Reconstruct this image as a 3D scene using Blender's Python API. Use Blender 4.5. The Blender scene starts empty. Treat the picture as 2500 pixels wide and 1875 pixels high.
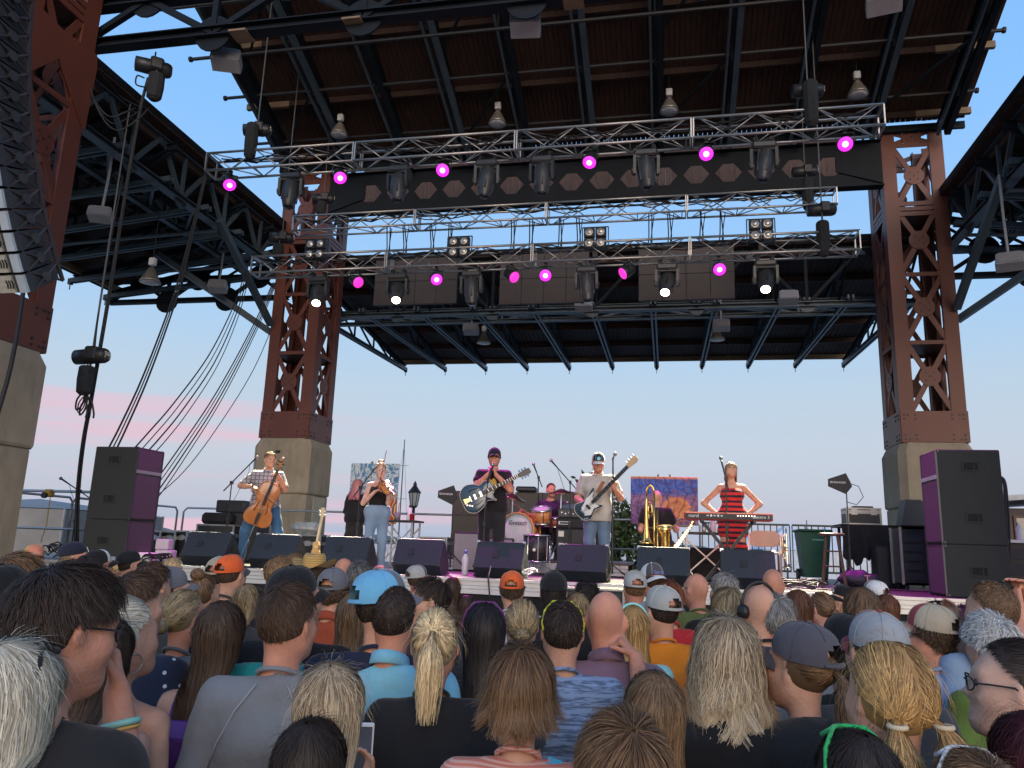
import bpy, math, random
import numpy as np
from mathutils import Matrix, Vector

# ------------------------------------------------------------------ scene, camera, sky, sun
SC = bpy.context.scene
COL = SC.collection
YAW, PITCH, ROLL, CAMH = math.radians(11.5), math.radians(12.0), math.radians(2.0), 1.95
FPX = 1878.0
_F = np.array([-math.sin(YAW)*math.cos(PITCH), math.cos(YAW)*math.cos(PITCH), math.sin(PITCH)])
_R0 = np.array([math.cos(YAW), math.sin(YAW), 0.0])
_U0 = np.cross(_R0, _F)
_R = _R0*math.cos(ROLL)+_U0*math.sin(ROLL)
_U = -_R0*math.sin(ROLL)+_U0*math.cos(ROLL)
_C = np.array([0, 0, CAMH])
cam_d = bpy.data.cameras.new('camera')
cam_d.sensor_width = 36.0
cam_d.lens = FPX/2500.0*36.0
cam_d.clip_start = 0.05
cam_d.clip_end = 9000
cam = bpy.data.objects.new('camera', cam_d)
COL.objects.link(cam)
M = Matrix.Identity(4)
for i in range(3):
    M[i][0], M[i][1], M[i][2], M[i][3] = _R[i], _U[i], -_F[i], _C[i]
cam.matrix_world = M
SC.camera = cam

SUN_EL, SUN_AZ = math.radians(14), math.radians(163)   # azimuth measured from +Y towards +X
world = bpy.data.worlds.new('World')
SC.world = world
world.use_nodes = True
def build_world():
    nt = world.node_tree; N = nt.nodes; L = nt.links; N.clear()
    out = N.new('ShaderNodeOutputWorld'); bg = N.new('ShaderNodeBackground')
    L.new(bg.outputs[0], out.inputs[0])
    sky = N.new('ShaderNodeTexSky'); sky.sky_type = 'NISHITA'; sky.sun_disc = False
    sky.sun_elevation = math.radians(4); sky.sun_rotation = SUN_AZ
    sky.air_density = 1.2; sky.dust_density = 1.0; sky.ozone_density = 2.0
    sc = N.new('ShaderNodeVectorMath'); sc.operation = 'SCALE'; sc.inputs['Scale'].default_value = 0.12
    L.new(sky.outputs[0], sc.inputs[0])
    tc = N.new('ShaderNodeTexCoord')
    sep = N.new('ShaderNodeSeparateXYZ'); L.new(tc.outputs['Generated'], sep.inputs[0])
    rmp = N.new('ShaderNodeValToRGB'); L.new(sep.outputs['Z'], rmp.inputs[0])
    cr = rmp.color_ramp
    cr.elements[0].position = 0.0; cr.elements[0].color = (.34, .42, .56, 1)
    cr.elements[1].position = 1.0; cr.elements[1].color = (.13, .30, .68, 1)
    for p, c in ((.05, (.43, .455, .56)), (.12, (.455, .51, .61)), (.20, (.415, .525, .65)), (.30, (.315, .51, .76)), (.50, (.215, .455, .84))):
        e = cr.elements.new(p); e.color = (*c, 1)
    mx = N.new('ShaderNodeMix'); mx.data_type = 'RGBA'; mx.inputs[0].default_value = 0.88
    L.new(sc.outputs[0], mx.inputs[6]); L.new(rmp.outputs[0], mx.inputs[7])
    # thin sunset-tinted cloud bands low over the water
    mp = N.new('ShaderNodeMapping'); mp.inputs['Scale'].default_value = (1.5, 1.5, 22.0)
    mp.inputs['Location'].default_value = (0.35, 0.1, 0.42); mp.inputs['Rotation'].default_value = (0.03, 0.0, 0)
    L.new(tc.outputs['Generated'], mp.inputs[0])
    nz = N.new('ShaderNodeTexNoise'); nz.inputs['Scale'].default_value = 1.35; nz.inputs['Detail'].default_value = 4; nz.inputs['Roughness'].default_value = .5
    nz.inputs['Distortion'].default_value = .35
    L.new(mp.outputs[0], nz.inputs['Vector'])
    cr2 = N.new('ShaderNodeMapRange'); cr2.inputs[1].default_value = .50; cr2.inputs[2].default_value = .70; cr2.interpolation_type = 'SMOOTHSTEP'
    L.new(nz.outputs[0], cr2.inputs[0])
    el = N.new('ShaderNodeMapRange'); el.inputs[1].default_value = .24; el.inputs[2].default_value = .10
    L.new(sep.outputs['Z'], el.inputs[0])
    # clouds thin out towards the east (right of the stage)
    az = N.new('ShaderNodeMapRange'); az.inputs[1].default_value = -.02; az.inputs[2].default_value = -.42
    L.new(sep.outputs['X'], az.inputs[0])
    m1 = N.new('ShaderNodeMath'); m1.operation = 'MULTIPLY'; L.new(cr2.outputs[0], m1.inputs[0]); L.new(el.outputs[0], m1.inputs[1])
    m2 = N.new('ShaderNodeMath'); m2.operation = 'MULTIPLY'; L.new(m1.outputs[0], m2.inputs[0]); L.new(az.outputs[0], m2.inputs[1])
    mx2 = N.new('ShaderNodeMix'); mx2.data_type = 'RGBA'; mx2.inputs[7].default_value = (.60, .41, .49, 1)
    L.new(m2.outputs[0], mx2.inputs[0]); L.new(mx.outputs[2], mx2.inputs[6])
    L.new(mx2.outputs[2], bg.inputs[0]); bg.inputs[1].default_value = 1.0
build_world()

sun_d = bpy.data.lights.new('sun', 'SUN'); sun_d.energy = 1.55; sun_d.angle = math.radians(45); sun_d.color = (1.0, .80, .62)
sun = bpy.data.objects.new('sun', sun_d); COL.objects.link(sun)
_sd = Vector((math.sin(SUN_AZ)*math.cos(SUN_EL), math.cos(SUN_AZ)*math.cos(SUN_EL), math.sin(SUN_EL)))
sun.rotation_euler = (-_sd).to_track_quat('-Z', 'Y').to_euler()
SC.view_settings.view_transform = 'Standard'; SC.view_settings.look = 'None'
SC.view_settings.exposure = 0.42; SC.view_settings.gamma = 1.0; SC.view_settings.use_curve_mapping = False
SC.cycles.use_denoising = True
SC.cycles.max_bounces = 6; SC.cycles.diffuse_bounces = 4; SC.cycles.glossy_bounces = 2; SC.cycles.transmission_bounces = 4
SC.cycles.sample_clamp_indirect = 4.0

# ------------------------------------------------------------------ helpers
RNG = np.random.default_rng(11)
random.seed(5)
def V(*a): return np.array(a if len(a) > 1 else a[0], float)
def at(px, py, **k):
    """world point where the sight line through photo pixel (px,py) meets X=, Y= or Z="""
    d = _F+_R*(px-1250)/FPX+_U*(937.5-py)/FPX
    for i, n in enumerate('XYZ'):
        if n in k: return _C+d*((k[n]-_C[i])/d[i])
    return _C+d*k['d']
def nrm(v):
    v = np.asarray(v, float); n = np.linalg.norm(v); return v/n if n > 1e-12 else v
def frame(d, up=(0, 0, 1)):
    """orthonormal columns (side, up, dir)"""
    d = nrm(d); u = np.asarray(up, float)
    if abs(np.dot(d, u)) > .98: u = np.array([0, 1., 0]) if abs(d[1]) < .9 else np.array([1., 0, 0])
    s = nrm(np.cross(u, d)); return s, np.cross(d, s), d
def rotz(a):
    c, s = math.cos(a), math.sin(a); return np.array([[c, -s, 0], [s, c, 0], [0, 0, 1.]])
def rotx(a):
    c, s = math.cos(a), math.sin(a); return np.array([[1., 0, 0], [0, c, -s], [0, s, c]])
def roty(a):
    c, s = math.cos(a), math.sin(a); return np.array([[c, 0, s], [0, 1., 0], [-s, 0, c]])

class MB:
    """collects shapes and links them as ONE mesh object"""
    def __init__(s): s.v = []; s.f = []; s.n = 0
    def add(s, v, f):
        v = np.asarray(v, float); s.v.append(v)
        s.f.extend([[i+s.n for i in q] for q in f]); s.n += len(v); return s
    def box(s, c, sz, R=None, taper=1.0):
        h = np.asarray(sz, float)/2
        p = np.array([[x, y, z] for z in (-1, 1) for y in (-1, 1) for x in (-1, 1)], float)*h
        p[4:, :2] *= taper
        if R is not None: p = p@np.asarray(R).T
        return s.add(p+np.asarray(c, float), [[0, 2, 3, 1], [4, 5, 7, 6], [0, 1, 5, 4], [2, 6, 7, 3], [0, 4, 6, 2], [1, 3, 7, 5]])
    def bbox(s, c, sz, b, R=None):
        """box with bevelled edges"""
        h = np.asarray(sz, float)/2; pts = []; 
        sg = [(x, y, z) for z in (-1, 1) for y in (-1, 1) for x in (-1, 1)]
        idx = {}
        for k, g in enumerate(sg):
            for ax in range(3):
                q = [g[i]*(h[i]-(0 if i == ax else b)) for i in range(3)]
                idx[(g, ax)] = len(pts); pts.append(q)
        f = []
        def key(**k): return
        for ax in range(3):
            o = [i for i in range(3) if i != ax]
            for sgn in (-1, 1):
                cyc = [(-1, -1), (1, -1), (1, 1), (-1, 1)]
                q = []
                for a_, b_ in cyc:
                    g = [0, 0, 0]; g[ax] = sgn; g[o[0]] = a_; g[o[1]] = b_; q.append(idx[(tuple(g), ax)])
                f.append(q)
        for ax in range(3):
            o = [i for i in range(3) if i != ax]
            for a_ in (-1, 1):
                for b_ in (-1, 1):
                    g0 = [0, 0, 0]; g0[o[0]] = a_; g0[o[1]] = b_; g1 = list(g0); g0[ax] = -1; g1[ax] = 1
                    g0, g1 = tuple(g0), tuple(g1)
                    f.append([idx[(g0, o[0])], idx[(g0, o[1])], idx[(g1, o[1])], idx[(g1, o[0])]])
        for g in sg: f.append([idx[(g, 0)], idx[(g, 1)], idx[(g, 2)]])
        p = np.array(pts)
        # orient outwards
        ff = []
        for q in f:
            a = p[q[0]]; n = np.cross(p[q[1]]-a, p[q[2]]-a)
            ff.append(q if np.dot(n, p[q].mean(0)) > 0 else q[::-1])
        if R is not None: p = p@np.asarray(R).T
        return s.add(p+np.asarray(c, float), ff)
    def bar(s, a, b, w, h=None, up=(0, 0, 1)):
        a = np.asarray(a, float); b = np.asarray(b, float); h = h or w
        sd, u, d = frame(b-a, up); p = []
        for e in (a, b):
            for x, y in ((-1, -1), (1, -1), (1, 1), (-1, 1)): p.append(e+sd*x*w/2+u*y*h/2)
        return s.add(p, [[3, 2, 1, 0], [4, 5, 6, 7], [0, 1, 5, 4], [1, 2, 6, 5], [2, 3, 7, 6], [3, 0, 4, 7]])
    def ibeam(s, a, b, w, h, t=.02, up=(0, 0, 1)):
        a = np.asarray(a, float); b = np.asarray(b, float); sd, u, d = frame(b-a, up)
        for o in (h/2-t/2, -h/2+t/2): s.bar(a+u*o, b+u*o, w, t, up)
        return s.bar(a, b, t, h-2*t, up)
    def tube(s, pts, r, n=6, cap=True, closed=False):
        pts = np.asarray(pts, float); m = len(pts); r = np.broadcast_to(np.asarray(r, float), (m,))
        tg = np.gradient(pts, axis=0)
        if closed: tg = np.roll(pts, -1, 0)-np.roll(pts, 1, 0)
        sd, u, d = frame(tg[0]); vv = []
        ang = np.arange(n)*2*math.pi/n
        for i in range(m):
            d2 = nrm(tg[i]); sd = nrm(sd-d2*np.dot(sd, d2)); u = np.cross(d2, sd)
            vv.append(pts[i]+(np.outer(np.cos(ang), sd)+np.outer(np.sin(ang), u))*r[i])
        f = []
        for i in range(m if closed else m-1):
            j = (i+1) % m
            for k in range(n): f.append([i*n+k, i*n+(k+1) % n, j*n+(k+1) % n, j*n+k])
        if cap and not closed: f += [list(range(n))[::-1], [(m-1)*n+k for k in range(n)]]
        return s.add(np.vstack(vv), f)
    def lathe(s, prof, c=(0, 0, 0), axis=(0, 0, 1), n=16, up=(0, 1, 0), sx=1.0):
        """prof: (radius, height) pairs along axis"""
        sd, u, d = frame(axis, up); c = np.asarray(c, float); ang = np.arange(n)*2*math.pi/n; vv = []; f = []
        for r, z in prof: vv.append(c+d*z+(np.outer(np.cos(ang)*sx, sd)+np.outer(np.sin(ang), u))*r)
        for i in range(len(prof)-1):
            for k in range(n): f.append([i*n+k, i*n+(k+1) % n, (i+1)*n+(k+1) % n, (i+1)*n+k])
        if prof[0][0] > 1e-6: f.append(list(range(n))[::-1])
        if prof[-1][0] > 1e-6: f.append([(len(prof)-1)*n+k for k in range(n)])
        return s.add(np.vstack(vv), f)
    def prism(s, poly, c, ex, ey, t):
        """2-D polygon in plane (ex,ey) at c, thickness t centred"""
        ex = nrm(ex); ey = nrm(ey); ez = np.cross(ex, ey); c = np.asarray(c, float); n = len(poly)
        p = [c+ex*x+ey*y-ez*t/2 for x, y in poly]+[c+ex*x+ey*y+ez*t/2 for x, y in poly]
        f = [list(range(n))[::-1], list(range(n, 2*n))]+[[i, (i+1) % n, n+(i+1) % n, n+i] for i in range(n)]
        return s.add(p, f)
    def disc(s, c, axis, r, t, n=16): return s.lathe([(r, -t/2), (r, t/2)], c, axis, n)
    def ball(s, c, r, n=10, m=7, R=None):
        r = np.broadcast_to(np.asarray(r, float), (3,)); vv = []; f = []
        for i in range(m+1):
            t = math.pi*i/m
            for k in range(n):
                a = 2*math.pi*k/n; vv.append([math.sin(t)*math.cos(a), math.sin(t)*math.sin(a), math.cos(t)])
        p = np.array(vv)*r
        if R is not None: p = p@np.asarray(R).T
        for i in range(m):
            for k in range(n): f.append([i*n+k, (i+1)*n+k, (i+1)*n+(k+1) % n, i*n+(k+1) % n])
        return s.add(p+np.asarray(c, float), f)
    def mesh(s, name, smooth=False):
        me = bpy.data.meshes.new(name)
        me.from_pydata(np.vstack(s.v).tolist() if s.v else [], [], s.f)
        if smooth: me.polygons.foreach_set('use_smooth', [True]*len(me.polygons))
        me.update(); return me
    def build(s, name, mat, parent=None, smooth=False, world=False):
        if world and parent is not None:
            off = np.zeros(3); q = parent
            while q is not None: off = off+np.array(q.location); q = q.parent
            s.v = [v-off for v in s.v]
        return link(name, s.mesh(name, smooth), mat, parent)

def link(name, me, mat, parent=None):
    o = bpy.data.objects.new(name, me); COL.objects.link(o)
    if mat is not None:
        if len(me.materials) == 0: me.materials.append(mat)
        elif me.materials[0] is not mat:
            o.material_slots[0].link = 'OBJECT'; o.material_slots[0].material = mat
    if parent is not None: o.parent = parent
    return o
def tag(o, label=None, cat=None, group=None, kind=None):
    for k, v in (('label', label), ('category', cat), ('group', group), ('kind', kind)):
        if v: o[k] = v
    return o
def thing(name, label, cat, loc=(0, 0, 0), rz=0.0, group=None):
    o = bpy.data.objects.new(name, None); COL.objects.link(o); o.empty_display_size = .1
    o.location = [float(x) for x in loc]; o.rotation_euler = (0, 0, rz)
    o.matrix_local = Matrix.Translation(o.location)@Matrix.Rotation(rz, 4, 'Z')
    return tag(o, label, cat, group)
def copy_tree(o, parent=None):
    c = o.copy(); COL.objects.link(c)
    if parent is not None: c.parent = parent
    for ch in list(o.children): copy_tree(ch, c)
    return c

# ------------------------------------------------------------------ materials
_MC = {}
def mat(name, col, rough=.6, metal=0.0, var=.14, scale=6.0, bump=0.0, bscale=60.0, stretch=(1, 1, 1), spec=.5, emit=None, es=0.0, grime=0.0, coat=0.0):
    if name in _MC: return _MC[name]
    m = bpy.data.materials.new(name); m.use_nodes = True; nt = m.node_tree; N = nt.nodes; L = nt.links
    b = N['Principled BSDF']; b.inputs['Roughness'].default_value = rough; b.inputs['Metallic'].default_value = metal
    b.inputs['Specular IOR Level'].default_value = spec
    if coat: b.inputs['Coat Weight'].default_value = coat; b.inputs['Coat Roughness'].default_value = .15
    c = np.array(col, float)
    tc = N.new('ShaderNodeTexCoord'); mp = N.new('ShaderNodeMapping'); mp.inputs['Scale'].default_value = stretch
    oi = N.new('ShaderNodeObjectInfo'); ad = N.new('ShaderNodeVectorMath'); ad.operation = 'ADD'
    L.new(tc.outputs['Object'], mp.inputs[0]); L.new(mp.outputs[0], ad.inputs[0])
    rs = N.new('ShaderNodeMath'); rs.operation = 'MULTIPLY'; rs.inputs[1].default_value = 37.0
    L.new(oi.outputs['Random'], rs.inputs[0]); L.new(rs.outputs[0], ad.inputs[1])
    nz = N.new('ShaderNodeTexNoise'); nz.inputs['Scale'].default_value = scale; nz.inputs['Detail'].default_value = 5
    L.new(ad.outputs[0], nz.inputs['Vector'])
    rp = N.new('ShaderNodeValToRGB'); L.new(nz.outputs[0], rp.inputs[0])
    rp.color_ramp.elements[0].position = .28; rp.color_ramp.elements[1].position = .72
    rp.color_ramp.elements[0].color = (*np.clip(c*(1-var), 0, 1), 1); rp.color_ramp.elements[1].color = (*np.clip(c*(1+var), 0, 1), 1)
    col_out = rp.outputs[0]
    if grime:
        n2 = N.new('ShaderNodeTexNoise'); n2.inputs['Scale'].default_value = 1.6; n2.inputs['Detail'].default_value = 8; n2.inputs['Roughness'].default_value = .68
        mp2 = N.new('ShaderNodeMapping'); mp2.inputs['Scale'].default_value = (1.6, 1.6, .45); L.new(ad.outputs[0], mp2.inputs[0]); L.new(mp2.outputs[0], n2.inputs['Vector'])
        mr = N.new('ShaderNodeMapRange'); mr.inputs[1].default_value = .5; mr.inputs[2].default_value = .75; mr.inputs[4].default_value = grime
        L.new(n2.outputs[0], mr.inputs[0])
        mx = N.new('ShaderNodeMix'); mx.data_type = 'RGBA'; mx.inputs[7].default_value = (*(c*.35), 1)
        L.new(mr.outputs[0], mx.inputs[0]); L.new(col_out, mx.inputs[6]); col_out = mx.outputs[2]
    L.new(col_out, b.inputs['Base Color'])
    if bump:
        n3 = N.new('ShaderNodeTexNoise'); n3.inputs['Scale'].default_value = bscale; n3.inputs['Detail'].default_value = 4
        L.new(ad.outputs[0], n3.inputs['Vector'])
        bp = N.new('ShaderNodeBump'); bp.inputs['Strength'].default_value = bump; bp.inputs['Distance'].default_value = .02
        L.new(n3.outputs[0], bp.inputs['Height']); L.new(bp.outputs[0], b.inputs['Normal'])
    if emit is not None:
        b.inputs['Emission Color'].default_value = (*emit, 1); b.inputs['Emission Strength'].default_value = es
    _MC[name] = m; return m

m_concrete = mat('board_formed_concrete', (.36, .30, .215), .85, var=.12, scale=2.2, bump=.25, bscale=14, grime=.5)
m_rust = mat('oxide_red_painted_steel', (.145, .041, .025), .5, var=.12, scale=1.5, grime=.25, bump=.05)
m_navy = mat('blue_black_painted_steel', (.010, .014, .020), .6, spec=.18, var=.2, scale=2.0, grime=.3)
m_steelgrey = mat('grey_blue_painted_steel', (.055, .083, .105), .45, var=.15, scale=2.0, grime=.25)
m_wood = mat('stained_wood_decking', (.043, .021, .015), .8, var=.35, scale=3.0, stretch=(5, 1, 1), bump=.2, bscale=20)
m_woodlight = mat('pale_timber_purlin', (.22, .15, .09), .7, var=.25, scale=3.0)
m_alu = mat('truss_aluminium', (.48, .46, .44), .42, metal=.85, var=.1, scale=9)
m_black = mat('black_metal', (.018, .018, .02), .5, var=.25, scale=12)
m_blackpl = mat('black_plastic', (.022, .023, .026), .42, var=.2, scale=9)
m_blackcloth = mat('black_stage_cloth', (.012, .012, .014), .95, var=.3, scale=7, bump=.3, bscale=25)
m_chrome = mat('chrome', (.75, .75, .76), .15, metal=1, var=.05)
m_cable = mat('black_cable_rubber', (.015, .015, .017), .6)
m_white = mat('white_paint', (.75, .75, .73), .5)
m_spk = mat('off_white_speaker_plastic', (.36, .36, .38), .5, var=.1)
m_carpet = mat('dark_grey_cabinet_carpet', (.034, .038, .038), .95, var=.25, scale=140, bump=.4, bscale=220)
m_grille = mat('black_speaker_grille', (.03, .03, .032), .6, var=.5, scale=160)
# ------------------------------------------------------------------ ground, water, far shore
DECK = 1.55
def sheet(name, x0, x1, y0, y1, z, m, nx=1, ny=1):
    b = MB(); vs = [(x0+(x1-x0)*i/nx, y0+(y1-y0)*j/ny, z) for j in range(ny+1) for i in range(nx+1)]
    b.add(vs, [[j*(nx+1)+i, j*(nx+1)+i+1, (j+1)*(nx+1)+i+1, (j+1)*(nx+1)+i] for j in range(ny) for i in range(nx)])
    return tag(b.build(name, m), kind='structure')
m_ground = mat('trodden_gravel_and_grass', (.16, .15, .11), .95, var=.35, scale=3, bump=.4, bscale=30)
m_water = mat('harbour_water', (.10, .15, .20), .12, var=.2, scale=.3, bump=.15, bscale=1.5)
m_walk = mat('lakewalk_concrete', (.42, .40, .37), .9, var=.1, scale=2)
sheet('ground', -4000, 4000, -60, 46, 0.0, m_ground)
sheet('path', -60, 60, 24, 40, 0.006, m_walk)
sheet('water', -4000, 4000, 46, 4000, -.4, m_water)
def far_shore():
    b = MB(); n = 160; vs = []; fs = []
    for i in range(n+1):
        a = -1.25+2.5*i/n; r = 2600
        x, y = r*math.sin(a), r*math.cos(a)
        h = 8+10*abs(math.sin(i*.37)+.6*math.sin(i*1.13))+random.random()*4
        vs += [(x, y, -1), (x, y, h), (x*1.2, y*1.2, h*1.5), (x*1.2, y*1.2, -1)]
    for i in range(n):
        for k in range(3): fs.append([i*4+k, (i+1)*4+k, (i+1)*4+k+1, i*4+k+1])
    b.add(vs, fs)
    tag(b.build('hills', mat('hazy_far_shore', (.10, .15, .17), .9)), kind='structure')
far_shore()

# ------------------------------------------------------------------ stage deck
m_deck = mat('scuffed_black_stage_deck', (.055, .048, .050), .42, var=.35, scale=1.2, bump=.1, bscale=40, grime=.3)
m_edge = mat('stage_edge_extrusion', (.60, .60, .58), .4, metal=.3, var=.06)
SX0, SX1, SY0, SY1 = -11.6, 7.9, 10.0, 17.1
def stage():
    st = MB().box(((SX0+SX1)/2, (SY0+SY1)/2+.02, DECK-.06), (SX1-SX0, SY1-SY0-.04, .11)).build('stage', m_deck)
    tag(st, kind='structure')
    me = None; n = 0
    w = 2.44; x = SX0; 
    b = MB()                                     # one length of ribbed edge profile
    for z, h, d in ((-.02, .036, .05), (-.068, .052, .03), (-.118, .04, .036), (-.172, .056, .026)):
        b.box((w/2, -d/2, z), (w-.012, d, h))
    em = b.mesh('edge_trim')
    while x < SX1-.1:
        o = link('edge_trim', em, m_edge, st); o.location = (x, SY0+.02, DECK); x += w
    x = SX0; k = 0
    while x < SX1-.1:                            # hanging skirt, pleated
        c = MB(); m = 24; vs = []
        for i in range(m+1):
            xx = x+w*i/m; yy = SY0+.03+.022*math.sin(i*1.7+k)+.012*math.sin(i*3.1)
            vs += [(xx, yy, DECK-.2-.012*math.sin(i*.5+k)), (xx, yy+.01, .02)]
        c.add(vs, [[2*i, 2*i+2, 2*i+3, 2*i+1] for i in range(m)])
        c.build('skirt', m_blackcloth, st); x += w; k += 1
    for i in range(9):
        for yy in (11.2, 14, 16.6):
            MB().bar((SX0+.6+i*2.3, yy, 0), (SX0+.6+i*2.3, yy, DECK-.12), .08).build('support_post', m_black, st)
    for i in range(6): MB().box((SX0+1.2+i*3.35, SY0-.026, DECK-.118), (.22, .006, .026)).build('nameplate', m_black, st)
stage()

# ------------------------------------------------------------------ towers
def tower(cx, cy, ztop, label, extra=False, panel=None):
    t = thing('steel_tower', label, 'tower', (cx, cy, 0), group='towers carrying the pavilion roof')
    def octo(w, c): 
        h = w/2; return [(-h+c, -h), (h-c, -h), (h, -h+c), (h, h-c), (h-c, h), (-h+c, h), (-h, h-c), (-h, -h+c)]
    b = MB()
    def loft(b, rings):
        vs = [(x, y, z) for (w, c, z) in rings for x, y in octo(w, c)]
        fs = [[i*8+k, i*8+(k+1) % 8, (i+1)*8+(k+1) % 8, (i+1)*8+k] for i in range(len(rings)-1) for k in range(8)]
        fs += [list(range(8))[::-1], [(len(rings)-1)*8+k for k in range(8)]]
        b.add(vs, fs)
    loft(b, [(1.44, .13, 0), (1.44, .13, 3.02), (1.38, .13, 3.05)])
    b.build('pier_block', m_concrete, t)
    b = MB(); loft(b, [(1.46, .13, 3.052), (1.5, .14, 3.09), (1.5, .14, 4.2), (1.34, .13, 4.38), (1.34, .13, 4.4)])
    pu = b.build('pier_block', m_concrete, t)
    h = .65; lw = .29
    for sx in (-1, 1):
        for sy in (-1, 1):
            b = MB(); x, y = sx*(h-lw/2), sy*(h-lw/2)
            # channel-like leg: two plates meeting at the corner
            b.box((sx*(h-.015), y, (4.4+ztop)/2), (.03, lw, ztop-4.4)); b.box((x-sx*.015, sy*(h-.015), (4.4+ztop)/2), (lw-.03, .03, ztop-4.4))
            b.box((sx*(h-lw+.02), sy*(h-.075), (4.4+ztop)/2), (.02, .09, ztop-4.4)); b.box((sx*(h-.075), sy*(h-lw+.02), (4.4+ztop)/2), (.09, .02, ztop-4.4))
            b.build('leg', m_rust, t)
    zs = [5.05]
    while zs[-1]+1.55 < ztop-.2: zs.append(zs[-1]+1.55)
    for fx, fy in ((0, -1), (1, 0), (0, 1), (-1, 0)):
        n = V(fx, fy, 0); e = V(-fy, fx, 0); up = V(0, 0, 1)
        MB().prism([(-h+.0, 0), (h-.0, 0), (h, .66), (-h, .66)], n*(h+.012)+V(0, 0, 4.41), e, up, .022).build('base_plate', m_rust, t)
        bl = MB()
        for sx in (-1, 1):
            for zz in (4.47, 4.56, 4.9, 4.99):
                for xx in (.36, .5, .58):
                    if xx == .5 and zz in (4.56, 4.9): continue
                    bl.disc(n*(h+.026)+e*sx*xx+V(0, 0, zz), n, .022, .022, 6)
        bl.build('bolts', m_black, t)
        for i, z0 in enumerate(zs):
            z1 = min(z0+1.55, ztop-.05); zc = (z0+z1)/2; o = n*(h-.03); wi = h-lw+.05
            for s in (-1, 1):
                MB().bar(o+e*s*wi+V(0, 0, z0+.02), o-e*s*wi+V(0, 0, z1-.04), .11, .022+.004*s, n).build('brace', m_rust, t)
            g = MB().disc(o+n*.02+V(0, 0, zc), n, .215, .022, 20).build('gusset_disc', m_rust, t)
            q = MB()
            for a in range(4): q.disc(o+n*.034+e*.12*math.cos(a*1.571+.785)+V(0, 0, zc+.12*math.sin(a*1.571+.785)), n, .018, .012, 6)
            q.disc(o+n*.034+V(0, 0, zc), n, .02, .012, 6)
            q.build('bolts', m_black, g)
            if i: MB().bar(o+n*.012-e*wi+V(0, 0, z0-.02), o+n*.012+e*wi+V(0, 0, z0-.02), .09, .03, n).build('strut', m_rust, t)
            if i in (3,):
                for zz in (z0-.14, z0+.10): MB().bar(o+n*.016-e*wi+V(0, 0, zz), o+n*.016+e*wi+V(0, 0, zz), .1, .03, n).build('strut', m_rust, t)
    for zz in (6.6, 9.7):
        MB().box((0, 0, zz), (2*h-.1, 2*h-.1, .03)).build('diaphragm', m_rust, t)
    if panel is not None:
        MB().box((.70+.026, .1, 1.95), (.02, .62, 2.1)).build('access_panel', mat('beige_access_panel', (.46, .41, .31), .7), t)
        MB().box((-.05, -.762, 4.05), (.12, .03, .06)).build('fixture', m_black, t)
    if extra:    # deep gusset plates under the roof and girder
        for fx, fy in ((0, -1), (1, 0)):
            n = V(fx, fy, 0); e = V(-fy, fx, 0)
            for s in (1, -1):
                MB().prism([(0, .35), (.0, -.1), (.64, -.85), (.66, -.85), (.70, .2), (.66, .42)], n*(h+.03)+V(0, 0, 8.75), e*s, (0, 0, 1), .03).build('gusset_plate', m_rust, t)
    return t
TL = (-9.25, 18.05); TR = (5.55, 18.05); TFL = (-9.25, 8.42); TFR = (5.55, 8.42)
tower(*TL, 11.66, 'rust red lattice tower on concrete pier behind the cellist', panel=1)
tower(*TR, 11.66, 'rust red lattice tower on concrete pier behind the black draped table')
tower(*TFL, 10.3, 'rust red lattice tower beside the hanging line array, at the photo edge', extra=True)
tower(*TFR, 10.3, 'rust red lattice tower in front of stage, opposite the line array', extra=True)

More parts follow.
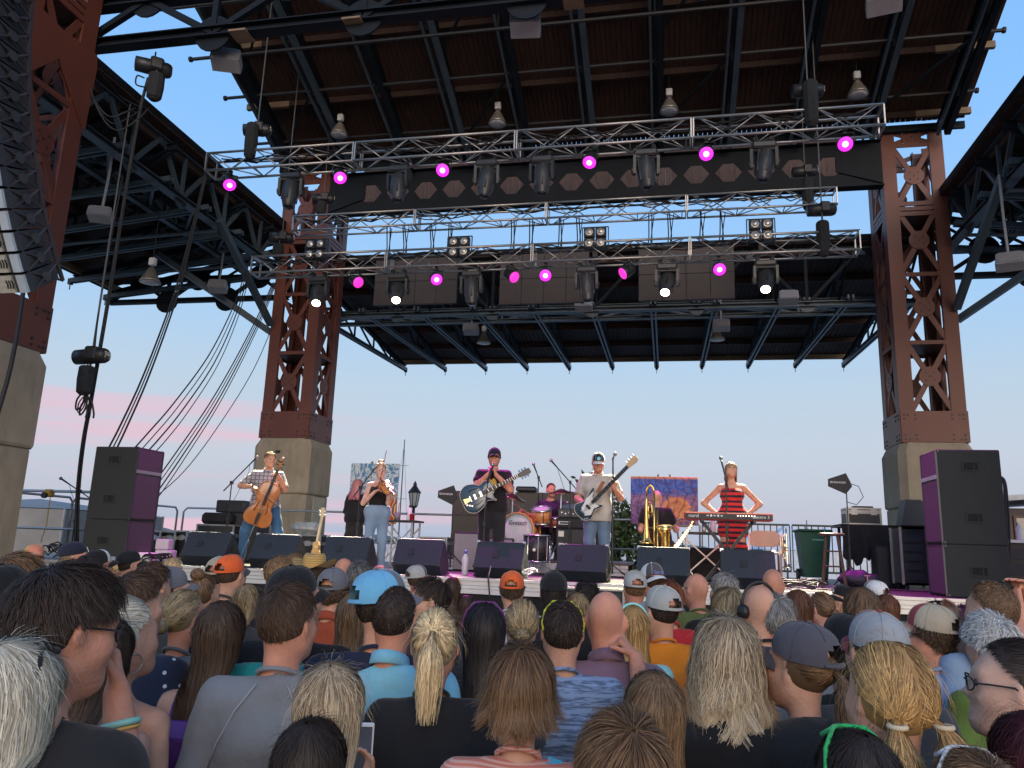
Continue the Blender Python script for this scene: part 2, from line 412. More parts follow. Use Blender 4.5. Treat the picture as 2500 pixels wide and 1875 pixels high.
# ------------------------------------------------------------------ main roof
RY0, RZ0, RS = 17.25, 11.74, .42            # rear eave and rise towards the audience
RX0, RX1 = -10.05, 6.65
def rz(y): return RZ0+(RY0-y)*RS
def main_roof():
    yf = 4.0; t = thing('pavilion_roof', 'high sloping timber lined roof with dark steel trusses over the stage', 'roof', (-1.85, 12, 12))
    sl = math.hypot(1, RS); Lb = (RY0-yf)*sl
    # boards run down the slope; each its own piece
    w = .112; b = MB(); b.box((0, 0, 0), (w-.012, Lb, .03)); bm = b.mesh('plank')
    a = math.atan(-RS); n = int((RX1-RX0)/w)
    for i in range(n):
        o = link('plank', bm, m_wood, t); o.location = (RX0+w*(i+.5)+1.85, (RY0+yf)/2-12, rz((RY0+yf)/2)-12+random.uniform(-.006, .006)); o.rotation_euler = (a, 0, 0)
    tp = MB(); tp.add([(RX0, RY0, RZ0+.06), (RX1, RY0, RZ0+.06), (RX1, yf, rz(yf)+.06), (RX0, yf, rz(yf)+.06), (RX0, RY0, RZ0+.2), (RX1, RY0, RZ0+.2), (RX1, yf, rz(yf)+.2), (RX0, yf, rz(yf)+.2)],
        [[0, 1, 2, 3], [7, 6, 5, 4], [0, 4, 5, 1], [1, 5, 6, 2], [2, 6, 7, 3], [3, 7, 4, 0]])
    tp.build('roof_covering', m_navy, t, world=True)
    for k in range(10):                       # purlins
        y = RY0-.25-k*1.45
        MB().bar((RX0-.02, y, rz(y)-.09), (RX1+.02, y, rz(y)-.09), .09, .14).build('purlin', m_wood, t, world=True)
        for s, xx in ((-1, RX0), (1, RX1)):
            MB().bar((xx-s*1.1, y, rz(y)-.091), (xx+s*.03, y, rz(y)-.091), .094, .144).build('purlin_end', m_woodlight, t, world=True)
    nr = 11
    for i in range(nr):
        x = RX0+.55+(RX1-RX0-1.1)*i/(nr-1)
        tc = MB(); ye = RY0-.15
        tc.ibeam((x, ye, rz(ye)-.30), (x, yf, rz(yf)-.30), .16, .22); tr = tc.build('rafter', m_navy, t, world=True)
        lo = lambda y: rz(y)-.55-.075*(ye-y)
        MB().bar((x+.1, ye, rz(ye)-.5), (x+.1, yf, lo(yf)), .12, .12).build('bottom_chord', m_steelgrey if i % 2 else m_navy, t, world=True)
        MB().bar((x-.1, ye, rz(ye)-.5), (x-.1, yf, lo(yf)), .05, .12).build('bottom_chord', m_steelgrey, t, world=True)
        y = ye-1.0; k = 0
        while y > yf+1.2:
            MB().bar((x, y, rz(y)-.35), (x, y, lo(y)+.02), .07, .07, (0, 1, 0)).build('web', m_navy, t, world=True)
            MB().bar((x, y, lo(y)), (x, y-1.3, rz(y-1.3)-.36), .06, .06).build('web', m_navy, t, world=True)
            y -= 1.3
    for y, z in ((11.9, 12.3), (13.35, 12.2), (14.75, 12.13), (16.2, 11.75)):
        p = MB(); p.tube([(RX0-.1, y, z), (RX1-.15, y, z)], .038, 8)
        for s, xx in ((-1, RX0-.1), (1, RX1-.15)): p.tube([(xx, y, z), (xx+s*.05, y, z)], .062, 8)
        p.build('pipe', m_black, t, world=True)
        for i in range(0, nr, 2):
            x = RX0+.55+(RX1-RX0-1.1)*i/(nr-1)
            MB().tube([(x, y, z), (x, y, rz(y)-.4)], .012, 5).build('hanger_rod', m_black, t, world=True)
    # lateral x-bracing rods in the truss planes
    for i in range(0, nr-1, 3):
        x0 = RX0+.55+(RX1-RX0-1.1)*i/(nr-1); x1 = RX0+.55+(RX1-RX0-1.1)*(i+1)/(nr-1)
        for ya, yb in ((16.5, 14.7), (14.4, 12.4), (12.2, 10.2)):
            MB().bar((x0, ya, rz(ya)-.5), (x1, yb, rz(yb)-.7), .05).build('sway_brace', m_navy, t, world=True)
    # rear timber soffit between the towers and the eave
    for i in range(int(13.4/.15)):
        MB().box((-8.5+.15*(i+.5), 19.25+.004*(i % 3), 12.0), (.1485, .03, 1.7)).build('soffit_board', mat('rear_soffit_timber', (.17, .085, .05), .7, var=.35, scale=3.0, stretch=(5, 1, 1)), t, world=True)
    MB().bar((RX0, 17.32, 11.6), (RX1, 17.32, 11.6), .08, .16).build('eave_beam', m_navy, t, world=True)
main_roof()

def diamond_girder():
    t = thing('castellated_girder', 'dark steel girder with a row of diamond holes between the towers', 'girder', (-1.85, 17.38, 10.25))
    z0, z1 = 10.25, 11.33; x0, x1 = -8.58, 4.88; n = 18; p = (x1-x0)/n; zc = 10.80
    for i in range(n):
        cx = x0+p*(i+.5); a, hh, tw = .31, .235, .12
        hole = [(-a, 0), (-tw, -hh), (tw, -hh), (a, 0), (tw, hh), (-tw, hh)]
        ou = [(-p/2, 0), (-p/2, -(zc-z0)), (p/2, -(zc-z0)), (p/2, 0), (p/2, z1-zc), (-p/2, z1-zc)]
        b = MB(); vs = []
        for y in (-.012, .012):
            vs += [(cx+x, 17.38+y, zc+z) for x, z in ou]+[(cx+x, 17.38+y, zc+z) for x, z in hole]
        fs = []
        for k in range(6):
            j = (k+1) % 6
            fs += [[k, j, 6+j, 6+k], [12+j, 12+k, 18+k, 18+j], [6+k, 6+j, 18+j, 18+k]]
        b.add(vs, fs); b.build('web_plate', m_navy, t, world=True)
    for z in (z0-.012, z1+.012): MB().box((-1.85, 17.38, z), (x1-x0, .26, .024)).build('flange', m_navy, t, world=True)
    MB().box((-1.85, 17.2, 11.44), (x1-x0, .05, .16)).build('fascia_plate', m_navy, t, world=True)
    for s, xx in ((1, x0), (-1, x1)):
        MB().prism([(0, -.5), (1.0*s, -.16), (1.0*s, .16), (0, .5)], (xx, 17.34, 10.8), (1, 0, 0), (0, 0, 1), .03).build('end_plate', m_navy, t, world=True)
diamond_girder()

def truss_girder(t, a, b, dz, n, mc, mw, gus=.26, cw=.16, ch=.2, axis=None, up=(0, 0, 1), web=.09):
    """parallel-chord steel truss between a and b (bottom chord), depth dz, with round gussets; parts of t"""
    a = V(a); b = V(b); u = V(0, 0, dz)
    MB().ibeam(a, b, cw, ch).build('bottom_chord', mc, t, world=True)
    MB().ibeam(a+u, b+u, cw, ch).build('top_chord', mc, t, world=True)
    d = nrm(b-a); nn = np.cross(d, V(0, 0, 1))
    for i in range(n+1):
        p = a+(b-a)*i/n
        if i % 2 == 0: MB().bar(p, p+u, web*.8, web, d).build('web', mw, t, world=True)
        if i < n:
            q = a+(b-a)*(i+1)/n
            (MB().bar(p, q+u, web, web) if i % 2 == 0 else MB().bar(p+u, q, web, web)).build('web', mw, t, world=True)
        if gus and 0 < i < n:
            c = p+u if i % 2 else p
            MB().disc(c, nn, gus, .03, 18).build('gusset', mc, t, world=True)

def front_girder():
    t = thing('roof_girder', 'dark trussed girder with round gussets crossing the top of the stage front', 'girder', (-1.85, 9.2, 9.35))
    truss_girder(t, (-9.1, 9.2, 9.42), (5.4, 9.2, 9.42), .72, 12, m_navy, m_navy, .3, .2, .16)
    for x in (-6.2, -4.4, -1.2, 2.0): MB().box((x, 9.2, 9.33), (.28, .3, .03)).build('beam_clamp', m_woodlight, t, world=True)
front_girder()

# ------------------------------------------------------------------ lower canopies (rear, and one to each side)
def canopy(label, O, ex, ey, W, depth, zin, zout, nr, chord_lo, name='side_canopy', planks=True, mw=None):
    mw = mw or m_steelgrey
    """O inner corner, ex along the tower line, ey outwards; deck falls from zin to zout"""
    t = thing(name, label, 'canopy', (O[0], O[1], 0))
    ex = V(*ex, 0); ey = V(*ey, 0); O = V(O[0], O[1], 0); Z = V(0, 0, 1)
    P = lambda a, b, z: O+ex*a+ey*b+Z*z
    dk = lambda b: zin+(zout-zin)*b/depth
    c = MB(); q = [P(0, 0, zin+.05), P(W, 0, zin+.05), P(W, depth, zout+.05), P(0, depth, zout+.05)]
    c.add(q+[p+Z*.14 for p in q], [[0, 3, 2, 1], [4, 5, 6, 7], [0, 1, 5, 4], [1, 2, 6, 5], [2, 3, 7, 6], [3, 0, 4, 7]])
    c.build('roof_covering', m_navy, t, world=True)
    w = .14; n = int(W/w)
    if planks:
        for i in range(n):
            MB().bar(P(w*(i+.5), 0, zin+.02), P(w*(i+.5), depth, zout+.02), w-.014, .03).build('plank', m_wood, t, world=True)
    else:
        b = MB()
        for i in range(n): b.bar(P(w*(i+.5), 0, zin+.02), P(w*(i+.5), depth, zout+.02), w-.014, .03)
        tag(b.build('boarding', m_wood, t, world=True), kind='stuff')
    for k in range(6):
        bb = .3+k*(depth-.5)/5
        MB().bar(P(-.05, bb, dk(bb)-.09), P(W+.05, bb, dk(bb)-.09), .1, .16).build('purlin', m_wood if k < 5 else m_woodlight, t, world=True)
    MB().bar(P(-.05, depth+.03, dk(depth)+.02), P(W+.05, depth+.03, dk(depth)+.02), .05, .24).build('fascia', m_navy, t, world=True)
    for i in range(nr):
        a = .12+(W-.24)*i/(nr-1)
        MB().ibeam(P(a, 0, zin-.22), P(a, depth, zout-.22), .12, .16).build('rafter', m_navy, t, world=True)
        for s in (-.055, .055):
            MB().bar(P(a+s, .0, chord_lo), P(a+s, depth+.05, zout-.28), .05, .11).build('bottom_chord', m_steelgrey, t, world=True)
        MB().box(P(a, depth+.1, zout-.3), (.1, .1, .16)).build('rafter_shoe', m_black, t, world=True)
        MB().bar(P(a, depth+.1, zout-.36), P(a, depth+.1, zout-.52), .02).build('drip_rod', m_steelgrey, t, world=True)
        for k in range(1, 5):
            bb = depth*k/5; zl = chord_lo+(zout-.28-chord_lo)*k/5
            MB().bar(P(a, bb, dk(bb)-.25), P(a, bb, zl), .05).build('web', m_navy, t, world=True)
            b2 = depth*(k-1)/5
            MB().bar(P(a, b2, dk(b2)-.25), P(a, bb, zl), .05).build('web', m_navy, t, world=True)
    # inner parallel-chord truss, with sky light put into its paler colour
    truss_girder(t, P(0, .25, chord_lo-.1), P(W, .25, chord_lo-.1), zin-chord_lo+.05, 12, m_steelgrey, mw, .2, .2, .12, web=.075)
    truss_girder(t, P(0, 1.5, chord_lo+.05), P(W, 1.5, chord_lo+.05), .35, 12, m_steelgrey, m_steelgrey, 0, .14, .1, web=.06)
    # bracing between the ribs
    for i in range(nr-1):
        a0 = .12+(W-.24)*i/(nr-1); a1 = .12+(W-.24)*(i+1)/(nr-1)
        MB().bar(P(a0, .4, chord_lo+.02), P(a1, 1.5, chord_lo+.1), .06).build('sway_brace', m_steelgrey, t, world=True)
    return t
canopy('low timber lined canopy behind the towers, over the back of the stage', (-9.8, 18.9), (1, 0), (0, 1), 15.9, 8.2, 9.55, 8.72, 11, 8.15, 'rear_canopy', mw=m_navy)  # rear truss webs darker: shade of the interior put into their colour
cl = canopy('dark side canopy between the line array tower and the cellist side tower', (-9.75, 8.6), (0, 1), (-1, 0), 9.6, 5.6, 9.95, 8.75, 8, 9.0, planks=False)
cr_ = canopy('dark side canopy beyond the tower behind the draped table', (6.05, 8.6), (0, 1), (1, 0), 9.6, 5.6, 9.95, 8.75, 8, 9.0, planks=False)
for t, s in ((cl, -1), (cr_, 1)):      # end trusses at the back of each side canopy and corner braces down to the tower
    cx = -9.95 if s < 0 else 6.25
    truss_girder(t, (cx, 18.25, 8.35), (cx+s*5.5, 18.25, 8.35), .62, 6, m_navy, m_navy, .34, .16, .12, web=.09)
    MB().bar((cx+s*.1, 17.9, 7.2), (cx+s*2.6, 16.2, 8.9), .14, .14).build('knee_brace', m_steelgrey, t, world=True)
    MB().bar((cx-s*.1, 17.3, 7.3), (cx-s*.1, 14.6, 8.95), .14, .14).build('knee_brace', m_steelgrey, t, world=True)
    for yy in (10.5, 12.6, 14.7, 16.8):
        MB().tube([(cx, yy, 8.75), (cx+s*5.5, yy, 8.55)], .04, 6).build('pipe', m_steelgrey, t, world=True)
# ------------------------------------------------------------------ lighting trusses
TX0, TSEC, TS = -8.82, 3.105, .37
def light_truss(y, ztop, label):
    t = thing('lighting_truss', label, 'lighting truss', (TX0, y, ztop), group='aluminium trusses hung over the stage')
    def section(x0):
        c = MB(); L = TSEC; g = .012
        P = lambda x, a, b: V(x0+x, a*TS, -b*TS)
        s = thing_part('truss_section', t)
        for a in (0, 1):
            for b in (0, 1): MB().tube([P(g, a, b), P(L-g, a, b)], .0255, 8).build('chord', m_alu, s, True)
        lac = MB(); n = 6
        for i in range(n):
            x0_, x1_ = .1+(L-.2)*i/n, .1+(L-.2)*(i+1)/n
            for (a0, b0, a1, b1) in ((0, 0, 0, 1), (1, 1, 1, 0), (0, 0, 1, 0), (1, 1, 0, 1)):
                if i % 2: a0, b0, a1, b1 = a1, b1, a0, b0
                lac.tube([P(x0_, a0, b0), P(x1_, a1, b1)], .0125, 5)
            if i % 2 == 1: lac.tube([P(x1_, 0, 1), P(x1_, 1, 1)], .0125, 5)
        lac.build('lacing', m_alu, s, True)
        for x in (.02, L-.02):
            e = MB()
            for (a, b), (c_, d_) in (((0, 0), (0, 1)), ((0, 1), (1, 1)), ((1, 1), (1, 0)), ((1, 0), (0, 0))): e.bar(P(x, a, b), P(x, c_, d_), .045, .022, (1, 0, 0))
            e.build('end_frame', m_alu, s)
    for i in range(4): section(i*TSEC)
    # cable looms lying on the truss
    for k in range(3):
        pts = []; x = .3
        while x < 4*TSEC-.2:
            pts.append((x, .06+.26*random.random(), -.05-.1*random.random()+(.09 if random.random() < .3 else 0))); x += .33
        MB().tube(pts, .014, 5).build('cable', m_cable, t, True)
    return t
def thing_part(name, parent):
    o = bpy.data.objects.new(name, None); COL.objects.link(o); o.parent = parent; o.empty_display_size = .05; return o
T1 = (12.4, 9.33); T2 = (16.0, 9.62); T3 = (14.4, 7.96)
light_truss(*T1, 'front aluminium truss, highest of three, carrying spotlights and magenta wash lights')
light_truss(*T2, 'middle aluminium truss with black straps holding the dark screens')
light_truss(*T3, 'lowest aluminium truss with four square blinders standing on top')

# ------------------------------------------------------------------ moving head spotlights
m_lensdark = mat('dark_glass_lens', (.02, .02, .03), .08, spec=.8)
m_spot = mat('lit_warm_white_lens', (1, 1, .8), .3, emit=(1.0, .97, .62), es=9.0)
m_mag_rim = mat('lit_magenta_lens_rim', (1, .1, .8), .4, emit=(.75, .02, .72), es=1.5)
m_mag = mat('lit_magenta_lens', (1, .3, .9), .4, emit=(1.0, .2, .95), es=5.0)
m_dimmag = mat('dim_magenta_lens', (.5, .05, .4), .4, emit=(.8, .03, .45), es=1.1)
m_headpl = mat('spotlight_grey_black_casing', (.035, .038, .042), .38, var=.2, scale=8)
def moving_head(px, py, y, ztruss, label, lit=False, aim=(0, 0, -1), roll=0.0):
    X = at(px, py, Y=y)[0]
    t = thing('moving_head_spotlight', label, 'spotlight', (X, y, ztruss), group='moving head spotlights')
    b = MB().bbox((0, 0, -.14), (.40, .26, .13), .03)
    b.build('base', m_headpl, t)
    c = MB()
    for s in (-1, 1): c.box((s*.13, 0, -.045), (.05, .12, .08)); c.tube([(s*.13, -.03, -.0), (s*.13, .03, .0)], .045, 8)
    c.build('clamp', m_black, t)
    R = rotz(roll)
    for s in (-1, 1):
        a = MB()
        a.prism([(-.09, 0), (.09, 0), (.075, -.24), (.05, -.33), (-.05, -.33), (-.075, -.24)], R@V(s*.205, 0, -.19), R@V(0, 1, 0), (0, 0, 1), .05)
        a.build('yoke_arm', m_headpl, t)
        MB().disc(R@V(s*.235, 0, -.44), R@V(1, 0, 0), .06, .03, 12).build('tilt_hub', m_blackpl, t)
    yk = MB().bbox(R@V(0, 0, -.215), (.46, .16, .05), .015, R); yk.build('yoke_bridge', m_headpl, t)
    d = nrm(R@V(aim)); piv = V(0, 0, -.44)
    hd = MB().lathe([(.05, -.26), (.12, -.25), (.155, -.16), (.16, .02), (.145, .16), (.115, .28), (.10, .33), (.10, .345)], piv, d, 18)
    h = hd.build('head', m_headpl, t, True)
    fins = MB()
    for k in range(6):
        a = k*math.pi/3+.3; sd, u, dd = frame(d)
        fins.bar(piv+d*-.2+(sd*math.cos(a)+u*math.sin(a))*.15, piv+d*.22+(sd*math.cos(a)+u*math.sin(a))*.14, .03, .02)
    fins.build('ribs', m_blackpl, h)
    MB().lathe([(.088, 0), (.07, .012), (.001, .018)], piv+d*.345, d, 16).build('lens', m_spot if lit else m_lensdark, h, True)
    return t, V(X, y, ztruss)+piv+d*.36, d
def lamp_light(name, pos, target, col, watt, size=28, blend=.5, parent=None):
    l = bpy.data.lights.new(name, 'SPOT'); l.energy = watt; l.color = col; l.spot_size = math.radians(size); l.spot_blend = blend; l.shadow_soft_size = .06
    o = bpy.data.objects.new(name, l); COL.objects.link(o); d = Vector(list(np.asarray(target)-np.asarray(pos)))
    o.location = Vector([float(x) for x in pos])+d.normalized()*.03; o.rotation_euler = d.to_track_quat('-Z', 'Y').to_euler()
    return o
ord_ = ['first', 'second', 'third', 'fourth', 'fifth', 'sixth', 'seventh']
for i, (px, py, r) in enumerate(((716, 447, .2), (977, 452, -.3), (1190, 419, .1), (1325, 411, -.15), (1577, 415, .15), (1866, 370, -.1))):
    moving_head(px, 400, T1[0]+.18, T1[1]-TS-.03, f'unlit black moving spotlight, {ord_[i]} from cellist end of the highest truss', aim=(.12*math.sin(i*2.1), -.12-.08*math.cos(i), -1), roll=r)
k = 0
for i, (px, lit, tgt) in enumerate(((783, 1, (-6.0, 11.4, 2.6)), (975, 1, (-4.4, 11.0, 2.5)), (1154, 0, None), (1433, 0, None), (1628, 1, (-.6, 11.1, 2.5)), (1868, 1, (1.3, 11.0, 2.4)))):
    X = at(px, 640, Y=T3[0]+.18)[0]; p0 = V(X, T3[0]+.18, T3[1]-TS-.46)
    aim = nrm(V(*tgt)-p0) if lit else (.1, -.1, -1)
    t, p, d = moving_head(px, 640, T3[0]+.18, T3[1]-TS-.03, f"{'lit warm white' if lit else 'unlit black'} moving spotlight, {ord_[i]} from cellist end of the lowest truss", bool(lit), aim)
    if lit: lamp_light('spot_beam', p, tgt, (1.0, .93, .62), 9000, 28, .6)

# ------------------------------------------------------------------ wash lights
def par(px, py, y, ztruss, label, aim, mode=2):
    X = at(px, py, Y=y)[0]
    t = thing('wash_light', label, 'wash light', (X, y, ztruss), group='magenta wash lights')
    d = nrm(V(aim)); piv = V(0, 0, -.24); s = nrm(np.cross(d, (0, 0, 1)))
    MB().box((0, 0, -.03), (.06, .07, .1)).build('clamp', m_black, t)
    yk = MB()
    yk.bar(V(0, 0, -.07)-s*.14, V(0, 0, -.07)+s*.14, .04, .012)
    for q in (-1, 1): yk.bar(V(0, 0, -.07)+s*q*.14, piv+s*q*.14, .035, .01, s)
    yk.build('yoke', m_black, t)
    can = MB().lathe([(.06, -.17), (.10, -.15), (.115, -.05), (.125, .06), (.13, .1), (.125, .105)], piv, d, 20).build('can', m_blackpl, t, True)
    if mode == 2:
        MB().lathe([(.118, 0), (.055, .012)], piv+d*.107, d, 20).build('lens_rim', m_mag_rim, can, True)
        MB().lathe([(.056, 0), (.001, .01)], piv+d*.118, d, 20).build('lens', m_mag, can, True)
    else: MB().lathe([(.118, 0), (.06, .015), (.001, .018)], piv+d*.107, d, 20).build('lens', m_dimmag, can, True)
    return V(X, y, ztruss)+piv+d*.13
y1 = T1[0]+.1; z1 = T1[1]-TS
pm = []
for i, (px, a, m) in enumerate(((563, (.5, -.55, -.8), 2), (830, (.45, -.6, -.8), 2), (1083, (.05, -.85, -.7), 2), (1441, (-.12, -.6, -.85), 2), (1726, (-.1, -.8, -.75), 2), (2068, (-.2, -.85, -.6), 2))):
    pm.append(par(px, 420, y1, z1, f'magenta wash light, {ord_[i]} from cellist end of the highest truss', a, m))
y3 = T3[0]+.1; z3 = T3[1]-TS
for i, (px, a, m) in enumerate(((873, (.75, -.5, -.55), 1), (1066, (.45, -.75, -.6), 2), (1250, (.7, -.5, -.6), 1), (1333, (.1, -.9, -.6), 2), (1530, (-.75, -.45, -.6), 1), (1755, (.05, -.85, -.6), 2))):
    pm.append(par(px, 640, y3, z3, f"{'dim' if m == 1 else 'bright'} magenta wash light, {ord_[i]} from cellist end of the lowest truss", a, m))
MAG = (1.0, .06, .85)
for p, tg, w, sz in ((pm[7], (-2.7, 11.0, 2.6), 1700, 34), (pm[9], (-2.4, 11.0, 3.0), 1700, 30), (pm[6], (-4.2, 11.2, 2.2), 1500, 34), (pm[1], (-7.8, 10.5, 2.2), 1500, 20), (pm[4], (3.2, 10.3, 2.2), 1500, 34), (pm[5], (3.6, 10.0, 1.6), 1300, 44), (pm[2], (-2.6, 12.6, 2.2), 1200, 50), (pm[11], (.9, 12.6, 1.9), 1800, 42)):
    lamp_light('wash_beam', p, tg, MAG, w, sz, .7)

# ------------------------------------------------------------------ four-cell blinders on the lowest truss
m_blind = mat('unlit_blinder_reflector', (.62, .60, .55), .25, metal=.6)
for i, (px, py) in enumerate(((771, 610), (1121, 604), (1453, 582), (1858, 563))):
    p = at(px, py, Y=T3[0]+.05); t = thing('blinder_light', f'square black blinder with four round lamps, {ord_[i]} from cellist end of the lowest truss', 'blinder', p, group='four lamp blinders')
    for sx in (-1, 1):
        for sz in (-1, 1):
            c = MB().bbox((sx*.115, 0, sz*.115), (.215, .14, .215), .02).build('lamp_box', m_blackpl, t)
            MB().lathe([(.075, 0), (.08, -.012), (.055, .02), (.02, .03)], (sx*.115, -.072, sz*.115), (0, -1, 0), 16).build('lamp_face', m_blind, c, True)
            MB().lathe([(.022, 0), (.015, .02), (.001, .025)], (sx*.115, -.075, sz*.115), (0, -1, 0), 10).build('bulb', m_white, c, True)
    fr = MB(); 
    for a, b in (((-.26, -.25), (-.26, .25)), ((-.26, .25), (.26, .25)), ((.26, .25), (.26, -.25))): fr.bar((a[0], .03, a[1]), (b[0], .03, b[1]), .02)
    fr.box((0, .05, -.3), (.1, .06, .16)); fr.build('bracket', m_black, t)

# ------------------------------------------------------------------ blank screens hung from the middle truss, on straps
m_screen = mat('blank_led_screen', (.060, .046, .042), .55, var=.08, scale=1.5)
for i, (x0, x1, yt, yb) in enumerate(((916, 1117, 632, 744), (1221, 1438, 620, 742), (1559, 1793, 606, 733))):
    a = at(x0, (yt+yb)/2, Y=16.2); b = at(x1, (yt+yb)/2, Y=16.2); zt = at((x0+x1)/2, yt, Y=16.2)[2]; zb = at((x0+x1)/2, yb, Y=16.2)[2]
    t = thing('hanging_screen', f"blank dark hanging screen, {('nearest the cellist', 'in the middle of the three', 'nearest the keyboard')[i]}", 'screen', ((a[0]+b[0])/2, 16.2, zb), group='blank screens hung behind the trusses')
    w, h = b[0]-a[0], zt-zb
    for kx in range(4):
        for kz in range(2):
            MB().bbox((-w/2+w*(kx+.5)/4, 0, h*(kz+.5)/2), (w/4-.004, .08, h/2-.004), .006).build('screen_panel', m_screen, t)
    for xx in (-w/2+.15, 0, w/2-.15): MB().bar((xx, .06, 0), (xx, .06, h+.1), .05).build('rear_bar', m_black, t)
    for xx in (-w/2+.25, -w/6, w/6, w/2-.25):
        st = MB()
        for q in (-.05, .04): st.tube([(xx+q, .06, h), (xx+q*.7+.01, .02, h+.35), (xx+q*.4+random.uniform(-.04, .04), -.05, T2[1]-TS-zb+.02), (xx+q*.3, -.1, T2[1]-TS-zb+.05)], .014, 5)
        st.tube([(xx, .03, h+.05), (xx+.05, 0, h+.5), (xx+.09, -.05, T2[1]-TS-zb)], .01, 4)
        st.build('strap', m_blackcloth, t)

# ------------------------------------------------------------------ chain hoists
m_chain = mat('hoist_chain', (.16, .15, .14), .5, metal=.6)
m_bag = mat('chain_bag_canvas', (.022, .024, .026), .9, var=.3, scale=14, bump=.4, bscale=30)
def hoist(px, py, y, label, ztop, bag=(.0, -.05, -.30), yaw=.4, hang=.4, bagh=.4):
    p = at(px, py, Y=y); t = thing('chain_hoist', label, 'hoist', p, group='chain hoists')
    R = rotz(yaw)
    MB().lathe([(.05, -.27), (.115, -.26), (.12, -.1), (.12, .2), (.10, .25), (.05, .27)], (0, 0, 0), R@V(1, 0, .06), 14).build('motor_body', m_blackpl, t, True)
    MB().bbox(R@V(.04, 0, .03), (.2, .27, .22), .03, R).build('gear_case', m_black, t)
    MB().box(R@V(.26, 0, .02), (.02, .12, .1), R).build('end_plate', mat('pale_hoist_label', (.5, .46, .36), .5), t)
    top = ztop-p[2]; n = int(top/.06); ch = MB()
    if top > 0: ch.tube([(0, 0, .1), (0, 0, top)], .013, 5); ch.build('chain', m_chain, t)
    hk = MB(); hk.tube([(0, 0, -.1), (0, 0, -.2), (.03, 0, -.24), (.03, 0, -.28), (0, 0, -.3), (0, 0, -hang)], .018, 6); hk.build('hook', m_chain, t, True)
    if bag is not None:
        b = V(bag); w = .13
        prof = [(.09, 0), (.12, -.03), (.125, -bagh*.5), (.11, -bagh*.9), (.06, -bagh)]
        MB().lathe(prof, b, (0, 0, 1), 9).build('chain_bag', m_bag, t)
        MB().tube([b+V(.0, .0, 0), b*V(.6, .6, .5)+V(0, 0, .05), V(.05, 0, -.06)], .012, 5).build('chain_fall', m_chain, t)
    return t
hoist(375, 165, 9.45, 'black chain hoist with square bag against open sky beside the line array tower', 9.4, (.12, -.05, -.16), .7, .3, .45)
hoist(628, 318, 12.6, 'black chain hoist at the cellist end of the highest truss', 13.4, (.02, -.2, .02), .3, .35, .75)
hoist(1972, 222, 12.6, 'black chain hoist at the keyboard end of the highest truss', 13.4, (0, -.2, .05), .2, .35, .85)
hoist(688, 582, 14.6, 'black chain hoist at the cellist end of the lowest truss', 12.6, (-.0, -.1, -.18), .3, .4, .35)
hoist(2006, 513, 14.6, 'black chain hoist at the keyboard end of the lowest truss', 12.6, (-.03, -.15, -.3), .15, .6, .7)
hoist(1965, 420, 16.2, 'black chain hoist at the keyboard end of the middle truss', 12.0, (.02, -.1, -.2), .1, .4, .75)
hoist(790, 486, 16.2, 'black chain hoist at the cellist end of the middle truss', 12.0, (.02, -.1, -.12), .3, .3, .35)
hoist(224, 870, 10.0, 'black chain hoist dangling low beside the cabinet stack, sky behind', 8.9, (-.03, -.02, -.16), .05, .4, .45)

# ------------------------------------------------------------------ cable runs
def cable(label, pts, r=.022, n=1, spread=.05, sag=0.0):
    """pts: (px, py, depth Y) along the run"""
    W = [at(a, b, Y=c) for a, b, c in pts]
    base = np.array(W)
    # smooth (Catmull-Rom)
    out = []
    P = np.vstack([2*base[0]-base[1], base, 2*base[-1]-base[-2]])
    for i in range(1, len(P)-2):
        for q in np.linspace(0, 1, 7)[:-1]:
            out.append(.5*((2*P[i])+(-P[i-1]+P[i+1])*q+(2*P[i-1]-5*P[i]+4*P[i+1]-P[i+2])*q*q+(-P[i-1]+3*P[i]-3*P[i+1]+P[i+2])*q**3))
    out.append(base[-1]); out = np.array(out)
    t = thing('cable_run', label, 'cable', base[-1])
    for k in range(n):
        s = np.linspace(0, 1, len(out))[:, None]
        of = V(spread*(k-(n-1)/2), .02*k, 0)*(.25+.75*s)+V(0, 0, -sag*k)*np.sin(s*math.pi)
        MB().tube(out+of, r*(1 if k % 2 == 0 else .7), 6).build('cable', m_cable, t, True, world=True)
    return t
cable('thick black cable bundle from the upper hoist past the hanging hoist', [(362, 190, 9.45), (343, 265, 9.5), (318, 400, 9.6), (292, 560, 9.8), (262, 745, 10), (225, 960, 10.2), (203, 1080, 10.3), (190, 1200, 10.4), (186, 1330, 10.5)], .022, 2, .03)
cable('black cable bundle falling from the highest truss to the cabinet stack top', [(506, 410, 12.5), (470, 560, 12.3), (437, 690, 12), (400, 800, 11.7), (350, 930, 11.3), (300, 1040, 11), (270, 1100, 10.9)], .016, 3, .06)
cable('four black cables fanning out behind the cabinet stack', [(606, 660, 14.4), (575, 755, 14), (520, 870, 13.4), (440, 985, 12.4), (380, 1060, 11.6), (340, 1110, 11.2)], .013, 4, .13, .06)
cable('four black cables sweeping from the lowest truss to the rail', [(670, 690, 14.4), (640, 760, 14.2), (585, 870, 13.8), (520, 985, 13.2), (440, 1105, 12.4), (380, 1190, 11.9), (346, 1232, 11.7), (348, 1290, 11.7), (362, 1345, 11.6)], .012, 4, .09, .03)
cable('thin dark line hanging below the swept cables', [(676, 770, 14.6), (620, 900, 14.2), (540, 1030, 13.4), (450, 1150, 12.6), (350, 1238, 11.8)], .008, 1)
cable('steel chain from the side canopy clamp to the dangling hoist', [(300, 430, 10.2), (268, 600, 10.1), (240, 770, 10), (230, 860, 10)], .014, 1)
cable('black cable hanging under the line array', [(60, 680, 7.9), (48, 780, 7.9), (25, 900, 7.9), (0, 990, 7.9), (-30, 1080, 7.9)], .028, 1)
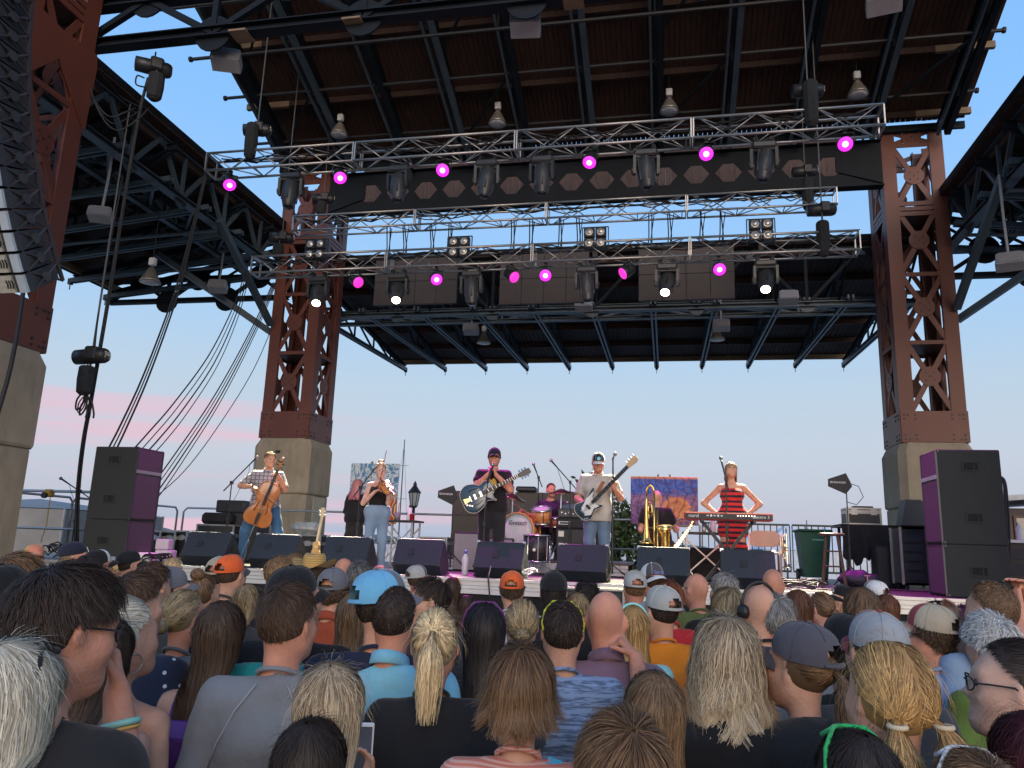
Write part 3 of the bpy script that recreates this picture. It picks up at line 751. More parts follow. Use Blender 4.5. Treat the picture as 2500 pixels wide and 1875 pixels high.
cable('slack grey cable loops between the line array tower and the upper hoist', [(180, 60, 9.0), (205, 150, 9.0), (235, 235, 9.1), (275, 283, 9.2), (320, 272, 9.3), (345, 262, 9.45)], .012, 3, .1, .12)
cable('thin guy line crossing the sky beside the upper hoist', [(190, 60, 9.3), (225, 150, 9.5), (260, 195, 9.7), (300, 240, 10), (345, 262, 9.6)], .008, 1)
cable('loop of cable on the upper hoist', [(352, 190, 9.4), (335, 185, 9.4), (332, 205, 9.4), (350, 212, 9.4), (376, 214, 9.4)], .012, 1)
cable('tangled cable loops under the dangling hoist', [(222, 900, 10), (214, 940, 10), (205, 985, 10), (190, 1000, 10), (193, 975, 10), (212, 960, 10), (219, 1000, 10), (216, 1020, 10)], .014, 3, .05, .04)

# ------------------------------------------------------------------ ceiling loudspeakers and pendant lamps
def ceil_speaker(px, py, y, label, ztop, yaw=0.2, s=1.0):
    p = at(px, py, Y=y); t = thing('ceiling_loudspeaker', label, 'loudspeaker', p, group='rounded loudspeakers under the roof')
    R = rotz(yaw)@rotx(-.35)
    w, h, d = .42*s, .27*s, .26*s
    prof = [(-w/2, -h*.42), (w/2, -h*.42), (w/2*1.03, -h*.3), (w/2*1.03, h*.3), (w/2, h*.42), (w*.35, h/2), (-w*.35, h/2), (-w/2, h*.42), (-w/2*1.03, h*.3), (-w/2*1.03, -h*.3)]
    MB().prism(prof, (0, 0, 0), R@V(1, 0, 0), R@V(0, 0, 1), d).build('housing', m_spk, t)
    MB().prism([(x*.9, z*.86) for x, z in prof], R@V(0, -d/2-.008, 0), R@V(1, 0, 0), R@V(0, 0, 1), .02).build('grille', mat('grey_perforated_grille', (.27, .265, .28), .7, var=.3, scale=120), t)
    MB().tube([(0, .02, h*.4), (0, .06, (ztop-p[2])*.5), (0, .06, ztop-p[2])], .025, 8).build('hanger_pipe', m_spk, t)
    MB().box((0, .02, h*.5), (.1, .1, .05)).build('bracket', m_spk, t)
ceil_speaker(553, 148, 9.6, 'grey rounded loudspeaker hanging beside the open sky, near the upper hoist', 9.45, .35)
ceil_speaker(1283, 62, 9.6, 'grey rounded loudspeaker at the top middle of the photo', 9.45, .1)
ceil_speaker(2158, 2, 9.6, 'grey rounded loudspeaker cut off by the top edge of the photo', 9.45, -.2)
ceil_speaker(1150, 805, 20.2, 'grey loudspeaker under the rear canopy beside a pendant lamp, violinist side', 8.6, .1)
ceil_speaker(1425, 745, 18.4, 'pale loudspeaker under the middle screen', 8.2, .0)
ceil_speaker(1925, 727, 18.4, 'pale loudspeaker beside the rear tower, keyboard side', 8.2, .0)
ceil_speaker(1761, 795, 20.2, 'grey loudspeaker under the rear canopy beside a pendant lamp, keyboard side', 8.6, -.1)
ceil_speaker(245, 525, 11.5, 'grey rounded loudspeaker under the dark side canopy', 9.3, .4, .9)
ceil_speaker(532, 700, 16.5, 'dark loudspeaker under the side canopy near the cellist tower', 9.0, .3)
ceil_speaker(2465, 640, 14.5, 'dark loudspeaker under the side canopy at the right photo edge', 9.0, -.3)
m_dome = mat('spun_metal_lamp_dome', (.30, .27, .22), .35, metal=.5)
m_lampglass = mat('frosted_lamp_glass', (.55, .56, .58), .35)
def pendant(px, py, y, label, ztop):
    p = at(px, py, Y=y); t = thing('pendant_lamp', label, 'pendant lamp', p, group='dome pendant lamps under the roofs')
    MB().lathe([(.03, .34), (.07, .30), (.12, .2), (.19, .06), (.215, 0), (.205, .0), (.18, .05), (.1, .19)], (0, 0, 0), (0, 0, 1), 20).build('dome', m_dome, t, True)
    MB().lathe([(.2, .004), (.12, -.02), (.001, -.03)], (0, 0, 0), (0, 0, 1), 20).build('glass', m_lampglass, t, True)
    MB().bbox((0, 0, .46), (.14, .12, .17), .02).build('ballast_box', m_white, t)
    MB().tube([(0, 0, .5), (0, 0, ztop-p[2])], .012, 5).build('stem', m_black, t)
for i, (px, py) in enumerate(((828, 330), (1214, 303), (1634, 272), (2095, 232))):
    pendant(px, py, 15.6, f'unlit dome lamp above the highest truss, {ord_[i]} from the cellist side', 12.35)
pendant(1181, 838, 22.0, 'unlit dome lamp under the rear canopy, violinist side', 8.9)
pendant(1751, 830, 22.0, 'unlit dome lamp under the rear canopy, keyboard side', 8.9)
pendant(366, 690, 13.5, 'unlit dome lamp under the dark side canopy', 9.0)

# ------------------------------------------------------------------ line array
m_arr = mat('line_array_front_grille', (.42, .40, .34), .5, var=.15, scale=30)
m_arrside = mat('line_array_cabinet', (.05, .05, .055), .5)
m_rig = mat('rigging_steel', (.07, .07, .078), .45, metal=.5)
def line_array():
    p0 = at(72, 690, X=-5.95)
    t = thing('line_array', 'tall curved line array of loudspeaker boxes hanging beside the tower', 'line array', p0)
    y, z, a = 0.0, 0.0, math.radians(34); hgt = .185; W = 1.15; D = .50
    for k in range(25):
        R = rotx(a)                                   # front faces -Y, tilted down
        c = V(-W/2, y, z)
        cb = MB(); fh, bh = hgt/2-.004, hgt/2-.012
        fr = -.02; bk = D
        vs = [V(sx*W/2*(1 if q == fr else .8), q, sz*(fh if q == fr else bh)) for q in (fr, bk) for sz in (-1, 1) for sx in (-1, 1)]
        cb.add([R@v+c for v in vs], [[0, 1, 3, 2], [5, 4, 6, 7], [0, 4, 5, 1], [2, 3, 7, 6], [0, 2, 6, 4], [1, 5, 7, 3]])
        o = cb.build('cabinet', m_arrside, t)
        MB().box(R@V(-.06, -.035, 0)+c, (W-.16, .025, hgt-.02), R).build('grille', m_arr, o)
        MB().box(R@V(W/2-.045, -.035, 0)+c, (.085, .03, hgt-.016), R).build('edge_band', mat('pale_blue_grey_edge', (.42, .48, .53), .4), o)
        slots = MB()
        for sx in (-.32, -.1, .12, .34):
            for j in range(3): slots.prism([(.02+.03*j, -.04), (.034+.03*j, -.04), (.045+.03*j, 0), (.034+.03*j, .04), (.02+.03*j, .04), (.03+.03*j, 0)], R@V(sx, -.05, 0)+c, R@V(1, 0, 0), R@V(0, 0, 1), .006)
        tag(slots.build('slots', m_black, o), kind='stuff')
        rg = MB()                                      # open rigging frame on the side
        q = lambda yy, zz, xx=.02: R@V(W/2*.92+xx, yy, zz)+c
        rg.bar(q(.05, -hgt/2), q(.05, hgt/2), .03); rg.bar(q(.44, -hgt/2), q(.44, hgt/2), .03)
        rg.tube([q(.05, -hgt/2), q(.25, 0, .02), q(.05, hgt/2)], .014, 5); rg.tube([q(.44, -hgt/2), q(.25, 0, .02), q(.44, hgt/2)], .014, 5)
        rg.disc(q(.25, 0, .02), R@V(1, 0, 0), .05, .03, 10)
        rg.build('side_rigging', m_rig, o)
        st = R@V(0, 0, hgt+.012); y += st[1]; z += st[2]; a = max(a-math.radians(2.3-.03*k), math.radians(-10))
    MB().box((-W/2, y+.25, z+.0), (W*.8, 1.0, .12)).build('fly_bar', m_rig, t)
    MB().bar((-W/2, y+.3, z), (-W/2, y+.3, 10.4-p0[2]), .04).build('fly_chain', m_chain, t)
line_array()
# ------------------------------------------------------------------ stage equipment
def axes_thing(name, label, cat, O, ex, ey, ez, group=None):
    t = thing(name, label, cat, O, 0, group)
    m = Matrix.Identity(4)
    for i in range(3): m[i][0], m[i][1], m[i][2], m[i][3] = ex[i], ey[i], ez[i], O[i]
    t.matrix_local = m
    return t
def lettering(txt, parent, loc, size, mat_, ex=(1, 0, 0), ey=(0, 0, 1), name='lettering', ext=.0015, align='CENTER'):
    cu = bpy.data.curves.new(name, 'FONT'); cu.body = txt; cu.size = size; cu.extrude = ext; cu.align_x = align; cu.align_y = 'CENTER'; cu.resolution_u = 3
    tmp = bpy.data.objects.new(name, cu); COL.objects.link(tmp)
    me = bpy.data.meshes.new_from_object(tmp.evaluated_get(bpy.context.evaluated_depsgraph_get())); COL.objects.unlink(tmp); bpy.data.objects.remove(tmp)
    me.materials.clear(); o = link(name, me, mat_)
    ex = nrm(ex); ey = nrm(ey); ez = np.cross(ex, ey); m = Matrix.Identity(4)
    for i in range(3): m[i][0], m[i][1], m[i][2], m[i][3] = ex[i], ey[i], ez[i], loc[i]
    o.parent = parent; o.matrix_local = m; return o
def floor_at(px, y): return V(at(px, 1350, Y=y)[0], y, DECK)

# ---- floor monitor wedges
m_wedge = mat('textured_blue_black_wedge_paint', (.020, .027, .038), .55, var=.25, scale=40, bump=.15, bscale=150)
wl = ['nearest the stacked flight cases', 'in front of the cello', 'in front of the upright guitar neck', 'in front of the violinist', 'in front of the singer', 'in front of the bass player', 'in front of the trombone', 'in front of the keyboard']
def wedge(i, px, y, yaw):
    p = at(px, 1320, Y=y+.22); t = thing('monitor_wedge', f'black floor monitor wedge {wl[i]}', 'monitor wedge', (p[0], y, DECK), yaw, 'monitor wedges along the stage edge')
    w = .66; pr = [(.12, 0), (0, .13), (.21, .47), (.26, .475), (.56, .12), (.50, 0)]
    vs = [(s*w/2, a, b) for s in (-1, 1) for a, b in pr]
    fs = [[0, 1, 2, 3, 4, 5], [11, 10, 9, 8, 7, 6]]+[[k, 6+k, 6+(k+1) % 6, (k+1) % 6] for k in range(6)]
    MB().add(vs, fs).build('cabinet', m_wedge, t)
    e = V(0, .21, .34); e = nrm(e); n = V(0, -e[2], e[1])
    MB().box(V(-.1+.05*(i > 3), .105, .30)+n*.002, (.085, .012, .1), np.column_stack([(1, 0, 0), -n, e])).build('handle_dark_plate', m_black, t)
    for s in (-1, 1):
        MB().box((s*(w/2+.002), .3, .2), (.006, .16, .1)).build('side_handle', m_black, t)
        for a, b in ((.02, .14), (.225, .465)): MB().box((s*(w/2-.012), a, b), (.04, .04, .04)).build('corner_cap', m_chrome if b > .3 else m_black, t)
    MB().prism([(-.29, 0), (.29, 0), (.29, .4), (-.29, .4)], (0, .545, .13), (1, 0, 0), nrm(V(0, -.3, .355)), .02).build('grille', m_grille, t)
for i, (px, yw) in enumerate(((518, .10), (682, .06), (855, .05), (1030, .04), (1224, -.02), (1423, -.05), (1617, -.06), (1822, -.04))):
    wedge(i, px, 10.22+.05*(i % 3), yw)

# ---- side-fill cabinets
m_sidefill = mat('sidefill_grille_cloth', (.065, .055, .065), .8, var=.35, scale=180)
def sidefill(x, y, z, h, sgn, label, split=None, handles=1):
    """corner (x,y) nearest the camera; front faces sgn*X"""
    t = thing('sidefill_cabinet', label, 'speaker cabinet', (x, y, z), 0, 'carpeted sidefill speakers')
    D, W = .72, .62
    MB().bbox((-sgn*D/2, W/2, h/2), (D, W, h), .012).build('cabinet', m_carpet, t)
    fx = sgn*.004
    parts = [(0.03, h-.03)] if not split else [(.03, split-.03), (split+.03, h-.03)]
    for a, b in parts: MB().box((fx, W/2, (a+b)/2), (.012, W-.07, b-a)).build('grille', m_sidefill, t)
    for yy in (.014, W-.014): MB().box((fx, yy, h/2), (.02, .02, h-.01)).build('trim_rail', m_rig, t)
    if split: MB().box((fx+sgn*.006, W/2, split), (.02, W-.03, .05)).build('cross_rail', mat('dull_metal', (.3, .3, .31), .4, metal=.6), t)
    hs = [h*.5] if handles == 1 else [h*.82, h*.28]
    for hz in hs:
        hx = -sgn*(D*.52)
        b = MB()
        for (dx, dz, sx, sz) in ((0, .055, .20, .018), (0, -.055, .20, .018), (.091, 0, .018, .092), (-.091, 0, .018, .092)): b.box((hx+dx, -.004, hz+dz), (sx, .014, sz))
        b.build('handle_frame', m_carpet, t)
        MB().box((hx, .001, hz), (.165, .012, .094)).build('handle_dark_plate', m_blackcloth, t)  # flat plate, shade inside the handle put into its dark colour
        MB().box((hx-.04*sgn, -.004, hz), (.012, .012, .085)).build('handle_bar', m_carpet, t)
    for yy in (.02, W-.02):
        for zz in (.02, h-.02): MB().bbox((-sgn*.02, yy, zz), (.05, .05, .05), .012).build('corner_cap', m_blackpl, t)
sidefill(-7.74, 10.16, DECK, .60, 1, 'lower carpeted sidefill cabinet lit purple, beside the rail and winch')
sidefill(-7.74, 10.16, DECK+.604, 1.08, 1, 'tall upper sidefill cabinet lit purple, beside the rail and winch', .72, 2)
sidefill(3.32, 10.42, DECK, .62, -1, 'lower carpeted sidefill cabinet beside the black draped table')
sidefill(3.32, 10.42, DECK+.624, 1.16, -1, 'tall upper sidefill cabinet beside the black draped table', .82, 2)

# ---- guard rails
m_rail = mat('galvanised_rail', (.40, .41, .42), .4, metal=.6)
def rail(pts, label, posts=True, low=.45):
    t = thing('guard_rail', label, 'railing', pts[0], 0, 'guard rails round the stage')
    for (a, b) in zip(pts[:-1], pts[1:]):
        a, b = V(a), V(b); d = nrm(b-a); L = np.linalg.norm(b-a); r = .09
        u = V(0, 0, 1)
        loop = [a, a+u*(1.07-r), a+u*1.07+d*r, b+u*1.07-d*r, b+u*(1.07-r), b]
        MB().tube(loop, .024, 8).build('top_rail', m_rail, t, True, world=True)
        MB().tube([a+u*low, b+u*low], .02, 8).build('mid_rail', m_rail, t, True, world=True)
y = 16.9
rail([(-11.4, 16.9, DECK), (-9.1, 16.9, DECK)], 'galvanised pipe rail behind the cello cases'); rail([(-9.05, 16.9, DECK), (-6.4, 16.9, DECK)], 'galvanised pipe rail at the foot of the cellist tower')
rail([(-6.3, 16.9, DECK), (-3.9, 16.9, DECK)], 'galvanised pipe rail behind the violinist'); rail([(-1.2, 16.9, DECK), (.7, 16.9, DECK)], 'galvanised pipe rail behind the bass player')
rail([(-11.5, 10.4, DECK), (-11.5, 13.4, DECK), (-11.5, 16.8, DECK)], 'galvanised pipe rail along the stage side beside the winch')
rail([(-11.45, 11.4, DECK), (-8.7, 11.4, DECK)], 'galvanised pipe rail carrying the yellow winch box')
def bar_fence(x0, x1, y, label):
    t = thing('bar_fence', label, 'railing', (x0, y, DECK), 0, 'vertical bar fences behind the stage')
    n = int((x1-x0)/.125)
    for z in (.12, 1.05): MB().bar((0, 0, z), (x1-x0, 0, z), .04, .04).build('rail', mat('dark_green_grey_steel', (.05, .065, .065), .5), t)
    for i in range(n+1): MB().bar((i*(x1-x0)/n, 0, .12), (i*(x1-x0)/n, 0, 1.04), .02, .02, (0, 1, 0)).build('picket', mat('dark_green_grey_steel', (0, 0, 0)), t)
bar_fence(.75, 2.5, 16.95, 'dark bar fence behind the folding chair'); bar_fence(2.55, 4.6, 16.95, 'dark bar fence behind the green bin')

# ---- road cases and boxes
m_case = mat('black_flight_case_laminate', (.02, .021, .023), .45, var=.2)
m_edgealu = mat('flight_case_aluminium', (.45, .45, .44), .35, metal=.8)
def road_case(p, sz, label, cat='flight case', lid=.35, rot=0.0, name='flight_case', col=None):
    t = thing(name, label, cat, p, rot, 'flight cases and boxes on stage'); w, d, h = sz
    for z0, z1, nm in ((0, h*(1-lid)-.003, 'body'), (h*(1-lid)+.003, h, 'lid')):
        MB().box((0, 0, (z0+z1)/2), (w-.01, d-.01, z1-z0-.004)).build(nm, col or m_case, t)
        e = MB()
        for sx in (-1, 1):
            for sy in (-1, 1): e.box((sx*(w/2-.012), sy*(d/2-.012), (z0+z1)/2), (.03, .03, z1-z0))
        for sy in (-1, 1):
            for z in (z0+.012, z1-.012): e.box((0, sy*(d/2-.011), z), (w-.06, .028, .026))
        for sx in (-1, 1):
            for z in (z0+.012, z1-.012): e.box((sx*(w/2-.011), 0, z), (.028, d-.06, .026))
        e.build('edging', m_edgealu, t)
    for sx in (-.28, .28):
        MB().box((sx*w, -d/2-.004, h*(1-lid)), (.09, .012, .09)).build('catch', m_edgealu, t)
    return t
def box_thing(name, p, sz, m, label, cat, rot=0.0, bev=.01, face=None):
    t = thing(name, label, cat, p, rot); w, d, h = sz
    MB().bbox((0, 0, h/2), sz, bev).build('body', m, t)
    if face is not None: MB().box((0, -d/2-.003, h/2), (w-.05, .01, h-.05)).build('face_panel', face, t)
    return t
def fl(px, y, z=0.0): return floor_at(px, y)+V(0, 0, z)
road_case(fl(538, 12.6), (.72, .5, .62), 'black flight case with silver edges beside the cellist', lid=.3)
box_thing('amp_bag', fl(530, 12.62, .625), (.55, .42, .2), m_blackcloth, 'soft black gig bag lying on the flight case beside the cellist', 'bag', .1, .05)
box_thing('black_crate', fl(563, 12.9, .84), (.55, .4, .22), m_blackpl, 'black box on top of the cases beside the cellist', 'box', 0, .02)
box_thing('floor_amp', fl(600, 12.9), (.6, .45, .84), m_blackpl, 'tall black cabinet behind the cello', 'amplifier', 0, .015, m_grille)
road_case(fl(372, 12.8), (.6, .5, .48), 'low flight case behind the sidefill stack, first of a row', lid=.25)
road_case(fl(410, 12.9), (.55, .5, .48), 'low flight case behind the sidefill stack, second of a row', lid=.25)
road_case(fl(442, 13.0), (.5, .5, .5), 'low flight case behind the sidefill stack, third of a row', lid=.25)
road_case(fl(728, 13.2), (1.1, .6, .5), 'low flight case under the pier beside the cello', lid=.3)
road_case(fl(1063, 14.6), (.58, .5, .55), 'square black flight case behind the violinist table', lid=.2)
box_thing('trash_bag', fl(742, 13.0, .5), (.5, .4, .22), mat('clear_plastic_bag', (.35, .38, .38), .3, var=.3, scale=12), 'crumpled clear plastic bag on a case beside the cello', 'bag', .3, .09)

# ---- microphone stands
def mic_stand(p, h, label, boom=None, cat='microphone stand', mic=True, tripod=True, mat_=None):
    """p floor point; h mast height; boom = end point offset from mast top"""
    t = thing('microphone_stand', label, cat, p, 0, 'microphone stands'); mm = mat_ or m_black
    if tripod:
        for k in range(3):
            a = k*2.094+.4; MB().tube([(0, 0, .22), (.3*math.cos(a), .3*math.sin(a), .01)], .011, 5).build('leg', mm, t)
    else: MB().lathe([(.13, 0), (.13, .02), (.03, .035)], (0, 0, 0), (0, 0, 1), 16).build('base', mm, t)
    MB().tube([(0, 0, .1), (0, 0, h*.55)], .014, 6).build('lower_mast', mm, t)
    MB().tube([(0, 0, h*.5), (0, 0, h)], .010, 6).build('upper_mast', mm, t)
    MB().box((0, 0, h*.55), (.04, .04, .05)).build('clutch', mm, t)
    if boom is not None:
        b = V(boom); d = nrm(b)
        MB().tube([V(0, 0, h)-d*.18, V(0, 0, h)+b], .010, 6).build('boom', mm, t); MB().box((0, 0, h), (.04, .05, .05)).build('boom_clamp', mm, t); e = V(0, 0, h)+b
    else: d = nrm(V(.1, .5, .35)); e = V(0, 0, h)
    if mic:
        mc = MB().tube([e-d*.03, e+d*.1], [.011, .014], 8).build('microphone', mm, t, True)
        MB().ball(e+d*.125, .027, 10, 7).build('grille_head', mat('mic_grille', (.3, .3, .31), .35, metal=.8), mc, True)
        MB().tube([e-d*.03, e-d*.06+V(.02, 0, -.1), V(.02, .0, h*.7), V(.03, .02, h*.25), V(.15, .1, .01)], .004, 4).build('cable', m_cable, t)
    return t
mic_stand(fl(547, 11.1), 1.25, 'boom microphone stand beside the cellist', (.27, .05, .32))
mic_stand(fl(868, 11.2), 1.22, 'boom microphone stand in front of the woman with pink hair', (.18, .0, .25))
mic_stand(fl(1180, 10.72), 1.30, 'straight microphone stand in front of the singer guitar', None, mic=False, tripod=False)
mic_stand(fl(1495, 10.75), 1.66, 'straight microphone stand beside the bass player', None)
mic_stand(fl(1776, 10.7), 1.40, 'microphone stand in front of the keyboard player', (-.03, .08, .18))
mic_stand(fl(172, 10.9), 1.05, 'short boom microphone stand beside the winch rail', (-.16, -.1, .12))
mic_stand(fl(1389, 12.6), 1.48, 'boom microphone stand over the drum kit', (-.24, 0, .26))
mic_stand(fl(1310, 13.4), 1.62, 'small microphone stand behind the drum kit', (-.05, 0, .12))

# ---- paddle antennas
def antenna(px, py, y, label, letter, flip=1):
    p = at(px, py, Y=y); h = p[2]-DECK; t = thing('paddle_antenna', label, 'antenna', (p[0], y, DECK), 0, 'paddle antennas on stands')
    pts = [(-.20, .07), (-.20, -.07), (.12, -.2), (.23, -.05), (.20, .04), (.12, .2)]
    MB().prism([(x*.8, z*.8) for x, z in pts], (0, -.02, h), (1, 0, -.04), (0.04, 0, 1), .018).build('paddle', mat('matt_black_paddle', (.018, .018, .02), .6), t)
    o = lettering('SENNHEISER', t, (-.02, -.032, h+.01), .042, m_white, (1, 0, -.04))
    MB().tube([(.1, -.01, h-.15), (.1, 0, .5)], .009, 6).build('mast', m_black, t); MB().tube([(.1, 0, .6), (.1, 0, .05)], .014, 6).build('lower_mast', m_black, t)
    for k in range(3):
        a = k*2.094+.3; MB().tube([(.1, 0, .3), (.1+.28*math.cos(a), .28*math.sin(a), .01)], .011, 5).build('leg', m_black, t)
    MB().tube([(.16, 0, h), (.28, 0, h-.04), (.34, 0, h-.2), (.24, 0, h-.32), (.1, 0, h-.28)], .006, 5).build('cable', m_cable, t, True)
antenna(1093, 1208, 12.4, 'black paddle antenna lit red, beside the singer', 1); antenna(2048, 1180, 12.6, 'black paddle antenna on a stand above the wooden stool', 1)

# ---- standing screen behind the drummer
def back_wall():
    y = 15.8; a = at(1106, 1260, Y=y); b = at(1475, 1260, Y=y); zt = at(1300, 1202, Y=y)[2]; zb = at(1300, 1325, Y=y)[2]
    t = thing('standing_screen', 'wide blank brown black screen standing behind the drummer', 'screen', ((a[0]+b[0])/2, y, DECK)); w = b[0]-a[0]
    for k in range(5):
        for j in range(2):
            hh = (zt-zb)/2
            MB().bbox((-w/2+w*(k+.5)/5, 0, zb-DECK+hh*(j+.5)), (w/5-.006, .09, hh-.006), .006).build('screen_panel', mat('blank_led_screen_standing', (.062, .050, .043), .6, var=.08), t)
    for k in range(6): MB().bar((-w/2+.05+(w-.1)*k/5, .12, 0), (-w/2+.05+(w-.1)*k/5, .12, zt-DECK), .06).build('support_post', m_black, t)
    for i, xx in enumerate((-w/2+1.05, -w/2+1.55)):
        box_thing('projector_case', V((a[0]+b[0])/2+xx, y+.02, zt+.002), (.42, .3, .15-.04*i), m_blackpl, f"black {('rounded box', 'low box')[i]} lying on top of the standing screen", 'box', 0, .03)
back_wall()

# ---- drum riser and kit
m_riser = mat('riser_side', (.50, .50, .49), .5)
DR = DECK+.22
def riser():
    c = floor_at(1310, 13.7); t = thing('drum_riser', 'low drum riser with pale slatted sides', 'riser', (c[0], 13.7, DECK))
    MB().box((0, 0, .20), (3.3, 2.3, .04)).build('top', m_deck, t)
    for z in (.04, .10, .155): MB().box((0, -1.13, z), (3.3, .03, .048)).build('side_board', m_riser, t)
    for x in (-1.6, -.5, .5, 1.6):
        for yy in (-1.05, 1.05): MB().box((x, yy, .09), (.06, .06, .18)).build('leg', m_black, t)
riser()
m_drumorange = mat('champagne_orange_drum_lacquer', (.62, .26, .07), .25, var=.15, scale=12, coat=.5)
m_drumhead = mat('white_drum_head', (.62, .61, .60), .5, var=.05)
def drum(name, c, ax, r, L, label, m, fit=True, cat='drum'):
    t = thing(name, label, cat, c); a = nrm(V(ax))
    MB().lathe([(r, -L/2), (r, L/2)], (0, 0, 0), a, 28).build('shell', m, t, True)
    for s in (-1, 1):
        MB().tube([a*s*L/2+(frame(a)[0]*math.cos(q)+frame(a)[1]*math.sin(q))*(r+.008) for q in np.linspace(0, 6.2832, 29)[:-1]], .016, 6, closed=True).build('hoop', m_drumorange if r > .24 else m_chrome, t, True)
        MB().lathe([(r-.004, 0), (r*.6, .004), (.001, .006)], a*s*(L/2+.004), a*s, 24).build('head', m_drumhead, t, True)
    sd, u, d = frame(a)
    for k in range(8):
        q = (sd*math.cos(k*.785+.3)+u*math.sin(k*.785+.3))*(r+.012)
        MB().tube([q-a*(L/2-.02), q+a*(L/2-.02)], .007, 5).build('lug_rod', m_chrome, t)
    return t
y = 13.0
c = at(1270, 1297, Y=y); bd = drum('bass_drum', c, (-.12, -1, 0), .29, .38, 'big bass drum with white front head and orange hoops', m_drumorange)
lettering('Gretsch', bd, (.0, -.225, .13), .10, m_black, (1, -.12, 0))
for s in (-1, 1): MB().tube([(s*.28, -.1, -.1), (s*.42, -.25, DR-c[2]+.01)], .012, 6).build('spur', m_chrome, bd)
c = at(1323, 1258, Y=12.95); tm = drum('rack_tom', c, (0, -.35, 1), .155, .22, 'small champagne rack tom lit red, above the bass drum', m_drumorange)
MB().tube([(0, .05, -.1), (-.1, .15, -.25), (-.16, .2, -.35)], .014, 6).build('mount', m_chrome, tm)
c = at(1356, 1275, Y=13.3); st = drum('snare_drum', c, (0, -.1, 1), .18, .14, 'snare drum lit red, beside the rack tom', mat('red_lit_snare_shell', (.45, .12, .08), .3))
for k in range(3): MB().tube([(0, 0, -.1), (0, 0, -.35), (.25*math.cos(k*2.1), .25*math.sin(k*2.1), DR-c[2]+.01)], .011, 5).build('stand_leg', m_chrome, st)
c = floor_at(1309, 12.2); fd = drum('floor_drum', c+V(0, 0, .40), (0, 0, 1), .20, .40, 'black floor drum standing in front of the bass drum', m_blackpl)
for k in range(3): MB().tube([(.21*math.cos(k*2.1), .21*math.sin(k*2.1), .05), (.23*math.cos(k*2.1), .23*math.sin(k*2.1), -.39)], .010, 5).build('leg', m_chrome, fd)
MB().disc((0, -.206, -.02), (0, -1, 0), .025, .004, 12).build('badge', m_white, fd)
m_cym = mat('bronze_cymbal', (.16, .075, .055), .3, metal=.8, var=.2, scale=30)
def cymbal(px, py, y, r, tilt, label):
    p = at(px, py, Y=y); t = thing('cymbal_stand', label, 'cymbal', (p[0], y, DR)); h = p[2]-DR; ax = nrm(V(tilt[0], tilt[1], 1))
    MB().lathe([(r, 0), (r*.55, .025), (.09*r/.25, .04), (.05*r/.25, .065), (.01, .07)], (0, 0, h), ax, 30).build('cymbal', m_cym, t, True)
    MB().lathe([(.012, .06), (.018, .08), (.012, .1)], (0, 0, h), ax, 8).build('felt', m_white, t)
    MB().tube([(0, 0, h), (0, 0, .3)], .012, 6).build('mast', m_chrome, t)
    for k in range(3):
        a = k*2.094; MB().tube([(0, 0, .38), (.28*math.cos(a), .28*math.sin(a), .01)], .012, 5).build('leg', m_chrome, t)
cymbal(1370, 1204, 12.9, .27, (-.05, -.14), 'wide red lit cymbal in front of the drummer chest'); cymbal(1252, 1215, 13.0, .24, (.35, -.15), 'tilted dark cymbal beside the singer elbow'); cymbal(1385, 1238, 13.4, .19, (0, -.1), 'low hi-hat cymbal beside the bass amplifier')
box_thing('electronic_pad', at(1388, 1245, Y=13.2), (.22, .2, .1), mat('blue_grey_box', (.12, .16, .3), .5), 'small blue grey module beside the hi-hat', 'drum module', 0, .02)

# ---- amplifiers
m_tolex = mat('black_tolex', (.016, .016, .018), .7, var=.3, scale=120, bump=.3, bscale=300)
p = floor_at(1410, 13.0)
t = box_thing('bass_cabinet', V(p[0], 13.0, DR-.0), (.68, .42, .52), m_tolex, 'black bass speaker cabinet under the amplifier heads', 'amplifier', 0, .015, m_grille)
MB().box((-.25, -.222, .43), (.09, .008, .09)).build('badge', m_edgealu, t)
t = box_thing('bass_amplifier', V(p[0], 13.0, DR+.522), (.66, .38, .17), m_tolex, 'black bass amplifier head with white badge on the cabinet', 'amplifier', 0, .015)
MB().box((-.2, -.196, .085), (.2, .006, .05)).build('badge', m_white, t); MB().box((-.2, -.2, .085), (.16, .004, .03)).build('badge_text', m_black, t)
t = box_thing('rack_amplifier', V(p[0], 13.0, DR+.694), (.64, .36, .15), m_blackpl, 'silver knobbed rack amplifier on top of the bass amplifier', 'amplifier', 0, .01)
MB().box((0, -.184, .075), (.58, .006, .11)).build('panel', mat('dark_panel', (.06, .06, .065), .4, metal=.4), t)
for k in range(9): MB().disc((-.25+.0625*k, -.192, .085-.02*(k % 2)), (0, 1, 0), .014, .016, 10).build('knob', m_chrome, t)
t = box_thing('guitar_amplifier', floor_at(1150, 12.7), (.55, .3, .62), m_tolex, 'upright black guitar amplifier behind the singer legs', 'amplifier', 0, .02, mat('silver_grille_cloth', (.30, .28, .28), .8, var=.3, scale=90))
box_thing('small_amplifier', floor_at(1213, 12.9), (.62, .32, .55), m_tolex, 'grille fronted amplifier between the singer legs', 'amplifier', 0, .02, mat('silver_grille_cloth', (0, 0, 0)))
p = at(1452, 1445, Y=9.45); t = thing('front_fill_speaker', 'black front fill loudspeaker standing against the stage under the bass player', 'loudspeaker', (p[0], 9.5, 0))
MB().bbox((0, 0, .76), (.72, .62, 1.52), .02).build('cabinet', m_tolex, t); MB().box((0, -.312, .82), (.64, .012, 1.3)).build('grille', m_grille, t)
for s in (-1, 1):
    MB().box((s*.352, -.302, .76), (.022, .022, 1.5)).build('edging', m_edgealu, t)
MB().box((0, -.302, 1.512), (.70, .022, .02)).build('edging', m_edgealu, t)

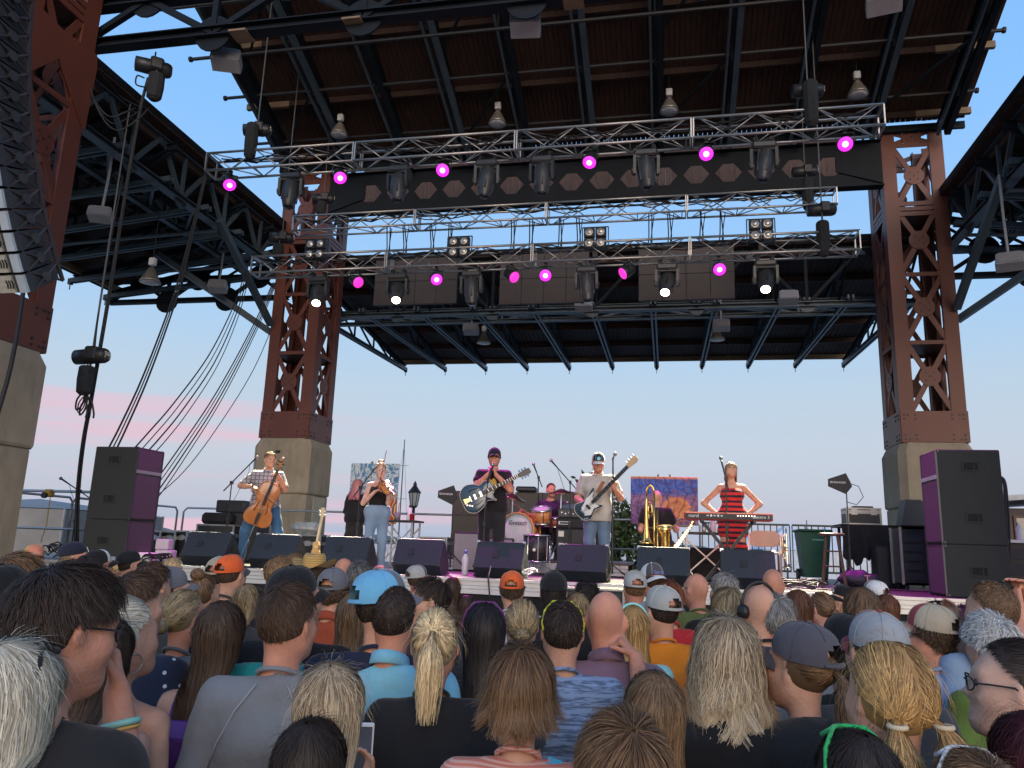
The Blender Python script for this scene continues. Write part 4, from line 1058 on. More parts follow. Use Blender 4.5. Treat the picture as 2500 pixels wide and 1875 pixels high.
# ---- keyboard on crossed stand
m_red = mat('nord_red_lacquer', (.42, .025, .02), .35, var=.06)
def keyboard():
    a = at(1670, 1256, Y=10.75); b = at(1884, 1268, Y=10.75); z = (a[2]+b[2])/2; L = b[0]-a[0]; cx = (a[0]+b[0])/2
    t = thing('stage_keyboard', 'red stage keyboard with white lettering on a crossed stand', 'keyboard', (cx, 10.75, z)); D = .33
    MB().bbox((0, .02, 0), (L, D, .10), .012).build('body', m_red, t)
    MB().box((.0, -D/2+.017, -.004), (L-.03, .012, .070)).build('rear_panel', mat('black_rear_panel', (.016, .016, .018), .5), t)
    yl = -D/2+.009
    lettering('nord', t, (-L/2+.12, yl, 0), .068, m_white); lettering('electro 3', t, (L/2-.15, yl, -.002), .058, m_white)
    for k in range(5): MB().box((-L/2+.30+.045*k, yl, .005), (.026, .004, .028 if k % 2 else .016)).build('jack_label', m_white, t)
    for k in range(7): MB().disc((.12+.035*k, yl, .01), (0, 1, 0), .009, .006, 8).build('jack', m_chrome, t)
    n = 44
    for k in range(n): MB().box((-L/2+.08+(L-.16)*(k+.5)/n, .1, .052), ((L-.16)/n-.003, .14, .012)).build('key', m_white, t)
    s = thing('keyboard_stand', 'black crossed keyboard stand under the red keyboard', 'keyboard stand', (cx, 10.8, DECK)); h = z-.06-DECK
    for q in (-1, 1):
        for yy in (-.02, .03):
            MB().bar((-q*.33, yy, .02), (q*.33, yy, h), .04, .03, (0, 1, 0)).build('leg', m_black, s)
    for q in (-1, 1):
        for zz in (.02, h): MB().bar((q*.33, -.2, zz), (q*.33, .22, zz), .035).build('foot' if zz < .1 else 'support_arm', m_black, s)
    MB().disc((0, -.05, h/2), (0, 1, 0), .05, .04, 12).build('pivot', m_black, s)
keyboard()

# ---- brass on stands
m_brass = mat('lacquered_brass', (.80, .55, .18), .16, metal=1, var=.12, scale=8)
m_silver = mat('silver_plate', (.88, .76, .52), .13, metal=1, var=.1, scale=8)
def trombone():
    c = at(1588, 1345, Y=11.3); x, y = c[0], 11.3; zt = at(1590, 1182, Y=y)[2]; zb = DECK+.1
    t = thing('trombone', 'brass trombone standing slide down on a floor stand', 'trombone', (x, y, DECK)); h = zt-DECK
    bell = [(.105, .52), (.075, .545), (.05, .60), (.034, .70), (.024, .85), (.017, 1.1), (.013, h-.12)]
    MB().lathe(bell, (-.055, 0, 0), (0, 0, 1), 20).build('bell', m_brass, t, True)
    arc = [(-.055+.055*(1-math.cos(a)), 0, h-.12+.1*math.sin(a)) for a in np.linspace(0, math.pi, 9)]
    MB().tube(arc, .014, 8).build('tuning_bow', m_brass, t, True)
    MB().tube([(.055, 0, h-.12), (.055, 0, .2)], .013, 8).build('slide', m_brass, t, True); MB().tube([(.10, .0, h-.35), (.10, 0, .16), (.078, 0, .12), (.055, 0, .16)], .010, 8).build('slide', m_brass, t, True)
    for z in (h-.22, h-.40, h-.62): MB().tube([(-.055, 0, z), (.055, 0, z)], .008, 6).build('brace', m_brass, t)
    MB().tube([(-.02, -.03, h-.26), (.02, -.04, h-.3), (.03, -.04, h-.42), (-.02, -.03, h-.5), (-.03, -.03, h-.36), (-.02, -.03, h-.26)], .010, 6).build('valve_loop', m_brass, t, True)
    MB().tube([(-.055, 0, .5), (-.055, 0, .12)], .012, 6).build('stand_mast', m_black, t)
    for k in range(3): MB().tube([(-.055, 0, .2), (-.055+.22*math.cos(k*2.1), .22*math.sin(k*2.1), .01)], .01, 5).build('stand_leg', m_black, t)
trombone()
def saxophone():
    y = 11.4; c = at(1667, 1330, Y=y); t = thing('saxophone', 'brass saxophone leaning on a floor stand', 'saxophone', (c[0], y, DECK))
    a = at(1693, 1275, Y=y)-V(c[0], y, DECK); b = at(1643, 1345, Y=y)-V(c[0], y, DECK); 
    pts = [a+(b-a)*q for q in np.linspace(0, 1, 6)]; r = list(np.linspace(.016, .045, 6))
    u = nrm(b-a); s = V(-.55, 0, .83)
    for q in np.linspace(.2, 1, 6): pts.append(b+u*.10*math.sin(q*math.pi)+V(-.10*(1-math.cos(q*math.pi))/2, 0, .0)); r.append(.048+.012*q)
    e = pts[-1]
    for q in np.linspace(.15, 1, 5): pts.append(e+(V(-.02, -.08, .34))*q); r.append(.06+.015*q+.045*q**4)
    MB().tube(pts, r, 14).build('body', m_brass, t, True)
    MB().tube([a, a-u*.05, a-u*.08+V(-.05, -.01, .03), a+V(-.13, -.02, .02)], [.015, .014, .011, .009], 8).build('neck', m_brass, t, True)
    ks = MB()
    for k in range(9):
        p = a+(b-a)*(.12+.09*k); n = V(0, -1, 0); ks.disc(p+n*(.03+.004*k), n, .018+.0016*k, .012, 10); ks.tube([p+n*.03+V(.03, 0, 0), p+n*.035+u*.07+V(.03, 0, 0)], .005, 5)
    ks.build('keywork', m_silver, t)
    for k in (-1, 1): MB().tube([V(.0, .05, .3), V(k*.2, -.15, .01)], .01, 5).build('stand_leg', m_black, t)
    MB().tube([V(0, .05, .55), V(0, .05, .1), V(0, .28, .01)], .01, 5).build('stand_leg', m_black, t)
saxophone()
def trumpet():
    y = 11.2; c = at(1923, 1400, Y=y); t = thing('trumpet', 'silver trumpet standing on its bell on a small stand', 'trumpet', (c[0], y, DECK)); zt = at(1921, 1288, Y=y)[2]-DECK
    zb = at(1926, 1387, Y=y)[2]-DECK; L = zt-zb
    MB().lathe([(.07, 0), (.05, .02), (.03, .06), (.019, .14), (.013, L*.75), (.010, L)], (.0, 0, zb), (0, 0, 1), 16).build('bell', m_silver, t, True)
    MB().tube([(.0, 0, zb+L*.75), (-.025, 0, zb+L*.83), (-.05, 0, zb+L*.75), (-.05, 0, zb+L*.3), (-.03, 0, zb+L*.22), (-.01, 0, zb+L*.3), (-.01, -.02, zb+L*.45)], .012, 8).build('tubing', m_silver, t, True)
    for k in range(3): MB().tube([(-.028, -.03+.028*k, zb+L*.38), (-.028, -.03+.028*k, zb+L*.68)], .017, 10).build('valve', m_silver, t, True)
    for k in range(3): MB().tube([(-.075, -.03+.028*k, zb+L*.5), (.02, -.03+.028*k, zb+L*.5)], .010, 6).build('valve_slide', m_silver, t)
    MB().lathe([(.013, 0), (.013, .015), (.006, .03)], (0, 0, zb+L), (0, 0, -1), 10).build('mouthpiece', m_silver, t, True)
    MB().tube([(0, 0, zb+.03), (0, 0, .03)], .012, 6).build('stand_mast', m_black, t)
    for k in range(4): MB().tube([(0, 0, .05), (.14*math.cos(k*1.57), .14*math.sin(k*1.57), .01)], .009, 5).build('stand_leg', m_black, t)
trumpet()

# ---- paintings on easels
def paint_mat(name, kind):
    m = bpy.data.materials.new(name); m.use_nodes = True; nt = m.node_tree; N = nt.nodes; L = nt.links; b = N['Principled BSDF']; b.inputs['Roughness'].default_value = .6
    tc = N.new('ShaderNodeTexCoord'); sp = N.new('ShaderNodeSeparateXYZ'); L.new(tc.outputs['Generated'], sp.inputs[0])
    def ramp(src, els, const=False):
        r = N.new('ShaderNodeValToRGB'); L.new(src, r.inputs[0]); cr = r.color_ramp
        if const: cr.interpolation = 'CONSTANT'
        while len(cr.elements) < len(els): cr.elements.new(.5)
        for e, (p, c) in zip(cr.elements, els): e.position = p; e.color = (*c, 1)
        return r.outputs[0]
    def mix(f, a, c):
        x = N.new('ShaderNodeMix'); x.data_type = 'RGBA'; L.new(f, x.inputs[0])
        for s, i in ((a, 6), (c, 7)):
            if isinstance(s, tuple): x.inputs[i].default_value = (*s, 1)
            else: L.new(s, x.inputs[i])
        return x.outputs[2]
    def maprange(src, a, c):
        r = N.new('ShaderNodeMapRange'); L.new(src, r.inputs[0]); r.inputs[1].default_value = a; r.inputs[2].default_value = c; return r.outputs[0]
    nz = N.new('ShaderNodeTexNoise'); nz.inputs['Scale'].default_value = 4.2; nz.inputs['Detail'].default_value = 3; nz.inputs['Distortion'].default_value = 2.2; L.new(tc.outputs['Generated'], nz.inputs['Vector'])
    wv = N.new('ShaderNodeTexWave'); wv.inputs['Scale'].default_value = 2.4; wv.inputs['Distortion'].default_value = 9; wv.inputs['Detail'].default_value = 2; L.new(tc.outputs['Generated'], wv.inputs['Vector'])
    if kind == 'blue':
        top = ramp(nz.outputs[0], [(.30, (.02, .06, .22)), (.44, (.10, .25, .42)), (.52, (.62, .62, .60)), (.60, (.12, .32, .45)), (.72, (.03, .05, .18))])
        low = ramp(wv.outputs[0], [(.2, (.45, .06, .02)), (.45, (.65, .36, .06)), (.7, (.75, .55, .30)), (.9, (.12, .05, .05))])
        col = mix(maprange(sp.outputs['Z'], .52, .38), top, low)
    else:
        base = ramp(nz.outputs[0], [(.3, (.05, .03, .09)), (.45, (.17, .08, .20)), (.55, (.28, .13, .28)), (.7, (.09, .05, .13))])
        blue = ramp(nz.outputs[0], [(.36, (.10, .05, .14)), (.45, (.02, .05, .30)), (.56, (.05, .12, .48)), (.66, (.14, .06, .16))])
        c1 = mix(maprange(sp.outputs['Z'], .58, .66), base, blue)
        dx = N.new('ShaderNodeVectorMath'); dx.operation = 'DISTANCE'; dx.inputs[1].default_value = (.68, 0, .32); mpg = N.new('ShaderNodeMapping'); mpg.inputs['Scale'].default_value = (1, 0, 1); L.new(tc.outputs['Generated'], mpg.inputs[0]); L.new(mpg.outputs[0], dx.inputs[0])
        ad = N.new('ShaderNodeMath'); ad.operation = 'MULTIPLY_ADD'; L.new(nz.outputs[0], ad.inputs[0]); ad.inputs[1].default_value = .35; L.new(dx.outputs['Value'], ad.inputs[2])
        org = ramp(nz.outputs[0], [(.3, (.30, .08, .05)), (.42, (.62, .20, .07)), (.6, (.70, .30, .14))])
        c2 = mix(maprange(ad.outputs[0], .43, .40), c1, org)
        org2 = mix(maprange(sp.outputs['Z'], .94, .97), c2, (.60, .20, .08))
        ln = ramp(wv.outputs[1] if len(wv.outputs) > 1 else wv.outputs[0], [(.0, (.02, .01, .03)), (.06, (.02, .01, .03)), (.12, (1, 1, 1))])
        x = N.new('ShaderNodeMix'); x.data_type = 'RGBA'; x.blend_type = 'MULTIPLY'; x.inputs[0].default_value = .5; L.new(org2, x.inputs[6]); L.new(ln, x.inputs[7]); col = x.outputs[2]
    L.new(col, b.inputs['Base Color']); return m
def painting(x0, x1, yt, yb, y, kind, label):
    a = at(x0, yt, Y=y); b = at(x1, yb, Y=y); w = b[0]-a[0]; h = a[2]-b[2]; z = b[2]
    t = thing('painting', label, 'painting', (a[0]+w/2, y, z), 0, 'canvases being painted on stage')
    MB().bbox((0, 0, h/2), (w, .035, h), .006).build('canvas', paint_mat('brushed_paint_'+kind, kind), t)
    for s in (-1, 1): MB().box((s*(w/2-.03), .03, h/2), (.03, .02, h-.02)).build('stretcher_bar', m_woodlight, t)
    e = thing('easel', f"wooden easel under the {kind} painting", 'easel', (a[0]+w/2, y, DECK)); zz = z-DECK
    for s in (-1, 1): MB().bar((s*.32, -.06, 0), (s*.1, .08, zz+h+.05), .03, .04, (0, 1, 0)).build('front_leg', m_woodlight, e)
    MB().bar((0, .6, 0), (0, .1, zz+h), .03, .04, (0, 1, 0)).build('rear_leg', m_woodlight, e); MB().box((0, -.02, zz-.02), (w*.8, .1, .03)).build('tray', m_woodlight, e)
painting(859, 966, 1131, 1280, 14.3, 'blue', 'blue swirling canvas behind the violinist'); painting(1540, 1705, 1163, 1283, 13.9, 'purple', 'purple and orange forest canvas behind the trombone')

# ---- tables, chair, stool, bin, bottles
def truss_table(px, y, w, label, h=.78):
    p = floor_at(px, y); t = thing('folding_table', label, 'table', (p[0], y, DECK))
    MB().box((0, 0, h), (w, .5, .03)).build('top', m_black, t)
    for s in (-1, 1):
        for yy in (-.2, .2): MB().bar((s*(w/2-.06), yy, 0), (s*(w/2-.06), yy, h-.02), .025).build('leg', m_alu, t)
    for yy in (-.2, .2):
        MB().bar((-w/2+.06, yy-.01, .1), (w/2-.06, yy-.01, h-.1), .022).build('cross_bar', m_alu, t); MB().bar((-w/2+.06, yy+.012, h-.1), (w/2-.06, yy+.012, .1), .022).build('cross_bar', m_alu, t)
    return p[0], y, DECK+h+.016
tx, ty, tz = truss_table(978, 12.9, .62, 'small black topped folding table with bottles behind the violinist')
def bottle(p, h, r, m, label, capm, cat='bottle', name='bottle'):
    t = thing(name, label, cat, p); MB().lathe([(r*.95, 0), (r, .02), (r, h*.68), (r*.5, h*.82), (r*.45, h*.86)], (0, 0, 0), (0, 0, 1), 14).build('body', m, t, True)
    MB().lathe([(r*.5, h*.86), (r*.52, h), (r*.4, h+.005)], (0, 0, 0), (0, 0, 1), 12).build('cap', capm, t, True)
bottle((tx+.12, ty, tz), .26, .038, m_white, 'white water bottle with dark cap on the folding table', m_black)
t = thing('red_cup', 'red plastic cup on the folding table', 'cup', (tx+.19, ty-.08, tz)); MB().lathe([(.03, 0), (.042, .11), (.045, .11), (.04, .1)], (0, 0, 0), (0, 0, 1), 14).build('body', mat('red_plastic', (.6, .03, .03), .4), t, True)
t = thing('brush_jar', 'grey jar with an upright brush on the folding table', 'jar', (tx-.1, ty, tz)); MB().lathe([(.05, 0), (.06, .12), (.05, .12)], (0, 0, 0), (0, 0, 1), 12).build('jar', mat('grey_jar', (.2, .2, .21), .5), t, True); MB().tube([(0, 0, .02), (.02, 0, .3)], .006, 5).build('brush', m_woodlight, t)
tx, ty, tz = truss_table(1722, 12.7, .7, 'folding table with crossed legs behind the saxophone', .72)
bottle((tx-.02, ty-.1, tz), .12, .033, mat('tin_can', (.5, .5, .45), .3, metal=.7), 'small drink can on the table behind the saxophone', m_chrome, 'can', 'drink_can')
bottle((tx+.12, ty-.05, tz), .24, .05, mat('pink_white_jug', (.7, .55, .62), .5), 'pale jug on the table behind the saxophone', mat('red_plastic', (0, 0, 0)), 'jug', 'jug')
box_thing('equipment_case', floor_at(1725, 12.75), (.6, .35, .5), m_blackcloth, 'black cloth covered box under the table behind the saxophone', 'box', 0, .02)
p = floor_at(1137, 10.75); bottle(p, .34, .045, mat('translucent_white_bottle', (.65, .62, .70), .4), 'white squeeze bottle with blue cap on the deck behind the wedges', mat('blue_cap', (.10, .16, .55), .4))
def chair():
    y = 12.2; p = floor_at(1868, y); t = thing('folding_chair', 'beige metal folding chair beside the keyboard player', 'chair', (p[0], y, DECK), -.15); m = mat('beige_enamel', (.34, .24, .19), .4)
    w = .42; zt = at(1868, 1296, Y=y)[2]-DECK
    prof = [(-w/2, -.1), (-w/2-.0, .06), (-w/2+.06, .11), (w/2-.06, .11), (w/2, .06), (w/2, -.1), (w/4, -.125), (-w/4, -.125)]
    MB().prism(prof, (0, .02, zt-.11), (1, 0, 0), (0, .1, 1), .02).build('backrest', m, t)
    for s in (-1, 1):
        MB().tube([(s*(w/2+.015), .05, zt-.05), (s*(w/2+.015), -.18, .44), (s*(w/2+.015), -.36, .01)], .013, 6).build('leg', m, t); MB().tube([(s*(w/2-.02), -.2, .44), (s*(w/2-.02), .3, .01)], .013, 6).build('leg', m, t)
    MB().bbox((0, -.22, .45), (w-.03, .4, .03), .01).build('seat', m, t); MB().tube([(-w/2, -.3, .14), (w/2, -.3, .14)], .01, 6).build('stretcher', m, t)
chair()
def stool():
    y = 11.3; p = floor_at(2033, y); t = thing('wooden_stool', 'tall dark wooden stool in front of the draped table', 'stool', (p[0], y, DECK)); m = mat('dark_stained_wood', (.075, .035, .03), .45, var=.3, scale=10)
    h = at(2033, 1305, Y=y)[2]-DECK
    MB().lathe([(.15, -.018), (.165, -.01), (.165, .012), (.15, .02)], (0, 0, h), (0, 0, 1), 24).build('seat', m, t)
    for k in range(4):
        a = k*1.5708+.55; c, s = math.cos(a), math.sin(a); MB().tube([(.10*c, .10*s, h-.02), (.21*c, .21*s, 0)], .018, 8).build('leg', m, t)
        b = a+1.5708
        for zz, f in ((.22 if k % 2 else .3, .185), (.5, .15)): MB().tube([(f*c, f*s, zz), (f*math.cos(b), f*math.sin(b), zz)], .011, 6).build('rung', m, t)
stool()
def wheelie_bin():
    y = 15.2; p = floor_at(1985, y); t = thing('wheeled_bin', 'dark green wheeled rubbish bin behind the trumpet', 'bin', (p[0], y, DECK)); m = mat('green_plastic', (.008, .085, .05), .45)
    b = MB(); h = .86
    vs = [(sx*w, sy*d, z) for z, w, d in ((.06, .2, .22), (h, .27, .29)) for sx, sy in ((-1, -1), (1, -1), (1, 1), (-1, 1))]
    b.add(vs, [[3, 2, 1, 0], [4, 5, 6, 7], [0, 1, 5, 4], [1, 2, 6, 5], [2, 3, 7, 6], [3, 0, 4, 7]]).build('body', m, t)
    MB().bbox((0, 0, h+.025), (.6, .66, .05), .02).build('lid', m, t)
    for s in (-1, 1): MB().disc((s*.24, .22, .1), (1, 0, 0), .1, .05, 16).build('wheel', m_black, t)
    MB().box((0.05, -.275, h-.12), (.2, .008, .05)).build('emblem', mat('pale_green', (.2, .4, .32), .5), t)
wheelie_bin()
def draped_table():
    y = 13.6; x0 = floor_at(2045, y)[0]; x1 = floor_at(2280, y)[0]; zt = at(2140, 1283, Y=y-.3)[2]-DECK
    t = thing('draped_table', 'table covered by a black cloth beside the sidefill stack', 'table', ((x0+x1)/2, y, DECK)); w = x1-x0
    MB().box((0, 0, zt-.02), (w, .7, .03)).build('top', m_black, t)
    n = 60; vs = []
    for i in range(n+1):
        x = -w/2+w*i/n; dr = .42+.12*math.sin(i*.13)+.08*(i < 12)+.03*math.sin(i*.9)
        for q in range(5): vs.append((x+.012*math.sin(i*.8+q), -.36-.05*(q/4)*(1+math.sin(i*.55)), zt-dr*q/4))
    fs = [[i*5+q, (i+1)*5+q, (i+1)*5+q+1, i*5+q+1] for i in range(n) for q in range(4)]
    MB().add(vs, fs).build('cloth', m_blackcloth, t, True)
    MB().box((0, -.005, zt+.004), (w+.02, .72, .008)).build('cloth_top', m_blackcloth, t)
    for s in (-1, 1):
        for yy in (-.3, .3): MB().bar((s*(w/2-.1), yy, 0), (s*(w/2-.1), yy, zt-.03), .04).build('leg', m_black, t)
    p = at(2107, 1280, Y=y-.1); rc = road_case((p[0], y, DECK+zt+.01), (.52, .42, .27), 'white edged flight case on the black draped table', lid=.25)
    box_thing('wireless_receiver', (p[0]+.02, y, DECK+zt+.284), (.3, .2, .03), m_blackpl, 'slim black receiver on the white edged flight case', 'receiver', 0, .005)
    for i, (px, ww, hh, lb) in enumerate(((2150, .22, .62, 'narrow magenta lit loudspeaker under the draped table'), (2185, .2, .62, 'narrow dark loudspeaker under the draped table'))):
        box_thing('small_loudspeaker', floor_at(px, 12.9), (ww, .3, hh), m_tolex, lb, 'loudspeaker', 0, .01, m_grille)
    r = thing('amp_rack', 'silver framed amplifier rack beside the sidefill stack', 'amp rack', floor_at(2245, 12.3)); ww, hh = .62, .8
    MB().box((0, 0, hh/2+.08), (ww-.03, .5, hh-.03)).build('body', m_blackpl, r)
    for s in (-1, 1):
        for yy in (-.25, .25): MB().box((s*ww/2, yy, hh/2+.08), (.03, .03, hh)).build('frame_post', m_edgealu, r)
        for zz in (.09, hh+.07): MB().box((s*0, -.25, zz), (ww, .028, .03)).build('frame_rail', m_edgealu, r)
    for k in range(5): MB().box((-.16, -.254, .2+.13*k), (.24, .012, .1)).build('rack_unit', m_grille, r)
    MB().bbox((.16, -.255, .5), (.16, .014, .42), .03).build('round_door', m_black, r)
    for sx in (-1, 1):
        for sy in (-1, 1): MB().disc((sx*.25, sy*.2, .04), (1, 0, 0), .04, .03, 12).build('castor', m_black, r)
    wm = thing('side_monitor', 'upright black monitor on the draped table beside the sidefill', 'loudspeaker', (floor_at(2235, 13.3)[0], 13.35, DECK+zt+.012)); MB().prism([(-.2, 0), (.22, 0), (.22, .3), (.1, .4), (-.12, .4)], (0, 0, 0), (1, 0, 0), (0, 0, 1), .32).build('cabinet', m_wedge, wm)
    # team bag
    bg = thing('sports_bag', 'purple lit dark sports bag with a letter T on the deck', 'bag', floor_at(2095, 11.9))
    b = MB(); b.ball((0, 0, .13), (.28, .15, .12), 26, 16); q = b.v[0]; b.v[0] = q*(1+.10*np.sin(q[:, :1]*17+q[:, 2:]*9)*np.sin(q[:, 1:2]*23+2)+.06*np.sin(q[:, :1]*31-q[:, 2:]*27)); b.v[0][:, 2] = np.maximum(b.v[0][:, 2], .004); o = b.build('bag', mat('navy_nylon', (.012, .012, .035), .6, bump=.4, bscale=18), bg, True)
    lettering('T', bg, (.06, -.185, .14), .14, mat('red_white', (.6, .2, .25), .5))
draped_table()

# ---- left side: winch, floor boxes, cable tangles
def leftovers():
    p = at(120, 1207, Y=11.4); t = thing('winch_box', 'yellow winch box clamped on the guard rail', 'winch', p); MB().bbox((0, 0, .02), (.14, .12, .13), .02).build('housing', mat('safety_yellow', (.55, .30, .03), .5), t); MB().disc((-.02, -.08, -.02), (0, 1, 0), .05, .05, 12).build('drum', m_black, t); MB().tube([(.03, 0, -.05), (.04, 0, -.5), (.0, -.02, -.8)], .008, 5).build('strap', mat('safety_yellow', (0, 0, 0)), t)
    for i, (px, sz, lb) in enumerate(((405, (.26, .2, .18), 'lower'), (398, (.2, .18, .16), 'upper'))):
        box_thing('magenta_crate', fl(px, 10.9, .0 if i == 0 else .184), sz, mat('white_plastic_crate', (.55, .50, .56), .5), f'{lb} small white crate lit magenta beside the first wedge', 'crate', .2, .015)
    box_thing('stage_box', fl(350, 10.6), (.3, .3, .14), m_white, 'low white stage box beside the sidefill stack', 'stage box', .3, .02)
    rnd = random.Random(3)
    for i, (px, yy, r, m, lb) in enumerate(((370, 10.5, .18, m_cable, 'tangle of black cable on the deck beside the sidefill stack'), (1262, 10.4, .14, mat('white_cable', (.6, .6, .58), .5), 'coil of white cable hanging at the stage edge between two wedges'), (1925, 10.5, .25, m_cable, 'loose coil of black cable on the deck under the trumpet'), (150, 11.0, .3, m_cable, 'tangle of black cables below the winch rail'))):
        c = fl(px, yy); t = thing('cable_coil', lb, 'cable', c)
        for k in range(4):
            pts = [(r*(1+.25*rnd.uniform(-1, 1))*math.cos(a)+.05*k, r*.5*math.sin(a)*(1+.2*rnd.uniform(-1, 1)), .02+.02*k+(.06+.1*(i == 3))*abs(math.sin(a*1.5+k))) for a in np.linspace(0, 6.2, 16)]
            MB().tube(pts, .011, 5, closed=True).build('loop', m, t, True)
    for i, (a, b, lb) in enumerate((((-5.2, 11.4), (-3.0, 10.6), 'black cable snaking across the deck behind the violinist wedge'), ((-.2, 11.6), (2.6, 10.5), 'black cable snaking across the deck below the keyboard'), ((2.4, 12.6), (4.2, 10.6), 'black cable snaking from the draped table to the deck edge'))):
        pts = []
        for q in np.linspace(0, 1, 14): pts.append((a[0]+(b[0]-a[0])*q+.1*math.sin(q*9+i), a[1]+(b[1]-a[1])*q+.12*math.sin(q*13), DECK+.014))
        t = thing('floor_cable', lb, 'cable', pts[0]); MB().tube(pts, .01, 5).build('cable', m_cable, t, True, world=True)
    t = thing('hanging_cable', 'thin black cable drooping over the stage edge under the singer', 'cable', fl(1195, 10.0)); q = fl(1195, 10.0)
    MB().tube([q+V(-.02, .2, .15), q+V(0, -.03, .02), q+V(.03, -.06, -.15), q+V(.08, -.05, -.6)], .01, 5).build('cable', m_cable, t, True, world=True)
leftovers()
# upright guitar on its stand between the wedges
def upright_neck():
    y = 11.0; p = floor_at(770, y); t = thing('acoustic_guitar', 'pale wooden guitar standing neck up between two wedges', 'guitar', (p[0], y, DECK)); zt = at(772, 1240, Y=y)[2]-DECK
    out = [(.0, 0), (.06, .02), (.075, .08), (.06, .16), (.045, .2), (.05, .26), (.035, .3), (0, .31)]
    poly = out+[(-a, b) for a, b in out[::-1][1:-1]]
    MB().prism(poly, (0, 0, .08), (1, 0, 0), (.0, 0.08, 1), .06).build('body', mat('spruce_top', (.50, .30, .12), .35, var=.2, scale=8), t)
    MB().bar((0, .0, .3), (.02, .09, zt-.12), .035, .03).build('neck', mat('pale_maple_neck', (.62, .50, .30), .4), t); MB().box((.02, .1, zt-.06), (.06, .03, .14)).build('headstock', mat('pale_maple_neck', (0, 0, 0)), t)
    for k in range(6): MB().disc((.02+(.04 if k % 2 else -.04), .09, zt-.1+.035*(k//2)), (1, 0, 0), .008, .03, 6).build('tuning_peg', m_chrome, t)
upright_neck()
